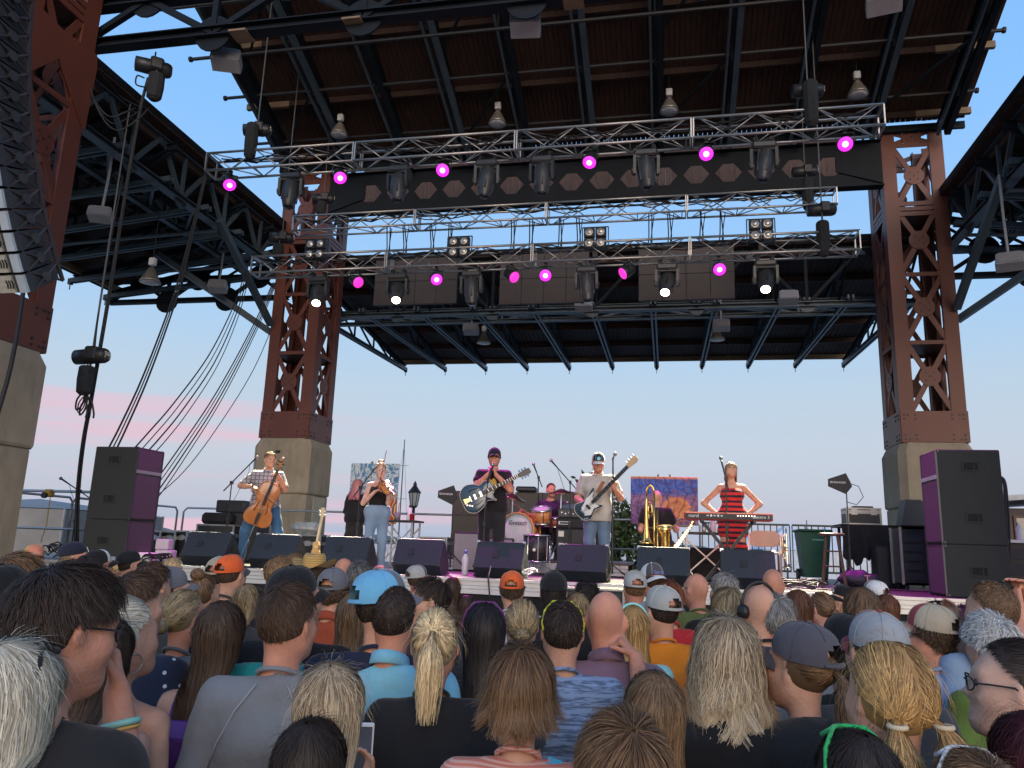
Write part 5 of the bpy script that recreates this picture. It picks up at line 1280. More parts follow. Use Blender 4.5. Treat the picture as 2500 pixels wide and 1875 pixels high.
# ------------------------------------------------------------------ people: one continuous body surface from a blended distance field
class Field:
    def __init__(s, xs, ys, zs):
        s.x, s.y, s.z = xs, ys, zs; s.D = np.full((len(xs), len(ys), len(zs)), 9.0)
    def _sub(s, lo, hi):
        r = []
        for c, a, b in ((s.x, lo[0], hi[0]), (s.y, lo[1], hi[1]), (s.z, lo[2], hi[2])):
            i0, i1 = np.searchsorted(c, a), np.searchsorted(c, b); r.append(slice(max(i0-1, 0), min(i1+1, len(c))))
        return tuple(r)
    def put(s, p, inf=0.0):
        kind, k = p[0], p[-1]
        if kind == 'c':
            _, a, b, ra, rb, flat, _ = p; a = V(a); b = V(b); m = max(ra, rb)+inf+k+.03; lo = np.minimum(a, b)-m; hi = np.maximum(a, b)+m
        else:
            _, c, r, R, neg, _ = p; c = V(c); r = V(r)+inf; m = max(r)+k+.03; lo = c-m; hi = c+m
        q = s._sub(lo, hi)
        if any(t.stop-t.start < 1 for t in q): return
        X = s.x[q[0]][:, None, None]; Y = s.y[q[1]][None, :, None]; Z = s.z[q[2]][None, None, :]
        if kind == 'c':
            ba = b-a; L2 = max(ba@ba, 1e-9)
            t = ((X-a[0])*ba[0]+(Y-a[1])*ba[1]+(Z-a[2])*ba[2])/L2; tc = np.clip(t, 0, 1)
            d = np.sqrt((X-a[0]-tc*ba[0])**2+(Y-a[1]-tc*ba[1])**2+(Z-a[2]-tc*ba[2])**2)-(ra+(rb-ra)*tc+inf)
            if flat: d = np.maximum(d, (t-1)*math.sqrt(L2))
            neg = False
        else:
            if R is None: x, y, z = (X-c[0])/r[0], (Y-c[1])/r[1], (Z-c[2])/r[2]; x2, y2, z2 = x/r[0], y/r[1], z/r[2]
            else:
                dx, dy, dz = X-c[0], Y-c[1], Z-c[2]; R = np.asarray(R)
                x, y, z = [(R[0, i]*dx+R[1, i]*dy+R[2, i]*dz)/r[i] for i in range(3)]; x2, y2, z2 = x/r[0], y/r[1], z/r[2]
            k0 = np.sqrt(x*x+y*y+z*z); k1 = np.sqrt(x2*x2+y2*y2+z2*z2); d = k0*(k0-1)/np.maximum(k1, 1e-6)
        o = s.D[q]
        if neg:
            h = np.maximum(k-np.abs(o+d), 0)/k; s.D[q] = np.maximum(o, -d)+h*h*k*.25
        else:
            h = np.maximum(k-np.abs(o-d), 0)/k; s.D[q] = np.minimum(o, d)-h*h*k*.25
    def cut(s, n, off):
        """keep the side where n.p < off"""
        s.D = np.maximum(s.D, n[0]*s.x[:, None, None]+n[1]*s.y[None, :, None]+n[2]*s.z[None, None, :]-off)
    def fold(s, amp, f=1.0, seed=0):
        X, Y, Z = s.x[:, None, None], s.y[None, :, None], s.z[None, None, :]
        n = np.sin(21*f*Z+9*f*X+3*np.sin(7*f*X+seed)+seed)*np.sin(13*f*X-7*f*Z+11*f*Y+2.1*seed)+.6*np.sin(34*f*Z-16*f*X+8*f*Y+seed*1.7)
        s.D = s.D+amp*n
    def mesh(s, name, smooth_it=1):
        D = s.D; S = D < 0; nx, ny, nz = D.shape
        off = np.array([(i, j, k) for i in (0, 1) for j in (0, 1) for k in (0, 1)])
        cnt = sum(S[i:nx-1+i, j:ny-1+j, k:nz-1+k].astype(np.int8) for i, j, k in off)
        act = (cnt > 0) & (cnt < 8); A = np.argwhere(act); idx = -np.ones(act.shape, int); idx[act] = np.arange(len(A))
        ci = A[:, None, :]+off[None]; val = D[ci[..., 0], ci[..., 1], ci[..., 2]]
        P = np.stack([s.x[ci[..., 0]], s.y[ci[..., 1]], s.z[ci[..., 2]]], -1)
        acc = np.zeros((len(A), 3)); n = np.zeros(len(A))
        for a in range(8):
            for b in range(a+1, 8):
                if abs(off[a]-off[b]).sum() != 1: continue
                m = (val[:, a] < 0) != (val[:, b] < 0); t = val[m, a]/(val[m, a]-val[m, b])
                acc[m] += P[m, a]+(P[m, b]-P[m, a])*t[:, None]; n[m] += 1
        v = acc/np.maximum(n, 1)[:, None]; F = []
        for ax in range(3):
            sl0 = [slice(None)]*3; sl1 = [slice(None)]*3; sl0[ax] = slice(0, -1); sl1[ax] = slice(1, None)
            dif = S[tuple(sl0)] != S[tuple(sl1)]; E = np.argwhere(dif); b, c = (ax+1) % 3, (ax+2) % 3
            ok = (E[:, b] > 0) & (E[:, c] > 0) & (E[:, b] < D.shape[b]-1) & (E[:, c] < D.shape[c]-1); E = E[ok]
            def cell(db, dc):
                q = E.copy(); q[:, b] += db; q[:, c] += dc; return idx[q[:, 0], q[:, 1], q[:, 2]]
            Q = np.stack([cell(-1, -1), cell(0, -1), cell(0, 0), cell(-1, 0)], 1)
            inside = S[E[:, 0], E[:, 1], E[:, 2]]; Q[~inside] = Q[~inside][:, ::-1]; F.append(Q)
        F = np.vstack(F)
        for _ in range(smooth_it):
            a = np.zeros_like(v); w = np.zeros(len(v))
            for i in range(4):
                np.add.at(a, F[:, i], v[F[:, (i+1) % 4]]); np.add.at(w, F[:, i], 1); np.add.at(a, F[:, i], v[F[:, i-1]]); np.add.at(w, F[:, i], 1)
            v = v*.5+.5*a/np.maximum(w, 1)[:, None]
        return np_mesh(name, v, F)
def np_mesh(name, v, F, smooth=True):
    me = bpy.data.meshes.new(name); me.vertices.add(len(v)); me.vertices.foreach_set('co', np.asarray(v, np.float32).ravel())
    k = F.shape[1]; me.loops.add(F.size); me.polygons.add(len(F)); me.loops.foreach_set('vertex_index', F.astype(np.int32).ravel())
    me.polygons.foreach_set('loop_start', np.arange(0, F.size, k, dtype=np.int32)); me.polygons.foreach_set('loop_total', np.full(len(F), k, np.int32))
    if smooth: me.polygons.foreach_set('use_smooth', np.ones(len(F), bool))
    me.update(calc_edges=True); return me
def grid(lo, hi, h, fine=()):
    """axis coordinates with step h, refined inside the (a, b, step) ranges"""
    c = [lo]
    while c[-1] < hi:
        st = h
        for a, b, f in fine:
            if a <= c[-1] < b: st = min(st, f)
        c.append(c[-1]+st)
    return np.array(c)

PIV = V(0, -.015, 1.50); HC = V(0, -.012, 1.655)
def cone(a, b, ra, rb=None, k=.03, flat=False): return ('c', a, b, ra, ra if rb is None else rb, flat, k)
def ell(c, r, R=None, k=.03, neg=False): return ('e', c, r, R, neg, k)
def head_prims(yaw=0, pitch=0, roll=0, fem=False, off=(0, 0, 0)):
    R = rotz(yaw)@rotx(pitch)@roty(roll); T = lambda p: R@(V(p)-PIV)+PIV+V(off)
    f = .94 if fem else 1.0
    P = [ell(T(HC), (.075*f, .095, .098), R, .02), ell(T((0, .03, 1.595)), (.056*f, .066, .088), R, .03),
         cone(T((-.045*f, .01, 1.575)), T((-.012, .072, 1.54)), .027, .02, .05), cone(T((.045*f, .01, 1.575)), T((.012, .072, 1.54)), .027, .02, .05),
         ell(T((0, .080, 1.543)), (.020, .017, .018), R, .02), cone(T((-.034, .072, 1.668)), T((.034, .072, 1.668)), .016, .016, .02),
         ell(T((-.043*f, .058, 1.612)), (.022, .022, .020), R, .045), ell(T((.043*f, .058, 1.612)), (.022, .022, .020), R, .045),
         ell(T((-.031, .097, 1.644)), (.017, .014, .012), R, .014, True), ell(T((.031, .097, 1.644)), (.017, .014, .012), R, .014, True),
         cone(T((0, .088, 1.655)), T((0, .108, 1.618)), .008, .013, .012), ell(T((-.012, .097, 1.612)), (.008, .009, .007), R, .008), ell(T((.012, .097, 1.612)), (.008, .009, .007), R, .008),
         cone(T((-.019, .086, 1.583)), T((.019, .086, 1.583)), .0085, .0085, .007), cone(T((-.016, .084, 1.571)), T((.016, .084, 1.571)), .009, .009, .007),
         ell(T((-.083*f, -.008, 1.626)), (.010, .021, .034), R@rotz(-.55), .010), ell(T((.083*f, -.008, 1.626)), (.010, .021, .034), R@rotz(.55), .010),
         ell(T((-.087*f, .002, 1.632)), (.006, .009, .016), R, .008, True), ell(T((.087*f, .002, 1.632)), (.006, .009, .016), R, .008, True)]
    nb = V(0, -.025, 1.40)+V(off)*.4
    P.append(cone(nb, T((0, -.022, 1.60)), .060 if not fem else .048, .055 if not fem else .045, .035))
    return P, R
def hand_prims(w, d, n, side, curl=.5, s=1.0, spread=.021, thumb=.6):
    """w wrist, d finger direction, n palm normal, side = +1/-1 places the thumb along cross(d,n)*side"""
    w = V(w); d = nrm(d); n = nrm(V(n)-d*np.dot(V(n), d)); sd = np.cross(d, n)*side; P = []
    for j in range(4):
        o = sd*spread*(1.5-j)*s; kn = w+d*(.088-.004*abs(j-1))*s+o; P.append(cone(w+o*.55+d*.01, kn, .016*s, .0125*s, .012))
        dd = d.copy(); q = kn; L = (1.0, 1.1, 1.0, .8)[j]*s
        for i, l in enumerate((.042, .027, .021)):
            a = curl*(1.0, 1.15, .8)[i]; dd = dd*math.cos(a)+n*math.sin(a); dd = nrm(dd); n2 = nrm(n-dd*np.dot(n, dd)); e = q+dd*l*L
            P.append(cone(q, e, (.0098-.0007*i)*s, (.0092-.0008*i)*s, .004)); q = e
    t0 = w+d*.022*s+sd*.026*s; td = nrm(d*.62+sd*.66+n*.45*thumb); t1 = t0+td*.045*s; td2 = nrm(td*.8+d*.35+n*.35*thumb); t2 = t1+td2*.03*s
    P += [cone(t0-td*.01, t1, .0155*s, .0115*s, .012), cone(t1, t2, .011*s, .0105*s, .004), cone(t2, t2+nrm(td2+n*.3)*.022*s, .0105*s, .0085*s, .004)]
    return P
STD = dict(shL=(-.188, -.018, 1.39), shR=(.188, -.018, 1.39), elL=(-.252, -.045, 1.11), elR=(.252, -.045, 1.11), wrL=(-.25, .05, .87), wrR=(.25, .05, .87),
           hpL=(-.092, 0, .93), hpR=(.092, 0, .93), knL=(-.105, .02, .50), knR=(.105, .02, .50), anL=(-.115, -.02, .085), anR=(.115, -.02, .085))
def human(fem=False, J=None, head=(0, 0, 0), hands=None, headoff=(0, 0, 0), lean=0.0, bulk=1.0):
    """returns prim groups in body coordinates: facing +Y, standing 1.75 m"""
    j = dict(STD)
    if fem:
        for k in ('shL', 'shR'): j[k] = (j[k][0]*.86, j[k][1], j[k][2]-.012)
        for k in ('elL', 'elR'): j[k] = (j[k][0]*.9, j[k][1], j[k][2])
    if J: j.update(J)
    j = {k: V(v) for k, v in j.items()}; b = bulk; G = {}
    lo = V(0, lean, 0)
    if fem:
        G['torso'] = [cone(V(-.072, .0, 1.28)+lo*.8, V(.072, .0, 1.28)+lo*.8, .098*b, None, .05), cone(V(-.085, -.018, 1.352)+lo, V(.085, -.018, 1.352)+lo, .062*b, None, .05), cone((-.045, .0, 1.11), (.045, .0, 1.11), .095*b, None, .06),
            cone((-.085, -.01, .95), (.085, -.01, .95), .125*b, None, .06), ell(V(-.07, .085, 1.27)+lo*.8, (.06, .05, .058), None, .03), ell(V(.07, .085, 1.27)+lo*.8, (.06, .05, .058), None, .03), ell((-.07, -.07, .93), (.085, .08, .09), None, .04), ell((.07, -.07, .93), (.085, .08, .09), None, .04)]
    else:
        G['torso'] = [cone(V(-.085, .0, 1.27)+lo*.8, V(.085, .0, 1.27)+lo*.8, .112*b, None, .05), cone(V(-.105, -.022, 1.355)+lo, V(.105, -.022, 1.355)+lo, .072*b, None, .05), cone((-.058, .01, 1.10), (.058, .01, 1.10), .108*b, None, .06),
            cone((-.075, 0, .96), (.075, 0, .96), .122*b, None, .06), ell((-.06, -.06, .93), (.075, .07, .08), None, .04), ell((.06, -.06, .93), (.075, .07, .08), None, .04)]
    af = .84 if fem else 1.0
    nk = V(0, -.025, 1.43)+lo
    for s in 'LR':
        G['torso'].append(cone(nk, j['sh'+s]+V(0, 0, .002), .042*af, .046*af*b, .05))
    G['arm'] = []; G['fore'] = []; G['hand'] = []
    for s in 'LR':
        G['arm'].append(cone(j['sh'+s], j['el'+s], .055*af*b, .042*af, .03)); m = j['el'+s]*.65+j['wr'+s]*.35
        G['fore'] += [cone(j['el'+s], m, .045*af, .044*af, .03), cone(m, j['wr'+s], .044*af, .029*af, .02)]
        sg = -1 if s == 'L' else 1
        if hands and hands.get(s): d, n, c, *r = hands[s]; G['hand'] += hand_prims(j['wr'+s], d, n, r[0] if r else -sg, c, .95*(af+.04))
        else: G['hand'] += hand_prims(j['wr'+s], nrm(j['wr'+s]-j['el'+s]), V(-sg, 0, 0), 1 if s == 'L' else -1, .35, .95)
    G['leg'] = []; G['foot'] = []
    for s in 'LR':
        G['leg'] += [cone(j['hp'+s], j['kn'+s], .098*b, .062, .04), cone(j['kn'+s], j['kn'+s]*.6+j['an'+s]*.4+V(0, -.02, 0), .06, .058, .03), cone(j['kn'+s]*.6+j['an'+s]*.4+V(0, -.02, 0), j['an'+s], .057, .04, .03)]
        G['foot'] += [cone(j['an'+s]+V(0, -.03, -.03), j['an'+s]+V(0, .14, -.05), .042, .032, .03)]
    G['head'], R = head_prims(*head, fem=fem, off=headoff); G['R'] = R; G['j'] = j; G['off'] = V(headoff); return G
def make_body(name, G, h=.0125, fine=None, parts=('torso', 'arm', 'fore', 'hand', 'leg', 'foot', 'head'), inf=0.0, fold=0.0, cuts=(), extra=(), zlo=None, only=None, seed=0, smooth=1):
    pr = [p for g in parts for p in G[g]]+list(extra)
    pts = np.vstack([np.vstack([V(p[1]), V(p[2])]) if p[0] == 'c' else V(p[1])[None] for p in pr]); m = .16+inf
    lo = pts.min(0)-m; hi = pts.max(0)+m; fine = fine or ((), (), ())
    F = Field(grid(lo[0], hi[0], h, fine[0]), grid(lo[1], hi[1], h, fine[1]), grid(lo[2], hi[2], h, fine[2]))
    for p in pr: F.put(p, inf)
    if fold: F.fold(fold, 1.0, seed)
    for n, o in cuts: F.cut(n, o)
    return F.mesh(name, smooth)

# ---- skin, hair and cloth materials
def skin_mat(name, c):
    m = mat(name, c, .5, var=.2, scale=11, bump=.15, bscale=90, spec=.22); b = m.node_tree.nodes['Principled BSDF']
    b.inputs['Subsurface Weight'].default_value = .12; b.inputs['Subsurface Radius'].default_value = (.02, .008, .005); b.inputs['Subsurface Scale'].default_value = .5
    return m
SKIN = [skin_mat('fair_skin', (.60, .32, .215)), skin_mat('rosy_skin', (.58, .265, .175)), skin_mat('tan_skin', (.46, .23, .145)), skin_mat('pale_skin', (.62, .38, .28))]
_HM = {}
def hair_mat(name, root, tip, rough=.42):
    if name in _HM: return _HM[name]
    m = bpy.data.materials.new('hair_'+name); m.use_nodes = True; N = m.node_tree.nodes; L = m.node_tree.links; b = N['Principled BSDF']
    b.inputs['Roughness'].default_value = rough+.1; b.inputs['Specular IOR Level'].default_value = .28
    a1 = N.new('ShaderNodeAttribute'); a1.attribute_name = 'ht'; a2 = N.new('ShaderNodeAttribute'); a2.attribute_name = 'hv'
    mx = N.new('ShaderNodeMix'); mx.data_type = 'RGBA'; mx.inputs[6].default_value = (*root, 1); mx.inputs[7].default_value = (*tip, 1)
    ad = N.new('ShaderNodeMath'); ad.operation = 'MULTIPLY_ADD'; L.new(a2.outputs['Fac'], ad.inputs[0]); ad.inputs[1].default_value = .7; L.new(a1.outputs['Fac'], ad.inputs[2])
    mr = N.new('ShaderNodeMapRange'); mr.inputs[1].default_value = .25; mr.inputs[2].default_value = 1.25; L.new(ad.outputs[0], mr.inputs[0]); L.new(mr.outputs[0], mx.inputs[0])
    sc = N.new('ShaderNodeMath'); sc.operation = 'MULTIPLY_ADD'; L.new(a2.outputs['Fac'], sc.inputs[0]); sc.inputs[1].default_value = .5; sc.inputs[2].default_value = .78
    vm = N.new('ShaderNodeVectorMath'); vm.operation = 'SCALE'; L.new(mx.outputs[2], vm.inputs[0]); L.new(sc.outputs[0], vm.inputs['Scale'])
    L.new(vm.outputs[0], b.inputs['Base Color']); _HM[name] = m; return m
HAIR = dict(dark=((.020, .014, .011), (.045, .028, .020)), black=((.012, .010, .010), (.030, .022, .020)), brown=((.040, .024, .016), (.095, .055, .032)), midbrown=((.075, .042, .023), (.23, .13, .065)),
    lightbrown=((.11, .066, .036), (.31, .19, .095)), dirtyblonde=((.14, .10, .055), (.46, .33, .17)), blonde=((.20, .14, .08), (.76, .57, .31)), highlights=((.20, .15, .10), (.74, .57, .36)), platinum=((.45, .40, .31), (.78, .71, .56)), honey=((.25, .135, .05), (.64, .39, .15)),
    auburn=((.085, .030, .015), (.21, .085, .04)), red=((.10, .03, .015), (.26, .09, .035)), grey=((.12, .115, .11), (.34, .32, .29)), white=((.42, .42, .41), (.66, .65, .62)), saltpepper=((.05, .05, .05), (.20, .19, .18)), pink=((.42, .20, .17), (.60, .22, .28)), wine=((.045, .012, .018), (.10, .022, .03)), purple=((.05, .012, .04), (.13, .03, .10)), gold=((.42, .30, .10), (.70, .55, .22)))
def hmat(k): return hair_mat(k, *HAIR[k])
_CM = {}
def cloth(key, c, c2=None, freq=0, kind=None, rough=.88):
    if key in _CM: return _CM[key]
    m = mat('cloth_'+key, c, rough, var=.14, scale=5, bump=.75, bscale=8, spec=.2); N = m.node_tree.nodes; L = m.node_tree.links; b = N['Principled BSDF']
    b.inputs['Sheen Weight'].default_value = .15
    if c2 is not None:
        src = b.inputs['Base Color'].links[0].from_socket; tc = N.new('ShaderNodeTexCoord'); sp = N.new('ShaderNodeSeparateXYZ'); L.new(tc.outputs['Object'], sp.inputs[0]); mx = N.new('ShaderNodeMix'); mx.data_type = 'RGBA'; mx.inputs[7].default_value = (*c2, 1); L.new(src, mx.inputs[6])
        def sq(sock, f, thr):
            a = N.new('ShaderNodeMath'); a.operation = 'MULTIPLY'; a.inputs[1].default_value = f; L.new(sock, a.inputs[0]); q = N.new('ShaderNodeMath'); q.operation = 'FRACT'; L.new(a.outputs[0], q.inputs[0]); g = N.new('ShaderNodeMath'); g.operation = 'GREATER_THAN'; g.inputs[1].default_value = thr; L.new(q.outputs[0], g.inputs[0]); return g.outputs[0]
        if kind == 'stripe': L.new(sq(sp.outputs['Z'], freq, .55), mx.inputs[0])
        elif kind == 'pin': L.new(sq(sp.outputs['Z'], freq, .72), mx.inputs[0])
        elif kind == 'plaid':
            g = N.new('ShaderNodeMath'); g.operation = 'MAXIMUM'; L.new(sq(sp.outputs['Z'], freq, .75), g.inputs[0]); L.new(sq(sp.outputs['X'], freq, .75), g.inputs[1]); q = N.new('ShaderNodeMath'); q.operation = 'MULTIPLY'; q.inputs[1].default_value = .75; L.new(g.outputs[0], q.inputs[0]); L.new(q.outputs[0], mx.inputs[0])
        elif kind == 'dots':
            vo = N.new('ShaderNodeTexVoronoi'); vo.inputs['Scale'].default_value = freq; vo.inputs['Randomness'].default_value = .25; L.new(tc.outputs['Object'], vo.inputs['Vector']); g = N.new('ShaderNodeMath'); g.operation = 'LESS_THAN'; g.inputs[1].default_value = .16; L.new(vo.outputs['Distance'], g.inputs[0]); L.new(g.outputs[0], mx.inputs[0])
        elif kind == 'heather':
            nz = N.new('ShaderNodeTexNoise'); nz.inputs['Scale'].default_value = 60; mp = N.new('ShaderNodeMapping'); mp.inputs['Scale'].default_value = (.35, .35, 2.2); L.new(tc.outputs['Object'], mp.inputs[0]); L.new(mp.outputs[0], nz.inputs['Vector']); g = N.new('ShaderNodeMapRange'); g.inputs[1].default_value = .42; g.inputs[2].default_value = .6; L.new(nz.outputs[0], g.inputs[0])
            m3 = N.new('ShaderNodeMath'); m3.operation = 'MAXIMUM'; L.new(g.outputs[0], m3.inputs[0]); L.new(sq(sp.outputs['Z'], freq, .8), m3.inputs[1]); L.new(m3.outputs[0], mx.inputs[0])
        L.new(mx.outputs[2], b.inputs['Base Color'])
    _CM[key] = m; return m

# ---- hair as many thin locks over a close under-layer
HR = V(.081, .101, .104)
def hairline(d):
    al = np.degrees(np.arctan2(np.abs(d[:, 0]), d[:, 1])); return np.radians(np.interp(al, [0, 40, 65, 84, 98, 116, 140, 180], [50, 44, 24, 8, 0, -24, -36, -40]))
def roots(n, rg, emax=None, back=None):
    out = []
    while sum(map(len, out)) < n:
        d = rg.normal(size=(n*2, 3)); d /= np.linalg.norm(d, axis=1)[:, None]; el = np.arcsin(d[:, 2]); ok = el > hairline(d)+rg.uniform(-.05, .05, len(d))
        if emax is not None: ok &= el < emax+.5*np.clip(d[:, 1], 0, 1)*0
        out.append(d[ok])
    return np.vstack(out)[:n]
def _rot(d, k, a):
    return d*np.cos(a)+np.cross(k, d)*np.sin(a)+k*(np.sum(k*d, -1, keepdims=True))*(1-np.cos(a))
def flow(d, L, S, pole, vol, leave, rnd, drop_in=.0, flare=.0):
    """strand points (N,S,3) running from roots d away from the pole over the head, then falling"""
    pole = nrm(V(pole)); c = np.clip(d@pole, -1, 1); th0 = np.arccos(c); k = np.cross(pole, d); kn = np.linalg.norm(k, axis=1, keepdims=True); k = np.where(kn > 1e-6, k/np.maximum(kn, 1e-6), V(1, 0, 0))
    s = np.linspace(0, 1, S)[None]*L[:, None]; th = th0[:, None]+s/.098; lv = np.maximum(leave, th0[:, None]); on = np.minimum(th, lv); e = np.maximum(th-lv, 0)*.098
    u = _rot(np.broadcast_to(pole, (len(d), S, 3)), k[:, None, :], on[..., None]); lift = 1.02+(vol*rnd/.09)[:, None]*(1-np.exp(-(s+.012)/.03))
    P = HC+u*HR*lift[..., None]; P[..., 2] -= e
    rad = u*V(1, 1, 0); rl = np.linalg.norm(rad, axis=-1, keepdims=True); rad = rad/np.maximum(rl, 1e-4)
    P += rad*(flare*e-drop_in*(1-np.exp(-e/.06)))[..., None]
    # hair beyond the shoulders lies on the back
    f = np.clip((e-.10)/.12, 0, 1)[..., None]; P[..., 1:2] -= f*np.clip(P[..., 1:2]+.142, 0, .2)*.95; P[..., 0:1] *= 1-.06*f
    return P, u
def ribbons(P, out, w, rg, taper=True, tilt=.16):
    N, S, _ = P.shape; T = np.gradient(P, axis=1); T /= np.maximum(np.linalg.norm(T, axis=-1, keepdims=True), 1e-6); B = np.cross(T, out); B /= np.maximum(np.linalg.norm(B, axis=-1, keepdims=True), 1e-6); C = np.cross(B, T)
    a = rg.uniform(-tilt, tilt, (N, 1, 1)); B = B*np.cos(a)+C*np.sin(a); ww = (np.asarray(w).reshape(-1, 1, 1) if np.ndim(w) else w)*(np.linspace(1, .35, S) if taper else np.ones(S))[None, :, None]
    V2 = np.stack([P-B*ww/2, P+B*ww/2], 2).reshape(-1, 3); i = (np.arange(N)[:, None]*S+np.arange(S-1)[None])*2; i = i.ravel(); F = np.stack([i, i+1, i+3, i+2], 1)
    return V2, F, np.repeat(np.tile(np.linspace(0, 1, S), N), 2), np.repeat(np.repeat(rg.random(N), S), 2)
def clump(P, rg, ncl, amt, jt=.005):
    N = len(P); g = rg.integers(0, N, ncl); r = P[:, 0]; gr = r[g]; a = np.argmin(((r[:, None]-gr[None])**2).sum(-1), 1); S = P.shape[1]; w = (np.linspace(0, 1, S)**1.3*amt)[None, :, None]
    G = P[g][a]; jit = rg.normal(0, jt, (N, 1, 3)); return P*(1-w)+(G+jit)*w
def wave(P, u, rg, amp, lam, L):
    N, S, _ = P.shape; s = np.linspace(0, 1, S)[None]*L[:, None]; x0 = P[:, :1]; ph = x0[..., 0]*75+x0[..., 1]*30+rg.normal(0, .7, (N, 1)); ph2 = x0[..., 0]*50-x0[..., 2]*60+rg.normal(0, .7, (N, 1)); T = np.gradient(P, axis=1); T /= np.maximum(np.linalg.norm(T, axis=-1, keepdims=True), 1e-6); B = np.cross(T, u); ra = np.clip(s/.03, 0, 1)*(1.0 if amp < .004 or L.max() < .13 else (.12+.88*np.linspace(0, 1, S)[None]**1.3))
    return P+B*(amp*ra*np.sin(6.28*s/lam+ph))[..., None]+u*(amp*ra*np.sin(6.28*s/lam+ph2))[..., None]
def shell(L, pole, vol, leave, drop_in, flare, emax=None):
    nph, S = 72, 22; pole = nrm(V(pole)); sd, up, _ = frame(pole, (0, 1, 0)); ph = np.linspace(0, 2*math.pi, nph, endpoint=False); d = np.cos(.06)*pole+np.sin(.06)*(np.outer(np.cos(ph), sd)+np.outer(np.sin(ph), up))
    P, u = flow(d, np.full(nph, L), S, pole, vol*.25, leave, np.ones(nph), drop_in, flare); uu = (P-HC)/HR; uu /= np.linalg.norm(uu, axis=-1, keepdims=True); el = np.arcsin(uu[..., 2]); hl = hairline(uu.reshape(-1, 3)).reshape(nph, S); vis = (el > hl+.05)
    hang = np.cumsum(np.cumsum(~vis, 1), 1) == 0
    bk = u[..., 1] < .05 if L > .2 else np.zeros_like(vis); lim = np.where(bk, True, hang)
    if emax is not None: lim &= el < emax
    F = []
    for i in range(nph):
        j = (i+1) % nph
        for q in range(S-1):
            if lim[i, q] and lim[i, q+1] and lim[j, q] and lim[j, q+1]: F.append([i*S+q, i*S+q+1, j*S+q+1, j*S+q])
    return P.reshape(-1, 3), np.array(F, int).reshape(-1, 4)
_HAIRC = {}
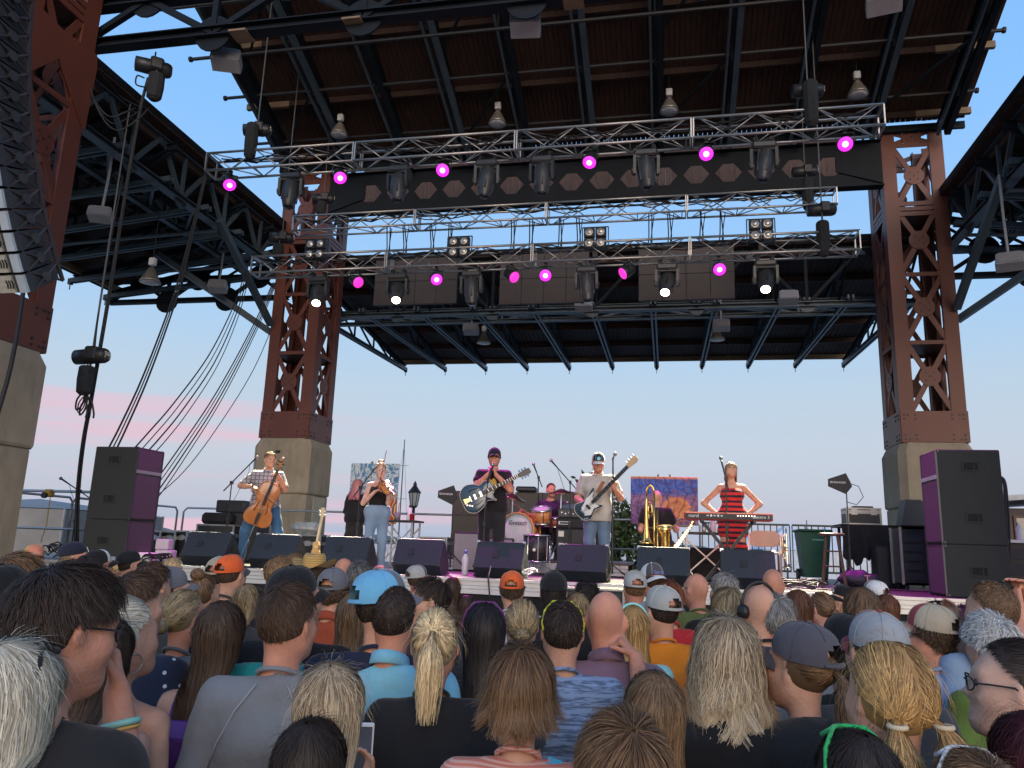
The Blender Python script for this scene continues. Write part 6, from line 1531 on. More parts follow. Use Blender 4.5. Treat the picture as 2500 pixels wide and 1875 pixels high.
def hair_mesh(style, n=1500, w=.0035, seed=0, L=None, vol=None, wav=None, emax=None, tie=None, cl=None, asym=0.0, taillen=None, S=None):
    key = (style, n, w, seed, L, vol, wav, emax, tie, cl, asym, taillen)
    if key in _HAIRC: return _HAIRC[key]
    rg = np.random.default_rng(seed+17); parts = []
    def addr(P, u, w, **k): parts.append(ribbons(P, u, w, rg, **k))
    def outdir(P):
        o = P-HC-V(0, 0, 0); o = o.copy(); o[..., 2] = np.where(o[..., 2] < 0, o[..., 2]*.15, o[..., 2]); return o/np.maximum(np.linalg.norm(o, axis=-1, keepdims=True), 1e-6)
    pole = (0.02, -.30, .95); sh = None
    if style in ('short', 'crop', 'curlyshort', 'messy', 'quiff'):
        LL = {'short': .038, 'crop': .016, 'curlyshort': .05, 'messy': .055, 'quiff': .065}[style] if L is None else L; vo = {'short': .012, 'crop': .004, 'curlyshort': .022, 'messy': .018, 'quiff': .022}[style] if vol is None else vol
        d = roots(n, rg, emax); top = np.clip((np.arcsin(d[:, 2])+.35)/1.0, .32, 1); Ls = LL*top*rg.uniform(.7, 1.15, n); S = S or 5; rn = rg.random(n)
        P, u = flow(d, Ls, S, (0.03, -.55, .83), vo, 9.0, rn); s = np.linspace(0, 1, S)[None, :, None]; P += u*(s**1.2)*(vo*.5*top*rg.uniform(.0, 1.2, n))[:, None, None]
        P = wave(P, u, rg, (.010 if style == 'curlyshort' else .003), .035 if style == 'curlyshort' else .06, Ls)
        P = clump(P, rg, max(n//9, 8), .4 if cl is None else cl); addr(P, u, w*1.1, tilt=.6); sh = shell(.34, (0.03, -.55, .83), .004, 9.0, 0, 0, emax)
        sh = (HC+(sh[0]-HC)*(.985+vo*.15/.1), sh[1])
    elif style in ('long', 'bob', 'wavy', 'straight', 'bowl'):
        LL = {'long': .44, 'wavy': .42, 'straight': .44, 'bob': .215, 'bowl': .20}[style] if L is None else L; vo = {'long': .016, 'wavy': .034, 'straight': .012, 'bob': .030, 'bowl': .020}[style] if vol is None else vol; wv = {'long': .003, 'wavy': .022, 'straight': .0015, 'bob': .007, 'bowl': .002}[style] if wav is None else wav
        d = roots(n, rg, emax); th = np.arccos(np.clip(d@nrm(V(pole)), -1, 1)); Ls = np.maximum(LL*rg.uniform(.88, 1.06, n)-th*.098*.9, .05); S = S or 8; rn = rg.random(n)**.6; fl = {'bob': .10, 'wavy': .12, 'bowl': .0}.get(style, .03); di = {'bowl': .025, 'bob': .0, 'wavy': .0}.get(style, .018)
        P, u = flow(d, Ls, S, pole, vo, 1.62, rn, di, fl); P = wave(P, u, rg, wv, .12 if style != 'wavy' else .10, Ls)
        if style == 'bob': s = np.linspace(0, 1, S)[None, :, None]; P += outdir(P)*np.clip(s-.7, 0, 1)**2*.35*rg.uniform(.1, 1, (n, 1, 1))
        front = (u[..., 1] > .25) & (P[..., 2] < HC[2]-.0)
        P = clump(P, rg, max(n//(34 if style in ('wavy', 'bob') else 16), 10), (.85 if style in ('wavy', 'bob') else .5) if cl is None else cl, .007); face = (d[:, 1] > .55) & (np.abs(d[:, 0]) < .55); Pf = P.copy()
        sx = np.where(d[:, 0] >= 0, 1, -1)[:, None]; t = np.linspace(0, 1, S)[None]; tgt = sx*.088; P[..., 0] = np.where(face[:, None], P[..., 0]*(1-t)+tgt*t, P[..., 0]); P[..., 1] = np.where(face[:, None], np.minimum(P[..., 1], .085-.06*t), P[..., 1])
        addr(P, outdir(P), w); sh = shell(LL*.93, pole, vo, 1.62, di, fl*.8, emax)
    elif style in ('pony', 'bun', 'lowbun', 'topbun', 'pigtails', 'pulled'):
        ties = {'pony': [V(0, -.93, .38)], 'bun': [V(0, -.98, .0)], 'lowbun': [V(0, -.93, -.42)], 'topbun': [V(0, -.55, .84)], 'pigtails': [V(-.52, -.78, -.45), V(.52, -.78, -.45)], 'pulled': [V(0, -.95, -.1)]}[style] if tie is None else [V(tie)]
        ties = [nrm(q) for q in ties]; vo = .010 if vol is None else vol; d = roots(n, rg, emax); S0 = 7; ti = np.array(ties); sel = np.argmax(d@ti.T+(0 if len(ties) == 1 else 0), 1) if len(ties) > 1 else np.zeros(n, int)
        if len(ties) > 1: sel = (d[:, 0] > 0).astype(int)
        D = ti[sel]; om = np.arccos(np.clip((d*D).sum(1), -1, .9999))[:, None]; t = np.linspace(0, 1, S0)[None]; u = (np.sin((1-t)*om)/np.sin(om))[..., None]*d[:, None]+(np.sin(t*om)/np.sin(om))[..., None]*D[:, None]
        rn = rg.random(n); lift = 1.02+(vo*rn/.09)[:, None]*np.sin(t*math.pi)*.9+.02*t; P = HC+u*HR*lift[..., None]; P = wave(P, u, rg, .0022 if wav is None else wav, .08, om[:, 0]*.1); P = clump(P, rg, max(n//10, 8), .35); addr(P, u, w, taper=False)
        sh = shell(.34, (0, -.3, .95), .004, 9.0, 0, 0, emax)
        for q in ties:
            base = HC+q*HR*1.04; m = n//2 if len(ties) == 1 else n//3; tl = {'pony': .30, 'pigtails': .20, 'pulled': .22}.get(style, .2) if taillen is None else taillen
            if 'bun' in style:
                a = rg.normal(size=(m, 3)); a /= np.linalg.norm(a, axis=1)[:, None]; b = np.cross(a, rg.normal(size=(m, 3))); b /= np.linalg.norm(b, axis=1)[:, None]; r = (.034 if style != 'topbun' else .04)*rg.uniform(.6, 1.12, m)[:, None, None]; ph = np.linspace(0, 3.4, 8)[None, :, None]; c = base+q*.022
                Q = c+(a[:, None]*np.cos(ph)+b[:, None]*np.sin(ph))*r*V(1.15, .85, 1.0); o = Q-c; addr(Q, o/np.maximum(np.linalg.norm(o, axis=-1, keepdims=True), 1e-6), w*1.1, taper=False)
                bb = MB().ball(c, (.036, .028, .032), 12, 8); parts.append((bb.v[0], np.array(bb.f), np.zeros(len(bb.v[0])), np.zeros(len(bb.v[0]))))
            else:
                S1 = 9; e = np.linspace(0, 1, S1)[None]*(tl*rg.uniform(.45, 1.08, m))[:, None]; disc = rg.normal(0, 1, (m, 2)); disc /= np.maximum(np.linalg.norm(disc, axis=1)[:, None], 1e-6); disc *= np.sqrt(rg.random(m))[:, None]; f = e/tl
                rad = .012+(.036 if style != 'pigtails' else .042)*np.sin(np.clip(f, 0, 1)*math.pi*.80)**.8*np.clip(f*3, 0, 1); back = .055*(1-np.exp(-e/.03)); h = nrm(q*V(1, 1, 0)); sdv = np.cross(h, V(0, 0, 1))
                Q = base+h*(back+rad*disc[:, :1])[..., None]+sdv*((rad*disc[:, 1:])+asym*f)[..., None]; Q[..., 2] -= e*.96-.02*np.sin(f*3.1)*(style == 'pony'); Q = wave(Q, np.broadcast_to(h, Q.shape), rg, .003, .1, np.full(m, tl)); o = h*disc[:, None, :1]+sdv*disc[:, None, 1:]+h*.3; o = np.broadcast_to(o/np.linalg.norm(o, axis=-1, keepdims=True), Q.shape); addr(Q, o, w*1.15)
    if style in ('short', 'curlyshort', 'messy', 'quiff', 'long', 'bob', 'wavy', 'bowl', 'pony', 'pigtails', 'straight') and emax is None:      # flyaway hairs
        m = max(n//30, 10); d = roots(m, rg); d[:, 2] = np.abs(d[:, 2])*.8+.2; d /= np.linalg.norm(d, axis=1)[:, None]; Lf = np.full(m, .07); P, u = flow(d, Lf, 7, pole, .04, 9.0, np.ones(m)*.9); P += u*(np.linspace(0, 1, 7)[None, :, None]**1.5)*rg.uniform(0, .02, (m, 1, 1)); P = wave(P, u, rg, .006, .07, Lf); addr(P, u, w*.4)
    vs, fs, ht, hv = [], [], [], []; nn = 0
    if sh is not None and len(sh[1]): parts.append((sh[0], sh[1], np.full(len(sh[0]), .35), np.full(len(sh[0]), .35)))
    for a, b, c, e in parts: vs.append(a); fs.append(b+nn); ht.append(c); hv.append(e); nn += len(a)
    me = np_mesh('hair', np.vstack(vs), np.vstack(fs))
    for nm, ar in (('ht', np.concatenate(ht)), ('hv', np.concatenate(hv))):
        at_ = me.attributes.new(nm, 'FLOAT', 'POINT'); at_.data.foreach_set('value', ar.astype(np.float32))
    _HAIRC[key] = me; return me

# ---- hats and eyewear, in head coordinates
def head_child(o, parent, R, off=(0, 0, 0)):
    o.parent = parent; m = Matrix.Identity(4); R = np.asarray(R); T = PIV+V(off)-R@PIV
    for i in range(3):
        for j in range(3): m[i][j] = R[i, j]
        m[i][3] = T[i]
    o.matrix_local = m; return o
_CAPC = {}
def cap_meshes(back=False, opening=True, flat=False):
    k = (back, opening, flat)
    if k in _CAPC: return _CAPC[k]
    R = V(.090, .111, .108); c = HC+V(0, 0, .012); sg = -1 if back else 1; na, ne = 48, 10; front, rear = MB(), MB(); vs = []
    for e in range(ne+1):
        el = (math.radians(-2)+math.radians(92)*e/ne); ff = 1+.03*math.sin(el*2)
        for a in range(na):
            az = 2*math.pi*a/na; pz = 1+.012*abs(math.sin(az*3)); x, y = math.sin(az), math.cos(az)*sg; r = math.cos(el)**(.82)
            z = math.sin(el)*R[2]*(1.0 if not flat else .9)+.012*max(y*sg, 0)*math.cos(el); vs.append(c+V(x*r*R[0]*ff, y*r*R[1]*ff, z))
    F1, F2 = [], []
    for e in range(ne):
        for a in range(na):
            az = 2*math.pi*(a+.5)/na; q = [e*na+a, e*na+(a+1) % na, (e+1)*na+(a+1) % na, (e+1)*na+a]; q = q if sg > 0 else q[::-1]; q = q[::-1]
            isf = abs((az+math.pi) % (2*math.pi)-math.pi) < 1.02; isb = abs(az-math.pi) < .52
            if opening and isb and 1 <= e < 4-(abs(az-math.pi) > .3): continue
            (F1 if isf else F2).append(q)
    front.add(vs, F1); rear.add(vs, F2); br = MB(); n = 14; v2 = []
    for i in range(n+1):
        t = -1+2*i/n; az = t*1.0; x0 = math.sin(az)*R[0]*1.0; y0 = math.cos(az)*R[1]*1.0; ex = .075*math.cos(t*1.45)**.6 if abs(t) < .99 else 0; dz = -.030*(t*t)
        for k2, (f, zz) in enumerate(((0, 0), (.5, .002), (1, -.012))):
            v2.append(c+V(x0*(1+.05*f), (y0+ex*f)*sg, .004+dz+zz-.01*f)); 
    nv = len(v2); v2 = v2+[p+V(0, 0, -.004) for p in v2]; fb = []
    for i in range(n):
        for q in range(2):
            a = i*3+q; fb += [[a, a+3, a+4, a+1], [nv+a, nv+a+1, nv+a+4, nv+a+3]]
        fb.append([i*3+2, i*3+5, nv+i*3+5, nv+i*3+2])
    br.add(v2, fb); bt = MB().ball(c+V(0, 0, R[2]*(1.0 if not flat else .9)+.004), (.009, .009, .006), 8, 5); sm = MB()
    for k2 in range(6):
        az = k2*math.pi/3+math.pi/6; pts = []
        for e in range(10):
            el = math.radians(2+86*e/9); r = math.cos(el)**.82; ff = 1+.03*math.sin(el*2)+.008
            if opening and abs(az-math.pi) < .6 and el < .6: continue
            pts.append(c+V(math.sin(az)*r*R[0]*ff, math.cos(az)*sg*r*R[1]*ff, math.sin(el)*R[2]*(1.0 if not flat else .9)+.012*max(math.cos(az), 0)*math.cos(el)+.001))
        sm.tube(pts, .0016, 4)
    band = []
    for i in range(15):
        az = math.pi-.62+1.24*i/14; band.append(c+V(math.sin(az)*R[0]*1.012, math.cos(az)*sg*R[1]*1.012, .002))
    bd = MB().tube(band, .0055, 6)
    r = [x.mesh(nm, True) for x, nm in ((front, 'front_panel'), (rear, 'crown'), (br, 'brim'), (bt, 'button'), (sm, 'seams'), (bd, 'strap'))]; _CAPC[k] = r; return r
def add_cap(p, R, off, fc, rc, bc, sc=None, back=False, opening=True, tilt=.12, s=1.0, flat=False, logo=None):
    ms = cap_meshes(back, opening, flat); R2 = R@rotx(tilt*(1 if not back else -1))
    root = link('cap', ms[1], rc); head_child(root, p, R2, off)
    for nm, me, m in (('front_panel', ms[0], fc), ('brim', ms[2], bc), ('button', ms[3], bc), ('seams', ms[4], sc or rc), ('strap', ms[5], rc)):
        if nm == 'strap' and not opening: continue
        o = link(nm, me, m); o.parent = root
    if logo:
        txt, m, sz, zz = logo; sgn = -1 if back else 1
        lettering(txt, root, HC+V(0, sgn*.118, zz), sz, m, (-sgn, 0, 0), (0, -sgn*.35, 1), 'cap_emblem', .002)
    return root
_GLC = {}
def glasses_mesh(kind):
    if kind in _GLC: return _GLC[kind]
    b = MB(); ln = MB()
    if kind == 'eye':
        for s in (-1, 1):
            ring = [(s*.034+.023*math.cos(a), .103-.014*abs(math.cos(a))*(1 if s*math.cos(a) > 0 else 0), 1.642+.018*math.sin(a)) for a in np.linspace(0, 6.283, 15)[:-1]]; b.tube(ring, .0024, 5, closed=True); ln.add(ring+[(s*.034, .104, 1.642)], [[i, (i+1) % 14, 14] for i in range(14)])
            b.tube([(s*.057, .089, 1.645), (s*.079, .06, 1.648), (s*.083, 0.0, 1.645), (s*.082, -.02, 1.63)], .0025, 5)
        b.tube([(-.012, .104, 1.648), (0, .108, 1.650), (.012, .104, 1.648)], .0025, 5)
    else:                                   # pushed up on the crown
        c = HC; w = .0035
        arc = lambda el, r=1.12, lim=.62: [c+HR*r*V(math.sin(a)*math.cos(el), math.cos(a)*math.cos(el), math.sin(el)) for a in np.linspace(-lim, lim, 11)]
        A, B = arc(1.02, 1.16, 1.0), arc(.74, 1.20, .78)
        b.tube(A, .006, 6); b.tube(B, .006, 6)
        for q in (0, -1): b.tube([A[q], B[q]], .006, 6)
        ln.add(A[1:-1]+B[1:-1], [[i, i+1, 9+i+1, 9+i] for i in range(8) if i not in (4,)])
        for s, q in ((-1, 0), (1, -1)):
            b.tube([A[q], c+HR*1.13*nrm(V(s*.9, .05, .62)), c+HR*1.10*nrm(V(s*1.0, -.12, .18)), c+HR*1.06*nrm(V(s, -.3, -.1))], .0055, 6)
    r = (b.mesh('frame', True), ln.mesh('lenses', False)); _GLC[kind] = r; return r
m_lens = mat('tinted_sunglass_lens', (.03, .025, .03), .08, spec=.8); m_clear = mat('clear_spectacle_lens', (.55, .5, .48), .05, spec=.6)
m_clear.node_tree.nodes['Principled BSDF'].inputs['Alpha'].default_value = .22
def add_glasses(p, R, off, kind, m, name='glasses'):
    f, l = glasses_mesh(kind); root = link(name, f, m); head_child(root, p, R, off); o = link('lenses', l, m_clear if kind == 'eye' else m_lens); o.parent = root
def eyes_mesh():
    if 'eyes' in _GLC: return _GLC['eyes']
    b = MB()
    for s in (-1, 1): b.ball((s*.031, .0795, 1.644), .0112, 10, 8)
    _GLC['eyes'] = b.mesh('eyes', True); return _GLC['eyes']
m_eye = mat('dark_eye', (.05, .035, .03), .2)
_SHIRT = {}
# ------------------------------------------------------------------ the audience, seen from behind
CL = {}
def C(k):
    if k not in CL: CL[k] = cloth(k, *PAL[k])
    return CL[k]
PAL = dict(black=((.018, .018, .020),), charcoal=((.05, .052, .056),), navy=((.018, .024, .05),), white=((.62, .62, .66),), grey=((.23, .23, .24),), midgrey=((.12, .125, .135),), sweater=((.21, .215, .225),), teal=((.02, .27, .28),), rust=((.36, .07, .03),), sky=((.22, .52, .66),), olive=((.12, .14, .045),), orange=((.66, .22, .02),), red=((.55, .03, .035),), plum=((.20, .12, .17),), salmon=((.58, .20, .15), (.66, .40, .34), 95, 'stripe'), heather=((.10, .14, .22), (.24, .33, .50), 17, 'heather'), green=((.10, .16, .035),), tealhood=((.02, .17, .23),), purple=((.13, .035, .24),), magenta=((.45, .05, .38),), bluegrey=((.17, .20, .24),), denim=((.18, .30, .52),), anchors=((.020, .028, .055), (.55, .6, .65), 22, 'dots'), ltblue=((.24, .34, .48),), brownj=((.09, .07, .05),), jeans=((.06, .09, .16),), capgrey=((.15, .15, .165),), caplight=((.38, .38, .36),), capkhaki=((.40, .34, .25),), capblue=((.15, .42, .64),), caporange=((.72, .12, .03),), capblack=((.014, .014, .016),), capslate=((.085, .08, .095),), capred=((.30, .05, .06),), capmesh=((.34, .35, .37),), capwhite=((.66, .66, .66),), capyellow=((.55, .38, .10),), capcoral=((.60, .22, .15),), capnavy=((.02, .022, .04),), straw=((.55, .36, .12), (.38, .22, .07), 60, 'stripe'), yellowfr=((.75, .72, .05),), greenfr=((.03, .42, .12),), whitefr=((.75, .72, .70),), purplefr=((.16, .03, .16),), orangefr=((.75, .22, .05),), blackfr=((.015, .015, .018),), aqua=((.30, .66, .64),), seamwhite=((.62, .58, .48),), seamorange=((.80, .25, .10),))
_BODY = {}
def q35(a): return round(a/.35)*.35
def body_for(fem, hy, hp, bulk=1.0):
    k = (fem, q35(hy), round(hp/.2)*.2, bulk)
    if k not in _BODY:
        G = human(fem, None, (k[1], k[2], 0), bulk=bulk); _BODY[k] = (make_body('body', G, .019, (((-.1, .1, .013),), (), ((1.44, 1.78, .012),))), G)
    return _BODY[k]
def neck_cut(lo=0.0): return [((0, .45, 1.0), 1.456-lo)]
def shirt_for(fem, kind, bulk=1.0):
    k = (fem, kind, bulk)
    if k in _SHIRT: return _SHIRT[k]
    G = human(fem, None, (0, 0, 0), bulk=bulk); j = G['j']; ex = [cone((-.075, -.004, 1.0), (.075, -.004, 1.0), (.112 if not fem else .108)*bulk, None, .06), cone((-.08, -.004, .90), (.08, -.004, .90), .118*bulk, None, .06)]
    inf = .019; parts = ['torso']; cuts = neck_cut()+[((0, 0, -1.0), -.83)]; fo = .0065
    sl = {'tee': .62, 'polo': .62, 'tank': 0, 'strapless': 0}.get(kind, 1.0)
    for s in 'LR':
        a, b = j['sh'+s], j['el'+s]
        if sl > 0: ex.append(cone(a, a+(b-a)*sl, .058*(.88 if fem else 1), (.056 if sl < 1 else .046)*(.88 if fem else 1), .03, sl < 1))
    if sl >= 1: parts += ['fore']; inf = .020
    if kind in ('hoodie',): inf = .022; fo = .006; ex += [ell((0, -.085, 1.405), (.125, .055, .055), None, .04), ell((0, -.10, 1.36), (.10, .04, .07), None, .04)]; cuts[0] = ((0, .45, 1.0), 1.475)
    if kind == 'jacket': inf = .018; fo = .0065
    if kind == 'strapless': cuts = [((0, 0, 1.0), 1.27), ((0, 0, -1.0), -.83)]
    if kind == 'tank': cuts = [((0, .3, 1.0), 1.385), ((0, 0, -1.0), -.83)]
    if kind == 'tank':
        for s, sg in (('L', -1), ('R', 1)): cuts.append(((sg, 0, .25), .148*(.86 if fem else 1)+.25*1.36))
    me = make_body('shirt', G, .016, ((), (), ((1.3, 1.5, .0125),)), parts, inf, fo, cuts, ex, seed=len(_SHIRT)*1.3, smooth=1)
    _SHIRT[k] = me; return me
def collar_mesh(fem, kind):
    k = ('col', fem, kind)
    if k in _SHIRT: return _SHIRT[k]
    f = .86 if fem else 1.0; b = MB(); n = 26
    if kind == 'polo':
        vs = []
        for i in range(n):
            a = 2*math.pi*i/n; x, y = math.sin(a), -math.cos(a); zz = 1.462-.45*(y*.065-.02)
            for r, dz in ((1.0, .0), (1.04, .034), (1.12, .036), (1.26, -.006), (1.18, -.012)): vs.append((x*.064*f*r, y*.068*f*r-.022, zz+dz*(.55+.45*(-y*.5+.5))))
        b.add(vs, [[i*5+q, i*5+q+1, ((i+1) % n)*5+q+1, ((i+1) % n)*5+q] for i in range(n) for q in range(4)])
    else:
        pts = [(math.sin(a)*.070*f, -math.cos(a)*.074*f-.024, 1.462-.45*(-math.cos(a)*.076-.018)) for a in np.linspace(0, 6.283, n+1)[:-1]]; b.tube(pts, .008, 6, closed=True)
    _SHIRT[k] = b.mesh('collar', True); return _SHIRT[k]
def trousers_for(fem):
    k = ('tr', fem)
    if k not in _SHIRT:
        G = human(fem); _SHIRT[k] = make_body('trousers', G, .018, None, ['leg'], .014, .004, [((0, 0, -1.0), -.06), ((0, 0, 1.0), 1.0)], [cone((-.08, -.01, .95), (.08, -.01, .95), .122, None, .06)])
    return _SHIRT[k]
# ------------------------------------------------------------------ the band and the two painters
m_denim = cloth('band_jeans', (.13, .19, .28)); m_denimdk = cloth('band_dark_trousers', (.022, .022, .025)); m_denimlt = cloth('band_light_jeans', (.20, .29, .40))
m_wooddk = mat('ebony', (.012, .010, .009), .35); m_cello = mat('amber_cello_varnish', (.46, .16, .045), .25, var=.2, scale=5, coat=.6); m_violin = mat('orange_violin_varnish', (.55, .22, .05), .25, var=.2, scale=9, coat=.6)
def performer(label, px, py, Y, G, face_rot, top=1.765, fem=False, skin=0, group='musicians on stage', base=None, fine=None):
    P = at(px, py, Y=Y); b = DECK if base is None else base; s = (P[2]-b)/top
    t = thing('person', label, 'person', (P[0], Y, b), face_rot, group); t.scale = (s, s, s)
    j = G['j']; fx = [(-.1, .1, .0095)]; fy = [(.0, .14, .0095)]; fz = [(1.5, 1.78, .0095)]
    for q in ('wrL', 'wrR'): w = j[q]; fx.append((w[0]-.11, w[0]+.11, .009)); fy.append((w[1]-.1, w[1]+.14, .009)); fz.append((w[2]-.12, w[2]+.13, .009))
    link('body', make_body('body', G, .02, (fx, fy, fz)), SKIN[skin], t)
    e = link('eyes', eyes_mesh(), m_eye); head_child(e, t, G['R'], G['off'])
    return t
def garment(t, name, G, parts, m, inf=.012, cuts=(), extra=(), fold=.0035, h=.016, seed=1):
    return link(name, make_body(name, G, h, None, parts, inf, fold, cuts, extra, seed=seed), m, t)
def sleeves(G, f, r0=.06, r1=.058): return [cone(G['j']['sh'+s], G['j']['sh'+s]+(G['j']['el'+s]-G['j']['sh'+s])*f, r0, r1, .03, f < 1) for s in 'LR']
def hem(z, r=.118, w=.08): return [cone((-w, 0, z+.1), (w, 0, z+.1), r, None, .06), cone((-w, 0, z), (w, 0, z), r+.004, None, .06)]
HIP = [cone((-.078, -.005, .95), (.078, -.005, .95), .120, None, .06)]
def beard(t, G, m, n=500):
    rg = np.random.default_rng(4); d = []
    while len(d) < n:
        x, y, z = rg.uniform(-.062, .062), rg.uniform(.0, .1), rg.uniform(1.528, 1.60); d.append((x, y, z))
    d = np.array(d); c = V(0, .028, 1.59); u = (d-c)/V(.058, .068, .088); u /= np.linalg.norm(u, axis=1)[:, None]; p = c+u*V(.060, .068, .080); k = (p[:, 2] < 1.60-.02*(np.abs(p[:, 0]) < .02)) & (p[:, 1] > .005); p, u = p[k], u[k]
    P = p[:, None]+(u[:, None]*.6+V(0, .1, -.8))*np.linspace(0, .012, 3)[None, :, None]; v, f, a, b = ribbons(P, np.repeat(u[:, None], 3, 1), .005, rg); me = np_mesh('beard', v, f)
    for nm, ar in (('ht', a), ('hv', b)): q = me.attributes.new(nm, 'FLOAT', 'POINT'); q.data.foreach_set('value', ar.astype(np.float32))
    o = link('beard', me, m); head_child(o, t, G['R'], G['off'])
def phair(t, G, style, col, **kw):
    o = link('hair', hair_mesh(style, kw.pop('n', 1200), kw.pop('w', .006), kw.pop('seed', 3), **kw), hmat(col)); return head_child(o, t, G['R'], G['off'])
def local_frame(t, O, ez, n):
    """world matrix axes for something carried by performer t: origin, long axis ez and face normal n in body coordinates"""
    a = t.rotation_euler.z; R = rotz(a); s = t.scale[0]; W = R@(V(O)*s)+V(t.location); ez = nrm(R@V(ez)); n = R@V(n); ey = -nrm(n-ez*np.dot(n, ez)); ex = np.cross(ey, ez); return W, ex, ey, ez
def outline(pts, n=6):
    """smooth closed outline from right-half control points (x>=0), mirrored"""
    P = [V(a, b) for a, b in pts]; full = P+[V(-p[0], p[1]) for p in P[::-1] if p[0] > 1e-6]; m = len(full); out = []
    for i in range(m):
        p0, p1, p2, p3 = full[i-1], full[i], full[(i+1) % m], full[(i+2) % m]
        for q in np.linspace(0, 1, n, endpoint=False): out.append(tuple(.5*((2*p1)+(-p0+p2)*q+(2*p0-5*p1+4*p2-p3)*q*q+(-p0+3*p1-3*p2+p3)*q**3)))
    return out
def body_plate(poly, t, arch, name, m, parent):
    """instrument body: outline in XZ with arched front and back"""
    b = MB(); n = len(poly); c = np.mean(poly, 0); rings = [(1.0, -t/2+.0), (.93, -t/2-arch*.35), (.6, -t/2-arch*.8), (.25, -t/2-arch)]; vs = []
    for sg in (1, -1):
        for f, y in rings: vs += [(c[0]+(x-c[0])*f, y*sg, c[1]+(z-c[1])*f) for x, z in poly]
    fs = []
    for q in range(2):
        o = q*4*n
        for r in range(3):
            for i in range(n):
                a = [o+r*n+i, o+r*n+(i+1) % n, o+(r+1)*n+(i+1) % n, o+(r+1)*n+i]; fs.append(a if q else a[::-1])
        cap = [o+3*n+i for i in range(n)]; fs.append(cap if q else cap[::-1])
    for i in range(n): fs.append([i, (i+1) % n, 4*n+(i+1) % n, 4*n+i])
    return b.add(vs, fs).build(name, m, parent, True)
VIOL = [(0, 0), (.16, .01), (.235, .10), (.21, .24), (.155, .31), (.14, .38), (.17, .46), (.165, .50), (.185, .60), (.14, .72), (.05, .755), (0, .76)]
def viol(name, label, cat, W, axes, k, t, m, group=None):
    r = axes_thing(name, label, cat, W, *axes, group); P = [(x*k, z*k) for x, z in outline(VIOL, 4)]
    body_plate(P, t, .02*k+.004, 'body', m, r); f = -t/2-.024*k-.006
    MB().bar((0, f-.01*k, .36*k), (0, f-.035*k, 1.0*k), .05*k, .02*k, (0, 1, 0)).build('fingerboard', m_wooddk, r)
    MB().bar((0, f+.02*k, .72*k), (0, f-.01*k, 1.12*k), .045*k, .04*k, (0, 1, 0)).build('neck', m, r)
    sc = [(0, f-.0*k+.03*k*math.cos(a)-.02*k, 1.17*k+.03*k*math.sin(a)) for a in np.linspace(-1.5, 4.2, 10)]; MB().tube(sc, [.022*k]*10, 7).build('scroll', m, r, True)
    for i in range(4): MB().tube([((-.07 if i % 2 else .07)*k, f, (1.04+.03*i)*k), ((.02 if i % 2 else -.02)*k, f, (1.04+.03*i)*k)], .010*k, 6).build('tuning_peg', m_wooddk, r)
    MB().prism([(-.06*k, 0), (.06*k, 0), (.045*k, .07*k), (-.045*k, .07*k)], (0, f-.0*k, .30*k), (1, 0, 0), (0, -1, 0), .012*k).build('bridge', mat('pale_maple', (.5, .35, .18), .5), r)
    MB().prism([(-.018*k, 0), (.018*k, 0), (.032*k, .2*k), (-.032*k, .2*k)], (0, f-.02*k, .03*k), (1, 0, 0), (0, 0, 1), .015*k).build('tailpiece', m_wooddk, r)
    for s in (-1, 1):
        MB().tube([(s*.085*k, f+.002, .22*k), (s*.105*k, f+.002, .25*k), (s*.095*k, f-.001, .31*k), (s*.08*k, f-.002, .37*k), (s*.068*k, f-.001, .40*k)], .007*k, 5).build('sound_hole', m_wooddk, r)
    for i in range(4): MB().tube([((i-1.5)*.011*k, f-.03*k, .2*k), ((i-1.5)*.012*k, f-.072*k, .30*k), ((i-1.5)*.008*k, f-.05*k, 1.05*k)], .0016 if k > .6 else .0008, 4).build('string', m_chrome, r)
    return r
def bow(label, W0, W1):
    t = thing('bow', label, 'bow', W0); d = V(W1)-V(W0); u = nrm(np.cross(d, (0, 1, .3)))*.03
    MB().tube([W0, V(W0)+d*.5-u*.2, W1], [.006, .005, .004], 6).build('stick', mat('pernambuco_bow', (.10, .03, .02), .3), t, world=True); MB().bar(V(W0)+d*.04+u, V(W1)+u*.3, .009, .002).build('bow_hair', m_white, t, world=True); MB().box(V(W0)+d*.04+u*.6, (.02, .02, .035)).build('frog', m_wooddk, t, world=True)

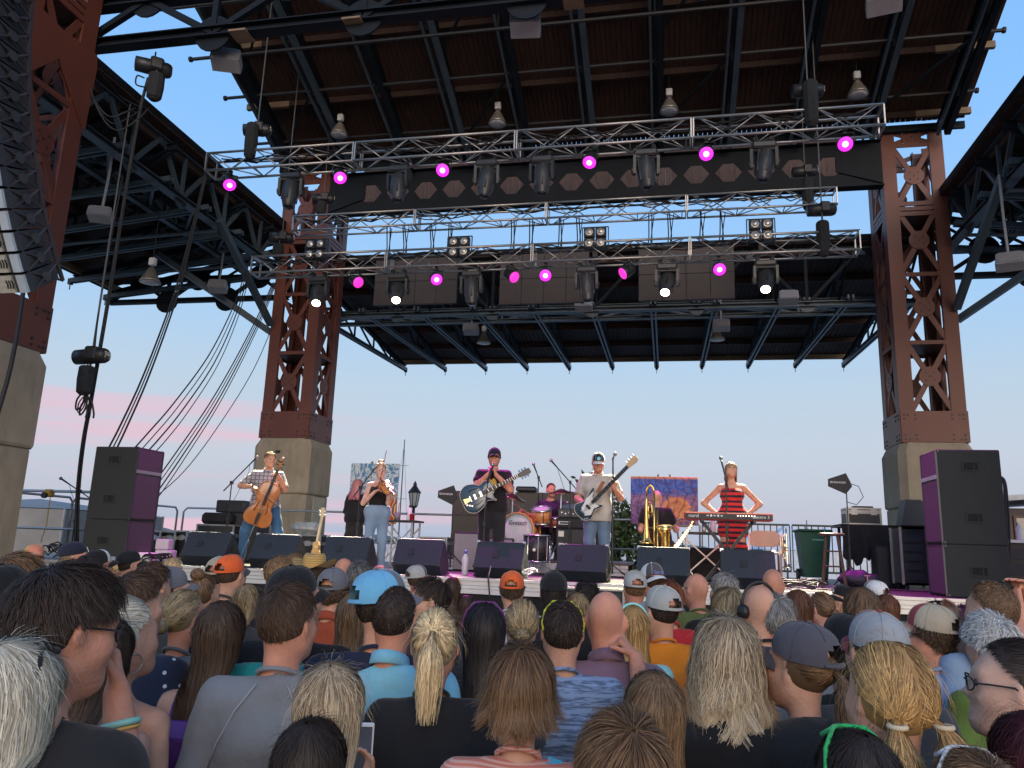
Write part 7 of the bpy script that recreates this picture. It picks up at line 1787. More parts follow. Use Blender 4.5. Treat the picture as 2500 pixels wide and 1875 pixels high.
def wpt(t, p): return rotz(t.rotation_euler.z)@(V(p)*t.scale[0])+V(t.location)
def cellist():
    J = dict(elR=(.385, .07, 1.20), wrR=(.195, .245, 1.18), elL=(-.285, .12, 1.165), wrL=(-.215, .30, 1.32), hpL=(-.11, 0, .92), hpR=(.11, 0, .92), knL=(-.25, .10, .50), knR=(.25, .10, .50), anL=(-.27, .0, .085), anR=(.27, .0, .085))
    G = human(False, J, (.5, -.05, 0), dict(R=((-.7, .5, -.35), (-.1, -.3, -1), .75), L=((.55, .35, .5), (.2, -1, -.2), .9)))
    t = performer('bearded man in plaid shirt and jeans playing the cello', 660, 1101, 11.35, G, math.pi+.42, 1.775, skin=0)
    garment(t, 'shirt', G, ['torso'], cloth('band_plaid', (.40, .38, .42), (.09, .07, .10), 16, 'plaid'), .014, neck_cut()+[((0, 0, -1), -.84)], sleeves(G, .95, .06, .052)+hem(.9), .005)
    link('collar', collar_mesh(False, 'polo'), cloth('band_plaid', (0, 0, 0)), t); garment(t, 'trousers', G, ['leg'], cloth('band_blue_jeans', (.05, .13, .26)), .014, [((0, 0, 1), 1.0), ((0, 0, -1), -.07)], HIP, .005); garment(t, 'shoes', G, ['foot'], m_black, .01, [((0, 0, 1), .12)], h=.016)
    phair(t, G, 'short', 'lightbrown'); beard(t, G, hmat('midbrown'))
    W, *ax = local_frame(t, (.10, .255, .60), (-.30, .10, .92), (-.05, 1, .05)); c = viol('cello', 'amber cello held upright by the bearded man', 'cello', W, ax, .92, .11, m_cello)
    MB().tube([(0, 0, 0), (0, .0, -(W[2]-DECK)/max(ax[2][2], .5)+.01)], .006, 5).build('endpin', m_chrome, c)
    bow('cello bow in the hand of the bearded man', wpt(t, (.20, .36, 1.19)), wpt(t, (-.27, .40, .86)))
cellist()
def violinist():
    J = dict(elR=(.235, .13, 1.07), wrR=(.045, .26, 1.26), elL=(-.175, .20, 1.09), wrL=(-.20, .35, 1.26))
    G = human(True, J, (.25, -.25, 0), dict(R=((-.75, .3, .35), (-.1, .2, -1), .7), L=((-.0, .25, .9), (.6, -.4, .4), .9)))
    t = performer('fair haired woman in black top and jeans playing the violin', 930, 1128, 11.0, G, math.pi+.30, 1.77, True, 3)
    garment(t, 'top', G, ['torso'], cloth('band_black_top', (.014, .014, .016)), .008, [((0, .3, 1), 1.375), ((0, 0, -1), -1.02), ((1, 0, .25), .128+.34), ((-1, 0, .25), .128+.34)], (), .002)
    garment(t, 'jeans', G, ['leg'], m_denimlt, .012, [((0, 0, 1), 1.05), ((0, 0, -1), -.07)], [cone((-.082, -.012, .95), (.082, -.012, .95), .128, None, .06), cone((-.05, 0, 1.05), (.05, 0, 1.05), .10, None, .05)], .004); garment(t, 'shoes', G, ['foot'], m_white, .01, [((0, 0, 1), .12)], h=.016)
    phair(t, G, 'topbun', 'gold')
    W, *ax = local_frame(t, (-.035, .10, 1.425), (-.42, .72, -.42), (.25, .45, .95)); viol('violin', 'orange violin under the chin of the fair haired woman', 'violin', W, ax, .46, .035, m_violin)
    bow('violin bow pointing up beside the fair haired woman', wpt(t, (-.0, .30, 1.30)), wpt(t, (-.10, .33, 1.93)))
violinist()
def guitar(name, label, W, ax, kind):
    r = axes_thing(name, label, name.replace('_', ' '), W, *ax); 
    if kind == 'hollow':
        m = mat('midnight_blue_guitar_lacquer', (.02, .045, .075), .15, coat=.8, var=.1); half = [(0, -.22), (.13, -.205), (.20, -.10), (.17, .02), (.12, .09), (.135, .16)]
        R_ = half+[(.165, .215), (.12, .20), (.07, .20), (.04, .235)]; L_ = [(-.05, .25), (-.11, .235), (-.145, .17), (-.12, .09), (-.17, .02), (-.20, -.10), (-.13, -.205)]; sc, th, nl = 1.05, .065, .66
    else:
        m = mat('blue_black_bass_lacquer', (.015, .03, .045), .15, coat=.8, var=.1); R_ = [(0, -.21), (.10, -.19), (.155, -.10), (.12, .0), (.11, .06), (.15, .15), (.13, .185), (.08, .13), (.035, .12)]; L_ = [(-.04, .14), (-.08, .17), (-.13, .27), (-.165, .26), (-.14, .14), (-.115, .05), (-.13, -.03), (-.175, -.12), (-.11, -.2)]; sc, th, nl = .88, .04, .78
    P = [V(*p)*sc for p in R_+L_]; n = len(P); sm = []
    for i in range(n):
        p0, p1, p2, p3 = P[i-1], P[i], P[(i+1) % n], P[(i+2) % n]
        for q in (0, .33, .66): sm.append(tuple(.5*((2*p1)+(-p0+p2)*q+(2*p0-5*p1+4*p2-p3)*q*q+(-p0+3*p1-3*p2+p3)*q**3)))
    body_plate(sm, th, .012 if kind == 'hollow' else .002, 'body', m, r); f = -th/2-(.014 if kind == 'hollow' else .005)
    e = MB().tube([(x, -th/2, z) for x, z in sm], .004, 5, closed=True).build('binding', mat('cream_binding', (.6, .54, .40), .4), r, True)
    MB().bar((0, f-.008, .10), (0, f-.006, nl), .05, .022, (0, 1, 0)).build('neck', mat('guitar_neck_wood', (.16, .07, .03), .4), r); MB().bar((0, f-.021, .08), (0, f-.019, nl), .048, .006, (0, 1, 0)).build('fretboard', m_wooddk, r)
    for k in range(12): MB().box((0, f-.024, .18+(nl-.2)*(1-.5**(k/7.5))/(1-.5**(11/7.5))), (.046, .002, .003)).build('fret', m_chrome, r)
    hs = mat('dark_headstock', (.03, .025, .025), .3) if kind == 'hollow' else mat('maple_headstock', (.55, .38, .2), .4)
    MB().prism([(-.028, 0), (.028, 0), (.05, .13), (.03, .185), (-.035, .18), (-.045, .12)], (0, f-.0, nl-.005), (1, 0, 0), (0, 0, 1), .016).build('headstock', hs, r)
    for i in range(6 if kind == 'hollow' else 4):
        sd = (1 if i % 2 else -1) if kind == 'hollow' else -1; MB().disc((sd*.055, f, nl+.03+.045*(i//2 if kind == 'hollow' else i)), (1, 0, 0), .012, .03, 8).build('tuning_peg', m_chrome, r)
    for z in ((.06, -.03) if kind == 'hollow' else (.0,)): MB().box((0, f-.006, z), (.075, .014, .034)).build('pickup', m_chrome if kind == 'hollow' else m_black, r)
    MB().box((0, f-.008, -.10), (.085, .016, .016)).build('bridge', m_chrome, r)
    if kind == 'hollow':
        MB().prism([(-.04, -.09), (.04, -.09), (.02, 0), (-.02, 0)], (0, f-.004, -.11), (1, 0, 0), (0, 0, 1), .008).build('tailpiece', mat('gold_plate', (.8, .65, .3), .2, metal=1), r)
        for s in (-1, 1): MB().tube([(s*.10, f+.006, -.09), (s*.115, f+.006, -.04), (s*.10, f+.006, .02), (s*.095, f+.008, .05)], .008, 5).build('sound_hole', m_black, r)
    else:
        MB().prism([(-.06, -.08), (.05, -.12), (.10, -.05), (.07, .04), (.10, .12), (.05, .10), (-.06, .13), (-.10, .20), (-.10, .06), (-.08, .0)], (0.0, f+.0005, .0), (1, 0, 0), (0, 0, 1), .004).build('pickguard', mat('white_pickguard', (.68, .68, .66), .3), r)
    for i in range(3): MB().disc((.10-.02*i, f-.004, -.12-.03*i), (0, 1, 0), .012, .018, 10).build('knob', m_chrome, r)
    for i in range(4): MB().tube([((i-1.5)*.009, f-.022, -.10), ((i-1.5)*.008, f-.028, nl)], .0012, 4).build('string', m_chrome, r)
    return r
def strap(t, pts, m, name='guitar_strap', label='leather strap over the shoulder'):
    b = MB(); P = [V(p) for p in pts]
    for i in range(len(P)-1): b.bar(P[i], P[i+1], .05, .006, (0, 1, .2))
    b.build('guitar_strap', m, t)
def singer():
    J = dict(elR=(.245, .12, 1.185), wrR=(.05, .185, 1.395), elL=(-.245, .14, 1.17), wrL=(-.035, .20, 1.375))
    G = human(False, J, (.0, -.02, 0), dict(R=((-.35, .15, .9), (-.9, -.2, -.1), 1.0, 1), L=((.25, .1, .95), (.9, -.2, -.1), 1.0, -1)), bulk=1.03)
    t = performer('singer in dark cap and black printed shirt cupping a microphone', 1208, 1090, 11.0, G, math.pi+.18, 1.79, skin=1)
    garment(t, 'shirt', G, ['torso'], cloth('band_black_print', (.016, .015, .018)), .014, neck_cut()+[((0, 0, -1), -.86)], sleeves(G, .6)+hem(.9, .112), .004)
    garment(t, 'trousers', G, ['leg'], m_denimdk, .016, [((0, 0, 1), 1.0), ((0, 0, -1), -.06)], HIP, .005); garment(t, 'shoes', G, ['foot'], m_black, .012, [((0, 0, 1), .13)], h=.016)
    pr = MB(); pr.prism([(-.05, -.06), (-.02, -.09), (.03, -.08), (.055, -.03), (.04, .03), (.06, .08), (.02, .06), (-.01, .09), (-.04, .06), (-.055, .0)], (0, .143, 1.24), (1, 0, 0), (0, .06, 1), .006); pr.build('shirt_print', mat('gold_print', (.50, .32, .04), .6), t)
    phair(t, G, 'messy', 'dark', emax=.25, L=.09); add_cap(t, G['R'], (0, 0, 0), C('capnavy'), C('capnavy'), C('capnavy'), tilt=.0)
    beard(t, G, hmat('dark'), 260)
    W, *ax = local_frame(t, (.20, .235, 1.06), (-.88, .06, .46), (.05, 1, .1)); guitar('electric_guitar', 'midnight blue hollow body guitar hanging from the singer', W, ax, 'hollow'); strap(t, [(.30, .2, 1.0), (.24, .16, 1.12), (.12, .10, 1.32), (.08, -.02, 1.44), (.03, -.12, 1.36)], mat('black_leather', (.02, .018, .016), .5))
    m0 = wpt(t, (.01, .235, 1.50)); m1 = wpt(t, (.07, .30, 1.26)); k = thing('microphone', 'purple lit microphone held in the singer hands', 'microphone', m1); MB().tube([m1, m0], [.012, .019], 8).build('handle', m_black, k, True, world=True); MB().ball(m0, .028, 10, 7).build('grille_head', mat('mic_grille', (0, 0, 0)), k, True, world=True)
    MB().tube([m1, m1+V(0, -.02, -.2), m1+V(.03, 0, -.9)], .005, 5).build('cable', m_cable, k, True, world=True)
singer()
def bassist():
    J = dict(elR=(.285, -.02, 1.115), wrR=(.165, .20, 1.03), elL=(-.325, .05, 1.125), wrL=(-.245, .275, 1.24))
    G = human(False, J, (.15, -.35, 0), dict(R=((-.6, .3, -.75), (-.3, -1, .1), .6), L=((-.2, .2, .95), (.5, -.7, .2), .9)))
    t = performer('man in white fronted cap and pale shirt playing bass', 1460, 1104, 10.95, G, math.pi-.0, 1.775, skin=1)
    garment(t, 'shirt', G, ['torso'], cloth('band_pale_shirt', (.46, .43, .38)), .018, neck_cut()+[((0, 0, -1), -.80)], sleeves(G, .8)+hem(.84, .118), .006); link('collar', collar_mesh(False, 'polo'), cloth('band_pale_shirt', (0, 0, 0)), t)
    garment(t, 'jeans', G, ['leg'], m_denim, .014, [((0, 0, 1), 1.0), ((0, 0, -1), -.06)], HIP, .005); garment(t, 'shoes', G, ['foot'], m_black, .012, [((0, 0, 1), .13)], h=.016)
    phair(t, G, 'crop', 'lightbrown', emax=.25); rt = add_cap(t, G['R'], (0, 0, 0), C('capnavy'), C('capwhite'), C('capwhite'), tilt=.05, opening=False); MB().disc(HC+V(0, .117, .055), (0, 1, .35), .026, .006, 16).build('cap_emblem', mat('aqua_emblem', (.15, .5, .6), .5), rt)
    beard(t, G, hmat('lightbrown'), 300)
    W, *ax = local_frame(t, (.10, .225, .985), (-.68, .12, .70), (.05, 1, .05)); guitar('bass_guitar', 'dark bass with white pickguard held by the man in the white fronted cap', W, ax, 'bass'); strap(t, [(-.02, .16, 1.20), (-.08, .12, 1.33), (-.10, .0, 1.43), (-.06, -.11, 1.38), (.1, -.15, 1.1)], mat('brown_leather_strap', (.25, .075, .03), .5))
bassist()
def keys():
    J = dict(elR=(.40, -.10, 1.15), wrR=(.205, -.02, .985), elL=(-.40, -.10, 1.15), wrL=(-.205, -.02, .985))
    G = human(True, J, (.05, .28, 0), dict(R=((-.6, .5, -.5), (-.5, -.3, .6), .4), L=((.6, .5, -.5), (.5, -.3, .6), .4)))
    t = performer('woman in red and navy striped dress with hands on hips', 1785, 1126, 11.55, G, math.pi, 1.765, True, 0)
    ex = [cone((-.085, -.012, .95), (.085, -.012, .95), .130, None, .06), cone((-.09, -.005, .75), (.09, -.005, .75), .118, None, .06), cone((-.085, 0, .52), (.085, 0, .52), .105, None, .06)]
    garment(t, 'dress', G, ['torso'], cloth('band_striped_dress', (.55, .035, .03), (.025, .020, .04), 13.5, 'stripe'), .012, [((0, .35, 1), 1.385), ((0, 0, -1), -.45), ((1, 0, .3), .142+.41), ((-1, 0, .3), .142+.41)], ex, .002)
    garment(t, 'shoes', G, ['foot'], m_black, .008, [((0, 0, 1), .1)], h=.016); phair(t, G, 'straight', 'dirtyblonde', L=.36)
keys()
def drummer():
    J = dict(elR=(.335, .05, 1.14), wrR=(.44, .275, 1.235), elL=(-.265, .0, 1.10), wrL=(-.13, .24, 1.05), knL=(-.19, .44, .92), knR=(.19, .44, .92), anL=(-.19, .47, .50), anR=(.19, .47, .50))
    G = human(False, J, (.5, 0, 0), dict(R=((.5, .8, .1), (-.3, .1, -1), 1.0), L=((.5, .8, -.1), (0, 0, -1), 1.0)))
    p = at(1345, 1178, Y=13.75); t = performer('drummer in purple lit shirt seated behind the kit', 1345, 1178, 13.75, G, math.pi, 1.77, skin=1, base=p[2]-1.77)
    garment(t, 'shirt', G, ['torso'], cloth('band_purple_tee', (.05, .02, .06)), .014, neck_cut()+[((0, 0, -1), -.9)], sleeves(G, .62), .004); garment(t, 'shorts', G, ['leg'], m_denimdk, .014, [((0, 0, -1), -.55)], HIP, .004)
    phair(t, G, 'crop', 'auburn', L=.02); z = (p[2]-1.77)
    s = thing('drum_throne', 'round black drum throne under the drummer', 'stool', (p[0], 13.78, DR)); h = z+.80-DR; MB().lathe([(.16, -.05), (.18, -.03), (.17, .0)], (0, 0, h), (0, 0, 1), 18).build('seat', m_black, s, True); MB().tube([(0, 0, h-.05), (0, 0, .2)], .02, 8).build('post', m_chrome, s)
    for k in range(3): MB().tube([(0, 0, .3), (.25*math.cos(k*2.1), .25*math.sin(k*2.1), .01)], .014, 6).build('leg', m_chrome, s)
    for lb, a, b in (('raised drumstick in the drummer hand beside the singer', (.40, .22, 1.225), (.66, .50, 1.40)), ('drumstick in the drummer lower hand', (-.16, .20, 1.05), (.12, .50, 1.08))):
        w0, w1 = wpt(t, a), wpt(t, b); k = thing('drumstick', lb, 'drumstick', w0); MB().tube([w0, w1], [.010, .006], 6).build('stick', mat('hickory', (.55, .38, .2), .5), k, True, world=True)
drummer()
def painters():
    J = dict(elR=(.20, .10, 1.12), wrR=(.15, .32, 1.2), elL=(-.21, -.02, 1.09), wrL=(-.18, .18, .95))
    G = human(True, J, (0, -.1, 0)); t = performer('painter with long pink blonde hair and black dress, back turned', 874, 1169, 13.2, G, -.1, 1.775, True, 3, 'painters at work on stage')
    ex = [cone((-.09, -.01, .95), (.09, -.01, .95), .13, None, .06), cone((-.05, 0, .95), (-.09, 0, .06), .12, .16, .08), cone((.05, 0, .95), (.09, 0, .06), .12, .16, .08)]
    garment(t, 'jacket', G, ['torso', 'fore'], cloth('band_black_jacket', (.015, .015, .017)), .016, neck_cut()+[((0, 0, -1), -.86)], sleeves(G, 1.0, .056, .05)+hem(.92, .115), .004); garment(t, 'skirt', G, [], cloth('band_long_skirt', (.028, .024, .024)), .0, [((0, 0, 1), 1.0), ((0, 0, -1), -.05)], ex, .008)
    phair(t, G, 'wavy', 'pink', L=.44)
    J = dict(elR=(.30, .12, 1.12), wrR=(.30, .38, 1.15), elL=(-.26, -.03, 1.1), wrL=(-.2, .2, 1.0), knL=(-.18, .40, .88), knR=(.18, .40, .88), anL=(-.18, .38, .45), anR=(.18, .38, .45))
    G = human(False, J, (0, -.1, 0), bulk=1.12); p = at(1603, 1197, Y=13.1); t = performer('bald painter in black shirt seated with his back turned', 1603, 1197, 13.1, G, -.1, 1.755, False, 0, 'painters at work on stage', base=p[2]-1.755*1.0)
    garment(t, 'shirt', G, ['torso'], cloth('band_black_jacket', (0, 0, 0)), .016, neck_cut()+[((0, 0, -1), -.84)], sleeves(G, .65, .064, .062)+hem(.92, .13), .005); garment(t, 'trousers', G, ['leg'], m_denimdk, .014, (), HIP, .004)
    z = p[2]-1.755; s = thing('painter_stool', 'plain stool under the seated painter', 'stool', (p[0], 13.1, DECK)); h = z+.80-DECK
    MB().lathe([(.17, -.03), (.18, 0)], (0, 0, h), (0, 0, 1), 16).build('seat', m_black, s)
    for k in range(4): MB().tube([(.1*math.cos(k*1.57+.7), .1*math.sin(k*1.57+.7), h-.02), (.2*math.cos(k*1.57+.7), .2*math.sin(k*1.57+.7), 0)], .014, 6).build('leg', m_black, s)
painters()
HW = dict(short=.172, crop=.162, curlyshort=.20, messy=.19, quiff=.19, long=.195, wavy=.225, straight=.185, bob=.235, bowl=.195, pony=.175, bun=.175, lowbun=.175, topbun=.175, pigtails=.18, pulled=.17, bald=.158)
def person(label, px, py, w, sex, style, color, kind, shirt, hy=0.0, by=0.0, hp=0.0, cap=None, glasses=None, skin=0, z=None, bulk=1.0, hk=None, reach=None, J=None, hands=None, hmax=1.93, hmin=1.45, seed=None, collar=True, roll=0.0):
    fem = sex == 'f'; hw = .19 if cap else HW[style]; zz = z or hw*FPX/w
    d = at(px, py, d=1.0)-_C; Z = CAMH+zz*d[2]
    if d[2] < -.004:
        if Z > hmax: zz = (hmax-CAMH)/d[2]
        elif Z < hmin: zz = (hmin-CAMH)/d[2]
    P = _C+d*zz; top = {'bald': 1.752, 'crop': 1.758}.get(style, 1.772)+(.012 if cap else 0)+(.03 if style == 'topbun' else 0); s = P[2]/top
    base = math.atan2(P[0]+2.5, 12-P[1])+random.uniform(-.16, .16)*(reach is None)                     # turned towards the band
    t = thing('person', label, 'person', (P[0], P[1], 0), base+by, 'audience in front of the stage'); t.scale = (s, s, s)
    if reach:
        G0 = human(fem)['j']; J = {}; hands = hands or {}
        for k, wp in reach.items():
            w = rotz(-(base+by))@(V(wp)-V(P[0], P[1], 0))/s; S0 = G0['sh'+k]; v = w-S0; dl = np.linalg.norm(v); L1, L2 = .29, .265
            if dl > L1+L2-.01: w = S0+v*((L1+L2-.01)/dl); dl = L1+L2-.01
            c = np.clip((L1*L1+dl*dl-L2*L2)/(2*L1*dl), -1, 1); u = nrm(w-S0); pv = V(.35 if k == 'R' else -.35, -.1, -1); pv = nrm(pv-u*np.dot(pv, u)); J['el'+k] = tuple(S0+u*L1*c+pv*L1*math.sqrt(1-c*c)); J['wr'+k] = tuple(w)
        G = human(fem, J, (q35(hy), round(hp/.2)*.2, 0), hands, bulk=bulk); fx, fy, fz = [], [], [(1.44, 1.78, .010)]
        for k in reach: w = V(J['wr'+k]); fx.append((w[0]-.13, w[0]+.13, .0078)); fy.append((w[1]-.13, w[1]+.14, .0078)); fz.append((w[2]-.1, w[2]+.2, .0078))
        me = make_body('body', G, .017, (fx, fy, fz)); sl = .62 if kind in ('tee', 'polo') else 1.0
        ex = [cone((-.075, -.004, 1.0), (.075, -.004, 1.0), .112*bulk, None, .06), cone((-.08, -.004, .90), (.08, -.004, .90), .118*bulk, None, .06)]+[cone(G['j']['sh'+q], G['j']['sh'+q]+(G['j']['el'+q]-G['j']['sh'+q])*sl, .060, .058, .03, sl < 1) for q in 'LR']
        sme = make_body('shirt', G, .0125, None, ['torso'], .019, .006, neck_cut()+[((0, 0, -1.0), -.83)], ex)
    else: (me, G), sme = body_for(fem, hy, hp, bulk), shirt_for(fem, kind, bulk)
    R = G['R']
    link('body', me, SKIN[skin], t); link('shirt', sme, C(shirt), t)
    if collar and kind in ('tee', 'polo', 'long', 'sweat'): link('collar', collar_mesh(fem, 'polo' if kind == 'polo' else 'tee'), C(shirt), t)
    link('trousers', trousers_for(fem), C('jeans'), t)
    if style != 'bald':
        n, wd, sd = (3500, .0025, seed if seed is not None else len(label)) if zz < 2.7 else ((1500, .0042, (len(label) % 4)) if zz < 4.2 else (700, .007, len(label) % 2))
        kw = dict(hk or {})
        if style in ('short', 'crop', 'messy', 'quiff', 'curlyshort'): n, wd = int(n*1.7), wd*.75
        if cap: kw['emax'] = .25
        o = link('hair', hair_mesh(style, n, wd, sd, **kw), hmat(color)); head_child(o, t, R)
    if cap: add_cap(t, R, (0, 0, 0), C(cap[0]), C(cap[1]), C(cap[2]), C(cap[3]) if len(cap) > 3 and cap[3] else None, **(cap[4] if len(cap) > 4 else {}))
    if glasses: add_glasses(t, R, (0, 0, 0), glasses[0], C(glasses[1]), 'sunglasses' if glasses[0] == 'up' else 'glasses')
    if abs(hy) > .6: link_eye = link('eyes', eyes_mesh(), m_eye); head_child(link_eye, t, R)
    return t, R, P, s, G
B_ = dict(back=True)
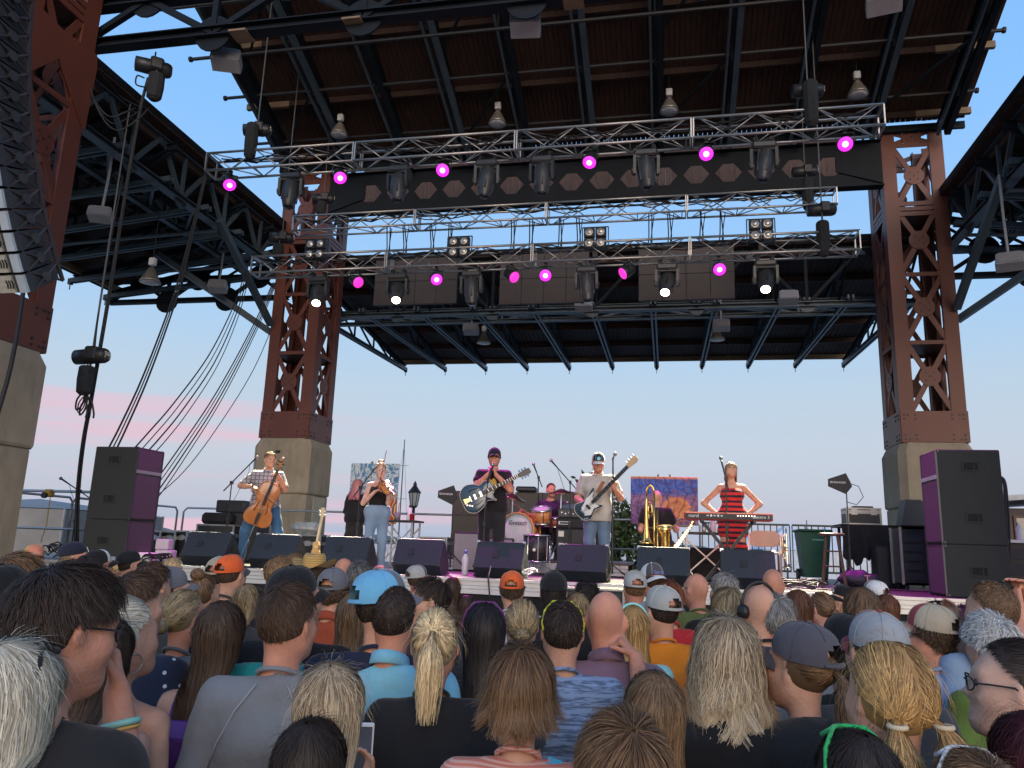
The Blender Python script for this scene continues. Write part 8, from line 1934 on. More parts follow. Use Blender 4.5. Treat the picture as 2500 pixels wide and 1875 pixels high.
CROWD = [
 # front rows by the stage (far from the camera)
 ('woman with tousled brown hair, left photo edge, behind the tall dark haired man', 54, 1347, 100, 'f', 'messy', 'midbrown', 'tee', 'charcoal', dict(hy=-0.35)),
 ('person in plain black cap at the left photo edge under the brown haired woman', 24, 1382, 62, 'm', 'crop', 'dark', 'tee', 'charcoal', dict(cap=('capblack', 'capblack', 'capblack'), z=3.1)),
 ('person in yellow cap with coral brim turned sideways near the guard rail', 92, 1328, 46, 'm', 'crop', 'brown', 'tee', 'purple', dict(hy=-1.4, cap=('capcoral', 'capyellow', 'capcoral', None, dict(opening=False, flat=True)))),
 ('person in black cap with white emblem in front of the sidefill stack', 190, 1324, 52, 'm', 'crop', 'dirtyblonde', 'tee', 'black', dict(hy=-0.7, skin=1, cap=('capnavy', 'capnavy', 'capnavy', None, dict(opening=False, logo=('J', None, .05, .05))))),
 ('person in dark cap with white front panel beside the sidefill stack', 250, 1343, 52, 'm', 'crop', 'brown', 'tee', 'charcoal', dict(hy=0, cap=('capwhite', 'capblack', 'capblack'))),
 ('person in white cap with yellow brim beside the sidefill stack', 286, 1360, 46, 'm', 'crop', 'brown', 'tee', 'grey', dict(hy=-0.7, hp=.2, cap=('caplight', 'caplight', 'capyellow', None, dict(opening=False)))),
 ('person in round black cap in front of the cable tangle', 324, 1345, 48, 'm', 'crop', 'dark', 'tee', 'black', dict(hy=-0.35, cap=('capblack', 'capblack', 'capblack', None, dict(opening=False)))),
 ('person with small brown ponytail below the round black cap', 326, 1372, 42, 'f', 'long', 'lightbrown', 'tee', 'charcoal', dict(hy=0)),
 ('man with flat dark brown hair behind the grey capped man', 378, 1368, 74, 'm', 'short', 'brown', 'tee', 'charcoal', dict(hy=0, z=4.2)),
 ('child with pale blonde hair in front of the first wedge', 425, 1360, 42, 'm', 'short', 'blonde', 'tee', 'grey', dict(hmin=1.3)),
 ('man in orange fronted cap beyond the khaki mesh cap', 572, 1356, 40, 'm', 'crop', 'brown', 'tee', 'charcoal', dict(hy=0, cap=('capslate', 'caporange', 'capslate'), z=5.6)),
 ('man in tan mesh cap with cream seams and black shirt', 545, 1361, 62, 'm', 'crop', 'brown', 'tee', 'black', dict(hy=0, skin=1, cap=('capkhaki', 'capkhaki', 'capkhaki', 'seamwhite'), bulk=1.1)),
 ('woman with small brown top bun in front of the cello wedge', 506, 1388, 40, 'f', 'topbun', 'midbrown', 'hoodie', 'olive', dict(z=5.0)),
 ('man with short tawny hair turned sideways, navy shirt, beside the straw hat', 686, 1355, 56, 'm', 'short', 'lightbrown', 'tee', 'navy', dict(hy=-.7)),
 ('man with fuzzy light brown hair beyond the tawny haired man', 722, 1349, 40, 'm', 'short', 'lightbrown', 'tee', 'charcoal', dict(hy=-.35)),
 ('person in yellow straw cowboy hat in front of the wedges', 770, 1366, 40, 'm', 'crop', 'brown', 'tee', 'grey', dict(z=6.0)),
 ('bald man with pink scalp beside the dark curly haired man', 843, 1363, 42, 'm', 'bald', 'grey', 'tee', 'charcoal', dict(skin=1)),
 ('man with dark curly grey flecked hair behind the blue trucker cap', 882, 1370, 64, 'm', 'curlyshort', 'saltpepper', 'tee', 'navy', dict()),
 ('person with fair straight hair lit pink below the violinist', 928, 1378, 34, 'f', 'straight', 'blonde', 'tee', 'charcoal', dict(hmin=1.35)),
 ('man in light grey cap with dark brim beside the man in glasses', 1022, 1381, 48, 'm', 'crop', 'brown', 'tee', 'white', dict(hy=-.7, skin=1, cap=('capslate', 'caplight', 'capslate'))),
 ('man in bright orange cap worn backwards, curly hair and white shirt', 1252, 1391, 62, 'm', 'curlyshort', 'brown', 'tee', 'white', dict(cap=('caporange', 'caporange', 'caporange', 'seamorange'))),
 ('man in tall plain black cap in front of the front fill loudspeaker', 1352, 1390, 68, 'm', 'straight', 'black', 'tee', 'black', dict(cap=('capblack', 'capblack', 'capblack', None, dict(opening=False)), hk=dict(L=.3))),
 ('person with dark curly hair in front of the front fill loudspeaker', 1433, 1412, 62, 'f', 'curlyshort', 'black', 'tee', 'red', dict()),
 ('man in beige cap with sunburnt neck below the trombone', 1549, 1394, 58, 'm', 'crop', 'midbrown', 'tee', 'red', dict(skin=1, cap=('capkhaki', 'caplight', 'capkhaki', 'capkhaki'))),
 ('person in white and charcoal cap with blue script emblem worn backwards', 1593, 1376, 56, 'm', 'crop', 'brown', 'tee', 'bluegrey', dict(cap=('capslate', 'capwhite', 'capwhite', 'seamwhite', dict(back=True, opening=False, logo=('Saints', None, .035, .04))))),
 ('bald man in spectacles and olive shirt below the saxophone', 1699, 1400, 50, 'm', 'bald', 'brown', 'tee', 'olive', dict(skin=1, hy=.35, glasses=('eye', 'blackfr'))),
 ('man with short steel grey hair below the keyboard', 1766, 1394, 62, 'm', 'short', 'grey', 'tee', 'black', dict()),
 ('bald man with reddened scalp below the folding chair', 1883, 1389, 48, 'm', 'bald', 'grey', 'tee', 'red', dict(skin=1, hy=-.35)),
 ('woman with brown hair pulled back and magenta scarf', 2000, 1441, 56, 'f', 'lowbun', 'midbrown', 'hoodie', 'magenta', dict(hy=.35)),
 ('person in black cap with white triangle emblem looking sideways', 2052, 1430, 50, 'm', 'crop', 'dark', 'tee', 'black', dict(hy=1.05, cap=('capblack', 'capblack', 'capblack', None, dict(opening=False, logo=('A', None, .045, .05))))),
 ('person in white mesh cap with grey front beyond the brown haired woman', 2130, 1418, 52, 'm', 'crop', 'brown', 'tee', 'charcoal', dict(cap=('capgrey', 'capwhite', 'capgrey', 'seamwhite'))),
 ('woman with straight brown hair in front of the purple stage edge', 2098, 1427, 88, 'f', 'straight', 'midbrown', 'tee', 'charcoal', dict(hy=-.35)),
 ('person with auburn hair beside the beige cap turned left', 2160, 1447, 55, 'f', 'straight', 'auburn', 'tee', 'charcoal', dict()),
 ('person with purple dyed hair beside the raised hand', 2358, 1476, 50, 'f', 'curlyshort', 'purple', 'tee', 'black', dict(z=4.2)),
 ('man with thinning brown hair and pale blue shirt looking sideways', 2414, 1421, 86, 'm', 'crop', 'midbrown', 'polo', 'ltblue', dict(hy=.35)),
 ('person with red curly hair at the right photo edge', 2493, 1490, 70, 'f', 'curlyshort', 'wine', 'tee', 'black', dict()),
 # middle rows
 ('man with neat brown hair and anchor print shirt, ear showing', 341, 1391, 104, 'm', 'short', 'brown', 'tee', 'anchors', dict(hy=-0.35)),
 ('man in dark grey cap turned sideways, brim to the stage', 424, 1386, 82, 'm', 'crop', 'brown', 'tee', 'navy', dict(hy=-0.7, cap=('capgrey', 'capgrey', 'capgrey', None, dict(opening=False)))),
 ('woman with ash blonde low bun, hoop earring and grey shirt', 458, 1433, 92, 'f', 'lowbun', 'dirtyblonde', 'tee', 'midgrey', dict(hy=-0.35, skin=1)),
 ('woman with straight dirty blonde hair beside the teal shirt', 608, 1422, 66, 'f', 'straight', 'dirtyblonde', 'tee', 'charcoal', dict()),
 ('person in wide black cap behind the grey sweater man', 727, 1376, 106, 'm', 'short', 'dark', 'tee', 'black', dict(hy=-.7, cap=('capblack', 'capblack', 'capblack', None, dict(opening=False)))),
 ('man in dark grey cap with brown curls and rust orange shirt', 820, 1383, 76, 'm', 'curlyshort', 'brown', 'polo', 'rust', dict(cap=('capgrey', 'capgrey', 'capgrey'), hk=dict(L=.08))),
 ('broad person in teal shirt behind the grey sweater man', 716, 1428, 96, 'm', 'short', 'brown', 'tee', 'teal', dict(z=3.1, bulk=1.25)),
 ('woman with long light brown hair between the rust shirt and the trucker cap', 872, 1440, 62, 'f', 'long', 'lightbrown', 'tee', 'navy', dict(z=3.7)),
 ('man in sky blue trucker cap with grey front and navy shirt', 938, 1394, 104, 'm', 'crop', 'dark', 'tee', 'navy', dict(hy=-1.05, cap=('capgrey', 'capblue', 'capgrey', None), z=3.1, bulk=1.1)),
 ('man in spectacles with swept dark hair looking back to the left', 1056, 1408, 80, 'm', 'quiff', 'dark', 'tee', 'charcoal', dict(hy=1.4, by=.5, skin=0, glasses=('eye', 'blackfr'))),
 ('man with cropped dark hair and sky blue collared shirt', 968, 1431, 100, 'm', 'crop', 'dark', 'polo', 'sky', dict(skin=1, hy=-.0)),
 ('person with brown hair and orange rimmed sunglasses behind the spectacled man', 1106, 1407, 48, 'f', 'long', 'brown', 'tee', 'charcoal', dict(glasses=('up', 'orangefr'))),
 ('person with dark brown hair between the spectacled man and orange cap', 1138, 1450, 46, 'f', 'straight', 'brown', 'tee', 'charcoal', dict()),
 ('woman with long black hair and purple sunglasses pushed up', 1184, 1464, 112, 'f', 'straight', 'black', 'tee', 'charcoal', dict(glasses=('up', 'purplefr'))),
 ('woman with messy ash blonde low bun beside the yellow sunglasses', 1275, 1460, 86, 'f', 'lowbun', 'dirtyblonde', 'tee', 'black', dict(hk=dict(wav=.006, vol=.02))),
 ('woman with long greying blonde hair behind the yellow sunglasses man', 1410, 1443, 68, 'f', 'long', 'dirtyblonde', 'tee', 'charcoal', dict()),
 ('man with dark short hair and yellow sunglasses, blue heather striped shirt', 1374, 1462, 100, 'm', 'short', 'dark', 'tee', 'heather', dict(glasses=('up', 'yellowfr'), hk=dict(vol=.012))),
 ('person with copper bob and red shirt beside the grey cap', 1630, 1413, 72, 'f', 'bowl', 'red', 'tee', 'red', dict()),
 ('man in washed grey cap with white seams and orange shirt', 1613, 1432, 84, 'm', 'crop', 'dark', 'tee', 'orange', dict(hy=.35, cap=('caplight', 'caplight', 'caplight', 'seamwhite'), bulk=1.05)),
 ('girl with long auburn blonde hair and aqua headband', 1545, 1474, 86, 'f', 'straight', 'honey', 'tee', 'aqua', dict(hk=dict(L=.5))),
 ('woman with short layered sandy hair and teal shirt', 1776, 1430, 86, 'f', 'bowl', 'dirtyblonde', 'tee', 'teal', dict()),
 ('bald man wearing black headphones beyond the grey haired man', 1850, 1428, 66, 'm', 'bald', 'grey', 'tee', 'black', dict(z=3.9)),
 ('man with wavy grey hair and blue grey shirt', 1890, 1447, 92, 'm', 'messy', 'grey', 'tee', 'bluegrey', dict(hy=-.35, skin=1)),
 ('woman with long reddish brown hair beside the magenta scarf', 1945, 1435, 72, 'f', 'straight', 'auburn', 'tee', 'charcoal', dict(hy=-.35)),
 ('woman in black cap with long dark hair and pearl stud', 2058, 1492, 64, 'f', 'straight', 'dark', 'tee', 'black', dict(hy=.35, cap=('capblack', 'capblack', 'capblack', None, dict(opening=False)), z=3.1)),
 ('person in pale mesh cap with dark red front', 2128, 1494, 122, 'm', 'crop', 'brown', 'tee', 'charcoal', dict(cap=('capred', 'capmesh', 'capred', 'caplight', dict(opening=False)), z=2.7)),
 ('man in beige cap turned left with dark curls and light blue shirt', 2258, 1468, 100, 'm', 'curlyshort', 'brown', 'tee', 'denim', dict(hy=.35, skin=1, cap=('capred', 'capkhaki', 'capkhaki'), hk=dict(L=.10), bulk=1.15)),
 ('woman with curly white hair and green top', 2410, 1498, 112, 'f', 'curlyshort', 'white', 'tee', 'green', dict(hy=.0, hk=dict(L=.07, vol=.03))),
 ('woman with long brunette hair and purple top', 548, 1461, 118, 'f', 'straight', 'brown', 'tank', 'purple', dict(hk=dict(L=.5, vol=.016))),
 # near rows
 ('young man with tousled dark brown hair and grey raglan sweater', 710, 1417, 134, 'm', 'messy', 'brown', 'long', 'sweater', dict(hy=-.35, skin=1, hk=dict(L=.045, vol=.012))),
 ('woman with streaked blonde high ponytail and black shirt', 1066, 1480, 120, 'f', 'pony', 'blonde', 'tee', 'black', dict(hy=-.0, skin=1, bulk=1.2, hk=dict(vol=.012, taillen=.28))),
 ('woman with platinum blonde updo and bare shoulders', 322, 1455, 118, 'f', 'lowbun', 'platinum', 'strapless', 'navy', dict(hy=-0.35, skin=0, z=2.6, hk=dict(vol=.02, tie=(0, -.95, .15)))),
 ('woman with long dark brown hair and thin black straps', 262, 1494, 110, 'f', 'long', 'brown', 'tank', 'black', dict(hy=0, z=2.4, skin=0)),
 ('silver blonde woman with dark sunglasses pushed up, bottom left corner', 42, 1552, 190, 'f', 'long', 'platinum', 'tee', 'bluegrey', dict(hy=-0.35, z=1.55, glasses=('up', 'blackfr'), hk=dict(L=.34, vol=.018))),
 ('woman with straight dark hair at the bottom edge beside the phone', 768, 1742, 190, 'f', 'straight', 'dark', 'tee', 'charcoal', dict(z=1.75, hk=dict(L=.42, vol=.014))),
 ('woman with flipped brown bob and salmon striped shirt', 1275, 1568, 212, 'f', 'bob', 'midbrown', 'tee', 'salmon', dict(z=2.15, skin=0)),
 ('woman with smooth brown hair gathered behind, beside the bob', 1595, 1628, 160, 'f', 'straight', 'lightbrown', 'tee', 'brownj', dict(z=2.15)),
 ('person with rumpled brown updo at the bottom edge', 1520, 1738, 250, 'f', 'messy', 'midbrown', 'tee', 'charcoal', dict(z=1.6, hk=dict(L=.10, vol=.03))),
 ('woman with long wavy highlighted hair and black hoodie', 1770, 1499, 165, 'f', 'wavy', 'highlights', 'hoodie', 'black', dict(z=2.5, glasses=('up', 'blackfr'), hk=dict(L=.335))),
 ('person in slate cap turned left with black hoodie and ponytail', 1950, 1510, 120, 'f', 'pulled', 'midbrown', 'hoodie', 'black', dict(z=2.45, hy=.7, cap=('capslate', 'capslate', 'capslate'))),
 ('girl with honey blonde low pigtails and teal hoodie', 2158, 1551, 180, 'f', 'pigtails', 'honey', 'hoodie', 'tealhood', dict(z=1.8, hy=.0, hk=dict(vol=.012))),
 ('woman in profile with spectacles, star tattoo and black shirt', 2462, 1549, 130, 'f', 'pulled', 'dark', 'tee', 'black', dict(z=2.1, hy=1.05, glasses=('eye', 'blackfr'), skin=3)),
 ('person with dark brown hair and bright green sunglasses pushed up', 2085, 1768, 205, 'f', 'straight', 'dark', 'tee', 'charcoal', dict(z=1.6, glasses=('up', 'greenfr'))),
 ('person with brown hair and white sunglasses at the bottom right', 2370, 1822, 250, 'f', 'short', 'midbrown', 'tee', 'charcoal', dict(z=1.5, glasses=('up', 'whitefr'), hk=dict(L=.06))),
 ('person with wine red hair at the right photo edge', 2505, 1725, 150, 'f', 'straight', 'wine', 'tee', 'black', dict(z=1.75)),
]
PEOPLE = {}
def build_crowd():
    for row in CROWD:
        label, px, py, w, sex, style, color, kind, shirt, kw = row; kw = dict(kw)
        if kw.get('cap') and len(kw['cap']) > 4 and kw['cap'][4].get('logo'):
            c = list(kw['cap']); d = dict(c[4]); lg = d['logo']; d['logo'] = (lg[0], C('white') if lg[0] != 'Saints' else mat('blue_white_script', (.25, .28, .6), .6), lg[2], lg[3]); c[4] = d; kw['cap'] = tuple(c)
        PEOPLE[label] = person(label, px, py, w, sex, style, color, kind, shirt, **kw)
build_crowd()
# ------------------------------------------------------------------ people with raised arms, and small belongings
FW = lambda px, py, d: at(px, py, d=d)
def ring(t, c, n, r, tk, m, name):
    """closed band of radius r round axis n at c"""
    s, u, d = frame(n); pts = [V(c)+(s*math.cos(a)+u*math.sin(a))*r for a in np.linspace(0, 6.283, 21)[:-1]]; return MB().tube(pts, tk, 6, closed=True).build(name, m, t, True)
def specials():
    t, R, P, s, G = person('tall man with dark swept hair and glasses touching his face, left photo edge', 150, 1364, 250, 'm', 'messy', 'dark', 'tee', 'black', hy=-.35, by=-.2, hp=-.2, z=1.72, skin=1, hmax=1.97, glasses=('eye', 'blackfr'), reach=dict(R=FW(286, 1690, 1.86)), hands=dict(R=((-.28, .0, .95), (-.6, -.6, .1), .95, 1)), hk=dict(L=.062, vol=.022), bulk=1.05)
    w, e = G['j']['wrR'], G['j']['elR']; c = w+(e-w)*.26; ring(t, c, e-w, .0385, .008, mat('mint_paper_wristband', (.30, .62, .52), .5), 'wristband'); ring(t, c+nrm(e-w)*.012, e-w, .0385, .004, mat('amber_paper_wristband', (.75, .42, .10), .5), 'wristband')
    t, R, P, s, G = person('bald man in plum polo shirt resting his chin on his fist', 1478, 1444, 86, 'm', 'bald', 'grey', 'polo', 'plum', z=3.35, hy=-.35, skin=1, bulk=1.18, reach=dict(R=FW(1552, 1605, 3.2)), hands=dict(R=((-.6, .3, .7), (-.5, .2, -.6), 1.5, 1)))
    t, R, P, s, G = person('woman with dark hair raising a hand with purple wristbands', 2286, 1461, 62, 'f', 'straight', 'dark', 'tee', 'charcoal', z=3.9, reach=dict(R=FW(2330, 1528, 3.7)), hands=dict(R=((.15, .1, .95), (-.9, 0, -.1), .7, 1)))
    w, e = G['j']['wrR'], G['j']['elR']
    for k in range(3): ring(t, w+(e-w)*(.08+.06*k), e-w, .031, .008, mat('purple_wristband', (.14, .04, .30), .6), 'wristband')
    MB().ball(HC+V(.0, -.1, .03), (.02, .012, .012), 8, 6).build('hair_clip', m_white, t)
    pc = FW(880, 1830, 2.25); t, R, P, s, G = person('woman with long straight sandy blonde hair holding a phone', 815, 1606, 185, 'f', 'straight', 'highlights', 'tee', 'charcoal', z=1.95, hk=dict(L=.42, vol=.016), reach=dict(R=pc+V(.02, .0, -.09)), hands=dict(R=((-.05, .2, .95), (-.5, -.5, .3), .9, 1)))
    ph = thing('mobile_phone', 'white phone held up beside the sandy blonde woman', 'phone', pc, .25); MB().bbox((0, 0, 0), (.072, .009, .148), .003).build('casing', m_white, ph); MB().box((0, -.006, 0), (.064, .002, .128)).build('screen', mat('dim_phone_screen', (.10, .11, .13), .15), ph)
    cc = FW(2452, 1452, 4.1); t, R, P, s, G = person('man with grey beard lit pink lifting a camera, right photo edge', 2492, 1436, 70, 'm', 'crop', 'grey', 'tee', 'charcoal', hy=.7, skin=1, z=4.3, glasses=('eye', 'blackfr'), reach=dict(L=cc+V(.05, -.03, -.06), R=cc+V(.12, 0, -.02)), hands=dict(L=((.1, .3, .9), (.9, 0, 0), .8), R=((-.3, .2, .9), (-.9, 0, 0), .8)))
    ca = thing('camera', 'black camera with lens lifted at the right photo edge', 'camera', cc, .5); MB().bbox((0, 0, 0), (.13, .06, .09), .012).build('camera_body', m_blackpl, ca); MB().lathe([(.035, 0), (.038, .04), (.034, .10)], (0, .03, 0), (0, 1, 0), 16).build('lens', m_black, ca, True); MB().box((0, 0, .055), (.05, .05, .03)).build('viewfinder', m_black, ca)
    p = PEOPLE
    def get(k): return next(v for q, v in p.items() if q.startswith(k))
    t, R, *_ = get('person in yellow straw cowboy hat'); hat = MB(); n = 32; vs = []
    for r, z in ((.088, .02), (.085, .09), (.07, .115), (.03, .10)):
        for i in range(n): a = 6.283*i/n; vs.append(HC+V(math.sin(a)*r*.95, math.cos(a)*r*1.15, z+.03+(.018*abs(math.sin(a))-.012 if z > .08 else 0)))
    fs = [[q*n+i, q*n+(i+1) % n, (q+1)*n+(i+1) % n, (q+1)*n+i] for q in range(3) for i in range(n)]+[[3*n+i for i in range(n)]]; hat.add(vs, fs); br = MB(); vs = []
    for r in (.086, .13, .165):
        for i in range(n): a = 6.283*i/n; vs.append(HC+V(math.sin(a)*r*.95, math.cos(a)*r*1.1, .05+.9*max(r-.09, 0)*math.sin(a)**2*1.2-.2*max(r-.09, 0)))
    br.add(vs, [[q*n+i, q*n+(i+1) % n, (q+1)*n+(i+1) % n, (q+1)*n+i] for q in range(2) for i in range(n)])
    o = link('straw_hat', hat.mesh('straw_hat', True), C('straw')); head_child(o, t, R); b = link('brim', br.mesh('brim', True), C('straw')); b.parent = o
    t, R, *_ = get('bald man wearing black headphones'); hp = MB(); hp.tube([HC+V(.092*math.cos(a), 0, .112*math.sin(a)) for a in np.linspace(-.1, 3.24, 15)], .008, 6)
    for q in (-1, 1): hp.disc(HC+V(q*.088, 0, -.03), (1, 0, 0), .034, .03, 14)
    o = link('headphones', hp.mesh('headphones', True), m_black); head_child(o, t, R)
    for k, m, rr in (('woman with ash blonde low bun', m_edgealu, .014), ('woman with platinum blonde', m_edgealu, .03), ('woman with streaked blonde', m_black, .008)):
        t, R, *_ = get(k); b = MB(); s_, u_, d_ = frame((1, 0, 0)); b.tube([HC+V(.082, -.005, -.062-rr)+(s_*math.cos(a)+u_*math.sin(a))*rr for a in np.linspace(0, 6.283, 17)[:-1]], .002 if rr > .01 else .005, 5, closed=True); o = link('earring', b.mesh('earring', True), m); head_child(o, t, R)
    t, R, *_ = get('girl with honey blonde low pigtails')
    for q in (-1, 1): o = link('hair_tie', MB().tube([HC+nrm(V(q*.52, -.78, -.45))*HR*1.04+V(q*.012+.017*math.cos(a), -.02+.017*math.sin(a), -.012) for a in np.linspace(0, 6.283, 13)[:-1]], .006, 6, closed=True).mesh('hair_tie', True), mat('cream_hair_tie', (.62, .52, .36), .7)); head_child(o, t, R)
    t, R, *_ = get('girl with long auburn blonde'); o = link('headband', MB().tube([HC+HR*1.13*V(math.cos(a), .10, math.sin(a)) for a in np.linspace(.1, 3.04, 17)], .007, 6).mesh('headband', True), C('aqua')); head_child(o, t, R)
    t, R, *_ = get('woman with flipped brown bob'); MB().bar((.085, -.128, 1.40), (.04, -.135, 1.0), .042, .006, (0, 1, 0)).build('bag_strap', cloth('fish_print_strap', (.05, .38, .58), (.6, .2, .25), 26, 'dots'), t); MB().bar((.085, -.128, 1.40), (.105, -.02, 1.465), .042, .006, (0, 1, .5)).build('bag_strap', cloth('fish_print_strap', (0, 0, 0)), t)
    t, R, *_ = get('woman with long dark brown hair and thin'); 
    for q in (-1, 1): MB().tube([(q*.09, -.095, 1.30), (q*.095, -.088, 1.38), (q*.10, -.02, 1.425), (q*.09, .06, 1.38)], .006, 5).build('shoulder_strap', m_black, t, True)
    t, R, *_ = get('person in slate cap'); MB().tube([(-.15, -.10, 1.40), (-.02, -.16, 1.30), (.12, -.165, 1.16), (.2, -.12, 1.05)], .009, 6).build('bag_strap', mat('taupe_cord', (.22, .17, .12), .7), t, True)
    t, R, *_ = get('woman in profile with spectacles'); st = [(.022*(1 if i % 2 == 0 else .42)*math.sin(i*.6283), .022*(1 if i % 2 == 0 else .42)*math.cos(i*.6283)) for i in range(10)]; o = link('star_tattoo', MB().prism(st, HC+V(-.052, -.045, -.125), (0, -1, 0), (0, 0, 1), .004).mesh('star_tattoo'), mat('teal_ink', (.04, .16, .20), .6)); head_child(o, t, R)
    t, R, *_ = get('young man with tousled'); sm = mat('pale_seam', (.34, .35, .37), .8)
    for q in (-1, 1): MB().tube([(q*.05, -.098, 1.455), (q*.10, -.126, 1.38), (q*.15, -.122, 1.28), (q*.18, -.095, 1.2)], .003, 5).build('raglan_seam', sm, t, True)
    t, R, *_ = get('woman with long brunette hair and purple'); MB().bbox((0, -.16, 1.2), (.26, .11, .30), .045).build('backpack', mat('purple_nylon', (.11, .03, .20), .6, bump=.5, bscale=14), t)
specials()
# ------------------------------------------------------------------ beyond the stage
def lamp_post(px, y, ytop):
    p = at(px, ytop, Y=y); t = thing('lamp_post', 'black Victorian lamp post behind the stage, between violinist and singer', 'lamp post', (p[0], y, 0)); h = p[2]
    MB().lathe([(.16, 0), (.16, .15), (.09, .3), (.07, .8), (.05, h-.95)], (0, 0, 0), (0, 0, 1), 12).build('post', m_black, t, True)
    MB().lathe([(.06, h-.95), (.13, h-.9), (.13, h-.87)], (0, 0, 0), (0, 0, 1), 8).build('collar', m_black, t)
    MB().lathe([(.13, h-.86), (.2, h-.42)], (0, 0, 0), (0, 0, 1), 8).build('glass', mat('lamp_glass', (.42, .44, .46), .3), t)
    for k in range(8):
        a = k*math.pi/4; MB().bar((.13*math.cos(a), .13*math.sin(a), h-.87), (.205*math.cos(a), .205*math.sin(a), h-.41), .02).build('lantern_bar', m_black, t)
    MB().lathe([(.24, h-.42), (.22, h-.38), (.10, h-.22), (.06, h-.16), (.07, h-.12), (.02, h-.02), (.001, h)], (0, 0, 0), (0, 0, 1), 12).build('lantern_roof', m_black, t, True)
lamp_post(1014, 26.0, 1174)
def mast(px0, py0, px1, y, label):
    a = at(px0, py0, Y=y); t = thing('boat_mast', label, 'mast', (a[0], y, -.4)); MB().tube([(0, 0, 0), (0, 0, a[2]+.4)], [.07, .04], 6).build('pole', m_steelgrey, t)
    for z in (.55, .8): MB().bar((-.5, 0, (a[2]+.4)*z), (.5, 0, (a[2]+.4)*z), .03).build('spreader', m_steelgrey, t)
    for s in (-1, 1): MB().tube([(s*1.0, 0, 0), (0, 0, a[2])], .012, 4).build('stay', m_steelgrey, t)
mast(988, 1073, 0, 60, 'thin sailboat mast beyond the stage beside the violinist'); mast(1969, 1270, 0, 70, 'short mast beyond the stage above the green bin')
m_leaf = bpy.data.materials.new('leaf_green'); m_leaf.use_nodes = True
def _leafmat():
    nt = m_leaf.node_tree; b = nt.nodes['Principled BSDF']; b.inputs['Roughness'].default_value = .55
    g = nt.nodes.new('ShaderNodeNewGeometry'); r = nt.nodes.new('ShaderNodeValToRGB'); nt.links.new(g.outputs['Random Per Island'], r.inputs[0])
    r.color_ramp.elements[0].color = (.025, .055, .018, 1); r.color_ramp.elements[1].color = (.09, .14, .045, 1); nt.links.new(r.outputs[0], b.inputs['Base Color'])
_leafmat()
def tree(x, y, h, cr, label, n=1500, seed=1, ls=.07):
    rg = np.random.default_rng(seed); t = thing('leafy_tree', label, 'tree', (x, y, 0)); tk = MB(); tk.tube([(0, 0, 0), (.05, 0, h*.4), (0, .1, h*.75)], [.09, .06, .03], 7)
    tips = []
    for k in range(9):
        a = rg.uniform(0, 6.28); z0 = h*rg.uniform(.35, .7); L = cr*rg.uniform(.5, 1); e = V(L*math.cos(a), L*math.sin(a), min(z0+L*rg.uniform(.4, 1.1), h*.97)); tk.tube([(0, 0, z0), e*.5+V(0, 0, z0*.45), e], [.035, .02, .008], 5); tips.append(e)
    tips.append(V(0, 0, h*.97)); tk.build('trunk', mat('tree_bark', (.09, .07, .05), .9), t, True)
    cl = np.array(tips); c = cl[rg.integers(0, len(cl), n)]+rg.normal(0, 1, (n, 3))*V(cr*.24, cr*.24, h*.09)
    b = MB(); d = rg.normal(0, 1, (n, 3)); d /= np.linalg.norm(d, axis=1)[:, None]; e = np.cross(d, rg.normal(0, 1, (n, 3))); e /= np.linalg.norm(e, axis=1)[:, None]; s = ls*rg.uniform(.6, 1.3, n)[:, None]
    vs = np.stack([c-d*s, c+e*s*.5, c+d*s, c-e*s*.5], 1).reshape(-1, 3); b.v = [vs]; b.f = (np.arange(n*4).reshape(-1, 4)).tolist(); b.n = n*4
    tag(b.build('crown', m_leaf, t), kind='stuff')
q = at(1435, 1200, Y=24); tree(q[0], 24, q[2]+.1, .7, 'small leafy tree behind the bass player and screen', 1500, 3, .10)
q = at(1530, 1290, Y=23); tree(q[0], 23, q[2]+.35, .9, 'low leafy tree behind the bass player legs', 3200, 5, .10)
m_tent = mat('grey_tent_canvas', (.28, .27, .26), .8, var=.12, scale=2)
def tent(px, py, y, w, label, m, h0=2.2):
    p = at(px, py, Y=y); t = thing('event_tent', label, 'tent', (p[0], y, 0), .12, 'event tents beyond the stage'); h = p[2]
    b = MB(); s = w/2; b.add([(-s, -s, h0), (s, -s, h0), (s, s, h0), (-s, s, h0), (0, 0, h)], [[0, 1, 4], [1, 2, 4], [2, 3, 4], [3, 0, 4], [3, 2, 1, 0]]); b.build('canopy', m, t)
    for a, c in ((-s, -s), (s, -s), (s, s), (-s, s)): MB().tube([(a, c, 0), (a, c, h0)], .04, 6).build('pole', m_rail, t)
    b = MB(); b.add([(-s, -s+.02, .4), (s, -s+.02, .4), (s, -s+.02, h0-.02), (-s, -s+.02, h0-.02)], [[0, 1, 2, 3]]); b.add([(s-.02, -s, .4), (s-.02, s, .4), (s-.02, s, h0-.02), (s-.02, -s, h0-.02)], [[0, 1, 2, 3]])
    b.build('side_wall', m, t)
tent(100, 1218, 20, 5.0, 'grey canvas tent behind the guard rail and winch', m_tent, 2.55)
m_tentw = mat('white_tent_canvas', (.66, .68, .70), .7)
tent(1925, 1276, 55, 4.5, 'distant white tent behind the folding chair', m_tentw, 2.4); tent(2018, 1283, 55, 4.0, 'distant white tent behind the green bin', m_tentw, 2.4); tent(1850, 1292, 58, 4.0, 'distant white tent behind the keyboard player', m_tentw, 2.4)
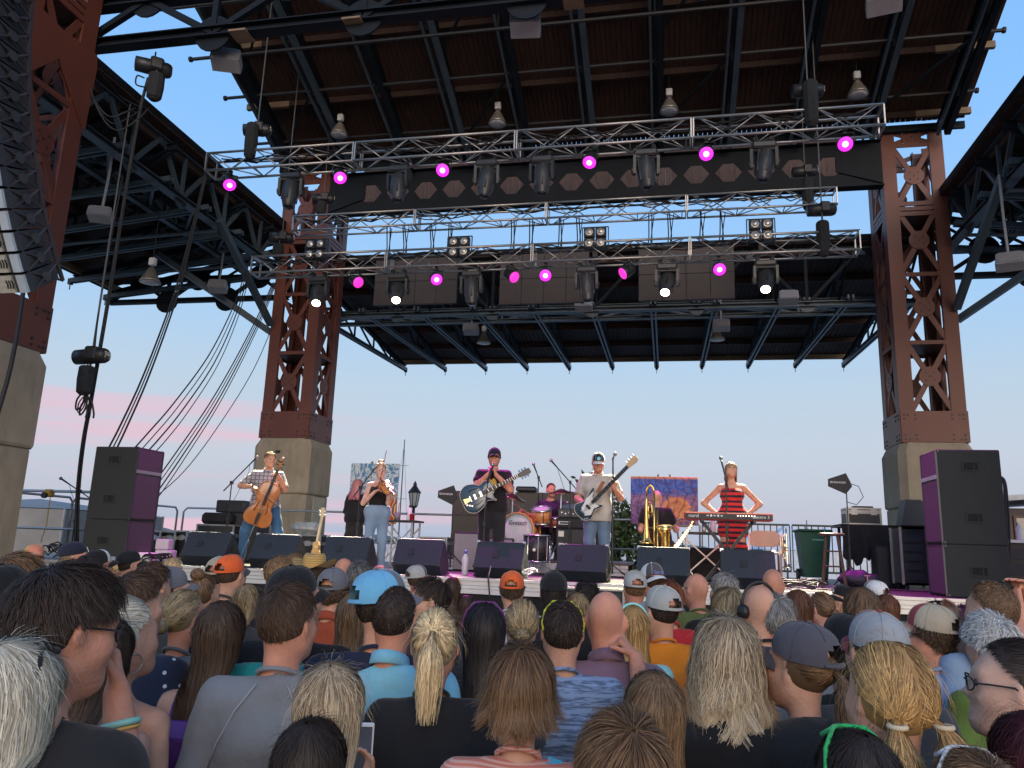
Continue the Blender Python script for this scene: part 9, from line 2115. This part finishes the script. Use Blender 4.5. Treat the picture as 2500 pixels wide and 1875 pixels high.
def building():
    y = 24.0; a = at(2352, 1190, Y=y); x0 = a[0]; t = thing('pavilion_building', 'pale roofed service building at the photo edge behind the sidefill stack', 'building', (x0, y, 0)); m = mat('dark_building_wall', (.10, .085, .08), .7)
    zt = at(2440, 1195, Y=y)[2]
    MB().box((4.5, 2.5, (zt-.5)/2), (8.4, 4.6, zt-.5)).build('wall', m, t)
    b = MB(); z0, z1 = zt-.45, zt+.75; b.add([(-.2, -.7, z0), (9.6, -.7, z0+.9), (9.6, 5.6, z0+.9), (-.2, 5.6, z0), (-.2, -.7, z0+.14), (9.6, -.7, z0+1.04), (9.6, 5.6, z0+1.04), (-.2, 5.6, z0+.14)], [[3, 2, 1, 0], [4, 5, 6, 7], [0, 1, 5, 4], [1, 2, 6, 5], [2, 3, 7, 6], [3, 0, 4, 7]]); b.build('roof', mat('pale_metal_roof', (.55, .56, .58), .5), t)
    for r_ in range(3):
        for c_ in range(5):
            w = MB().box((.7+1.0*c_, .18, .9+1.0*r_), (.86, .06, .8)).build('window', mat('window_frame_brown', (.10, .04, .03), .5), t); MB().box((.7+1.0*c_, .14, .9+1.0*r_), (.74, .02, .68)).build('pane', mat('dull_window_glass', (.05, .065, .075), .12, spec=.8), w)
building()
def side_props():
    t = thing('equipment_rack', 'tall black equipment rack beyond the sidefill stack at the photo edge', 'equipment rack', (4.9, 12.2, DECK)); MB().box((0, 0, .35), (.7, .6, .7)).build('frame', m_blackpl, t)
    for k in range(3): MB().box((0, -.305, .15+.2*k), (.6, .02, .15)).build('rack_unit', m_grille, t)
    MB().box((0, 0, .72), (.8, .7, .04)).build('shelf', m_white, t)
    bottle((4.8, 12.0, DECK+.742), .24, .035, mat('clear_water_bottle', (.5, .58, .62), .2), 'clear water bottle on the equipment rack at the photo edge', m_white)
    t = cable('black cables hanging behind the tall sidefill', [(2436, 1160, 11.2), (2452, 1175, 11.2), (2458, 1230, 11.2), (2462, 1330, 11.2), (2458, 1410, 11.2)], .018, 2, .05)
side_props()
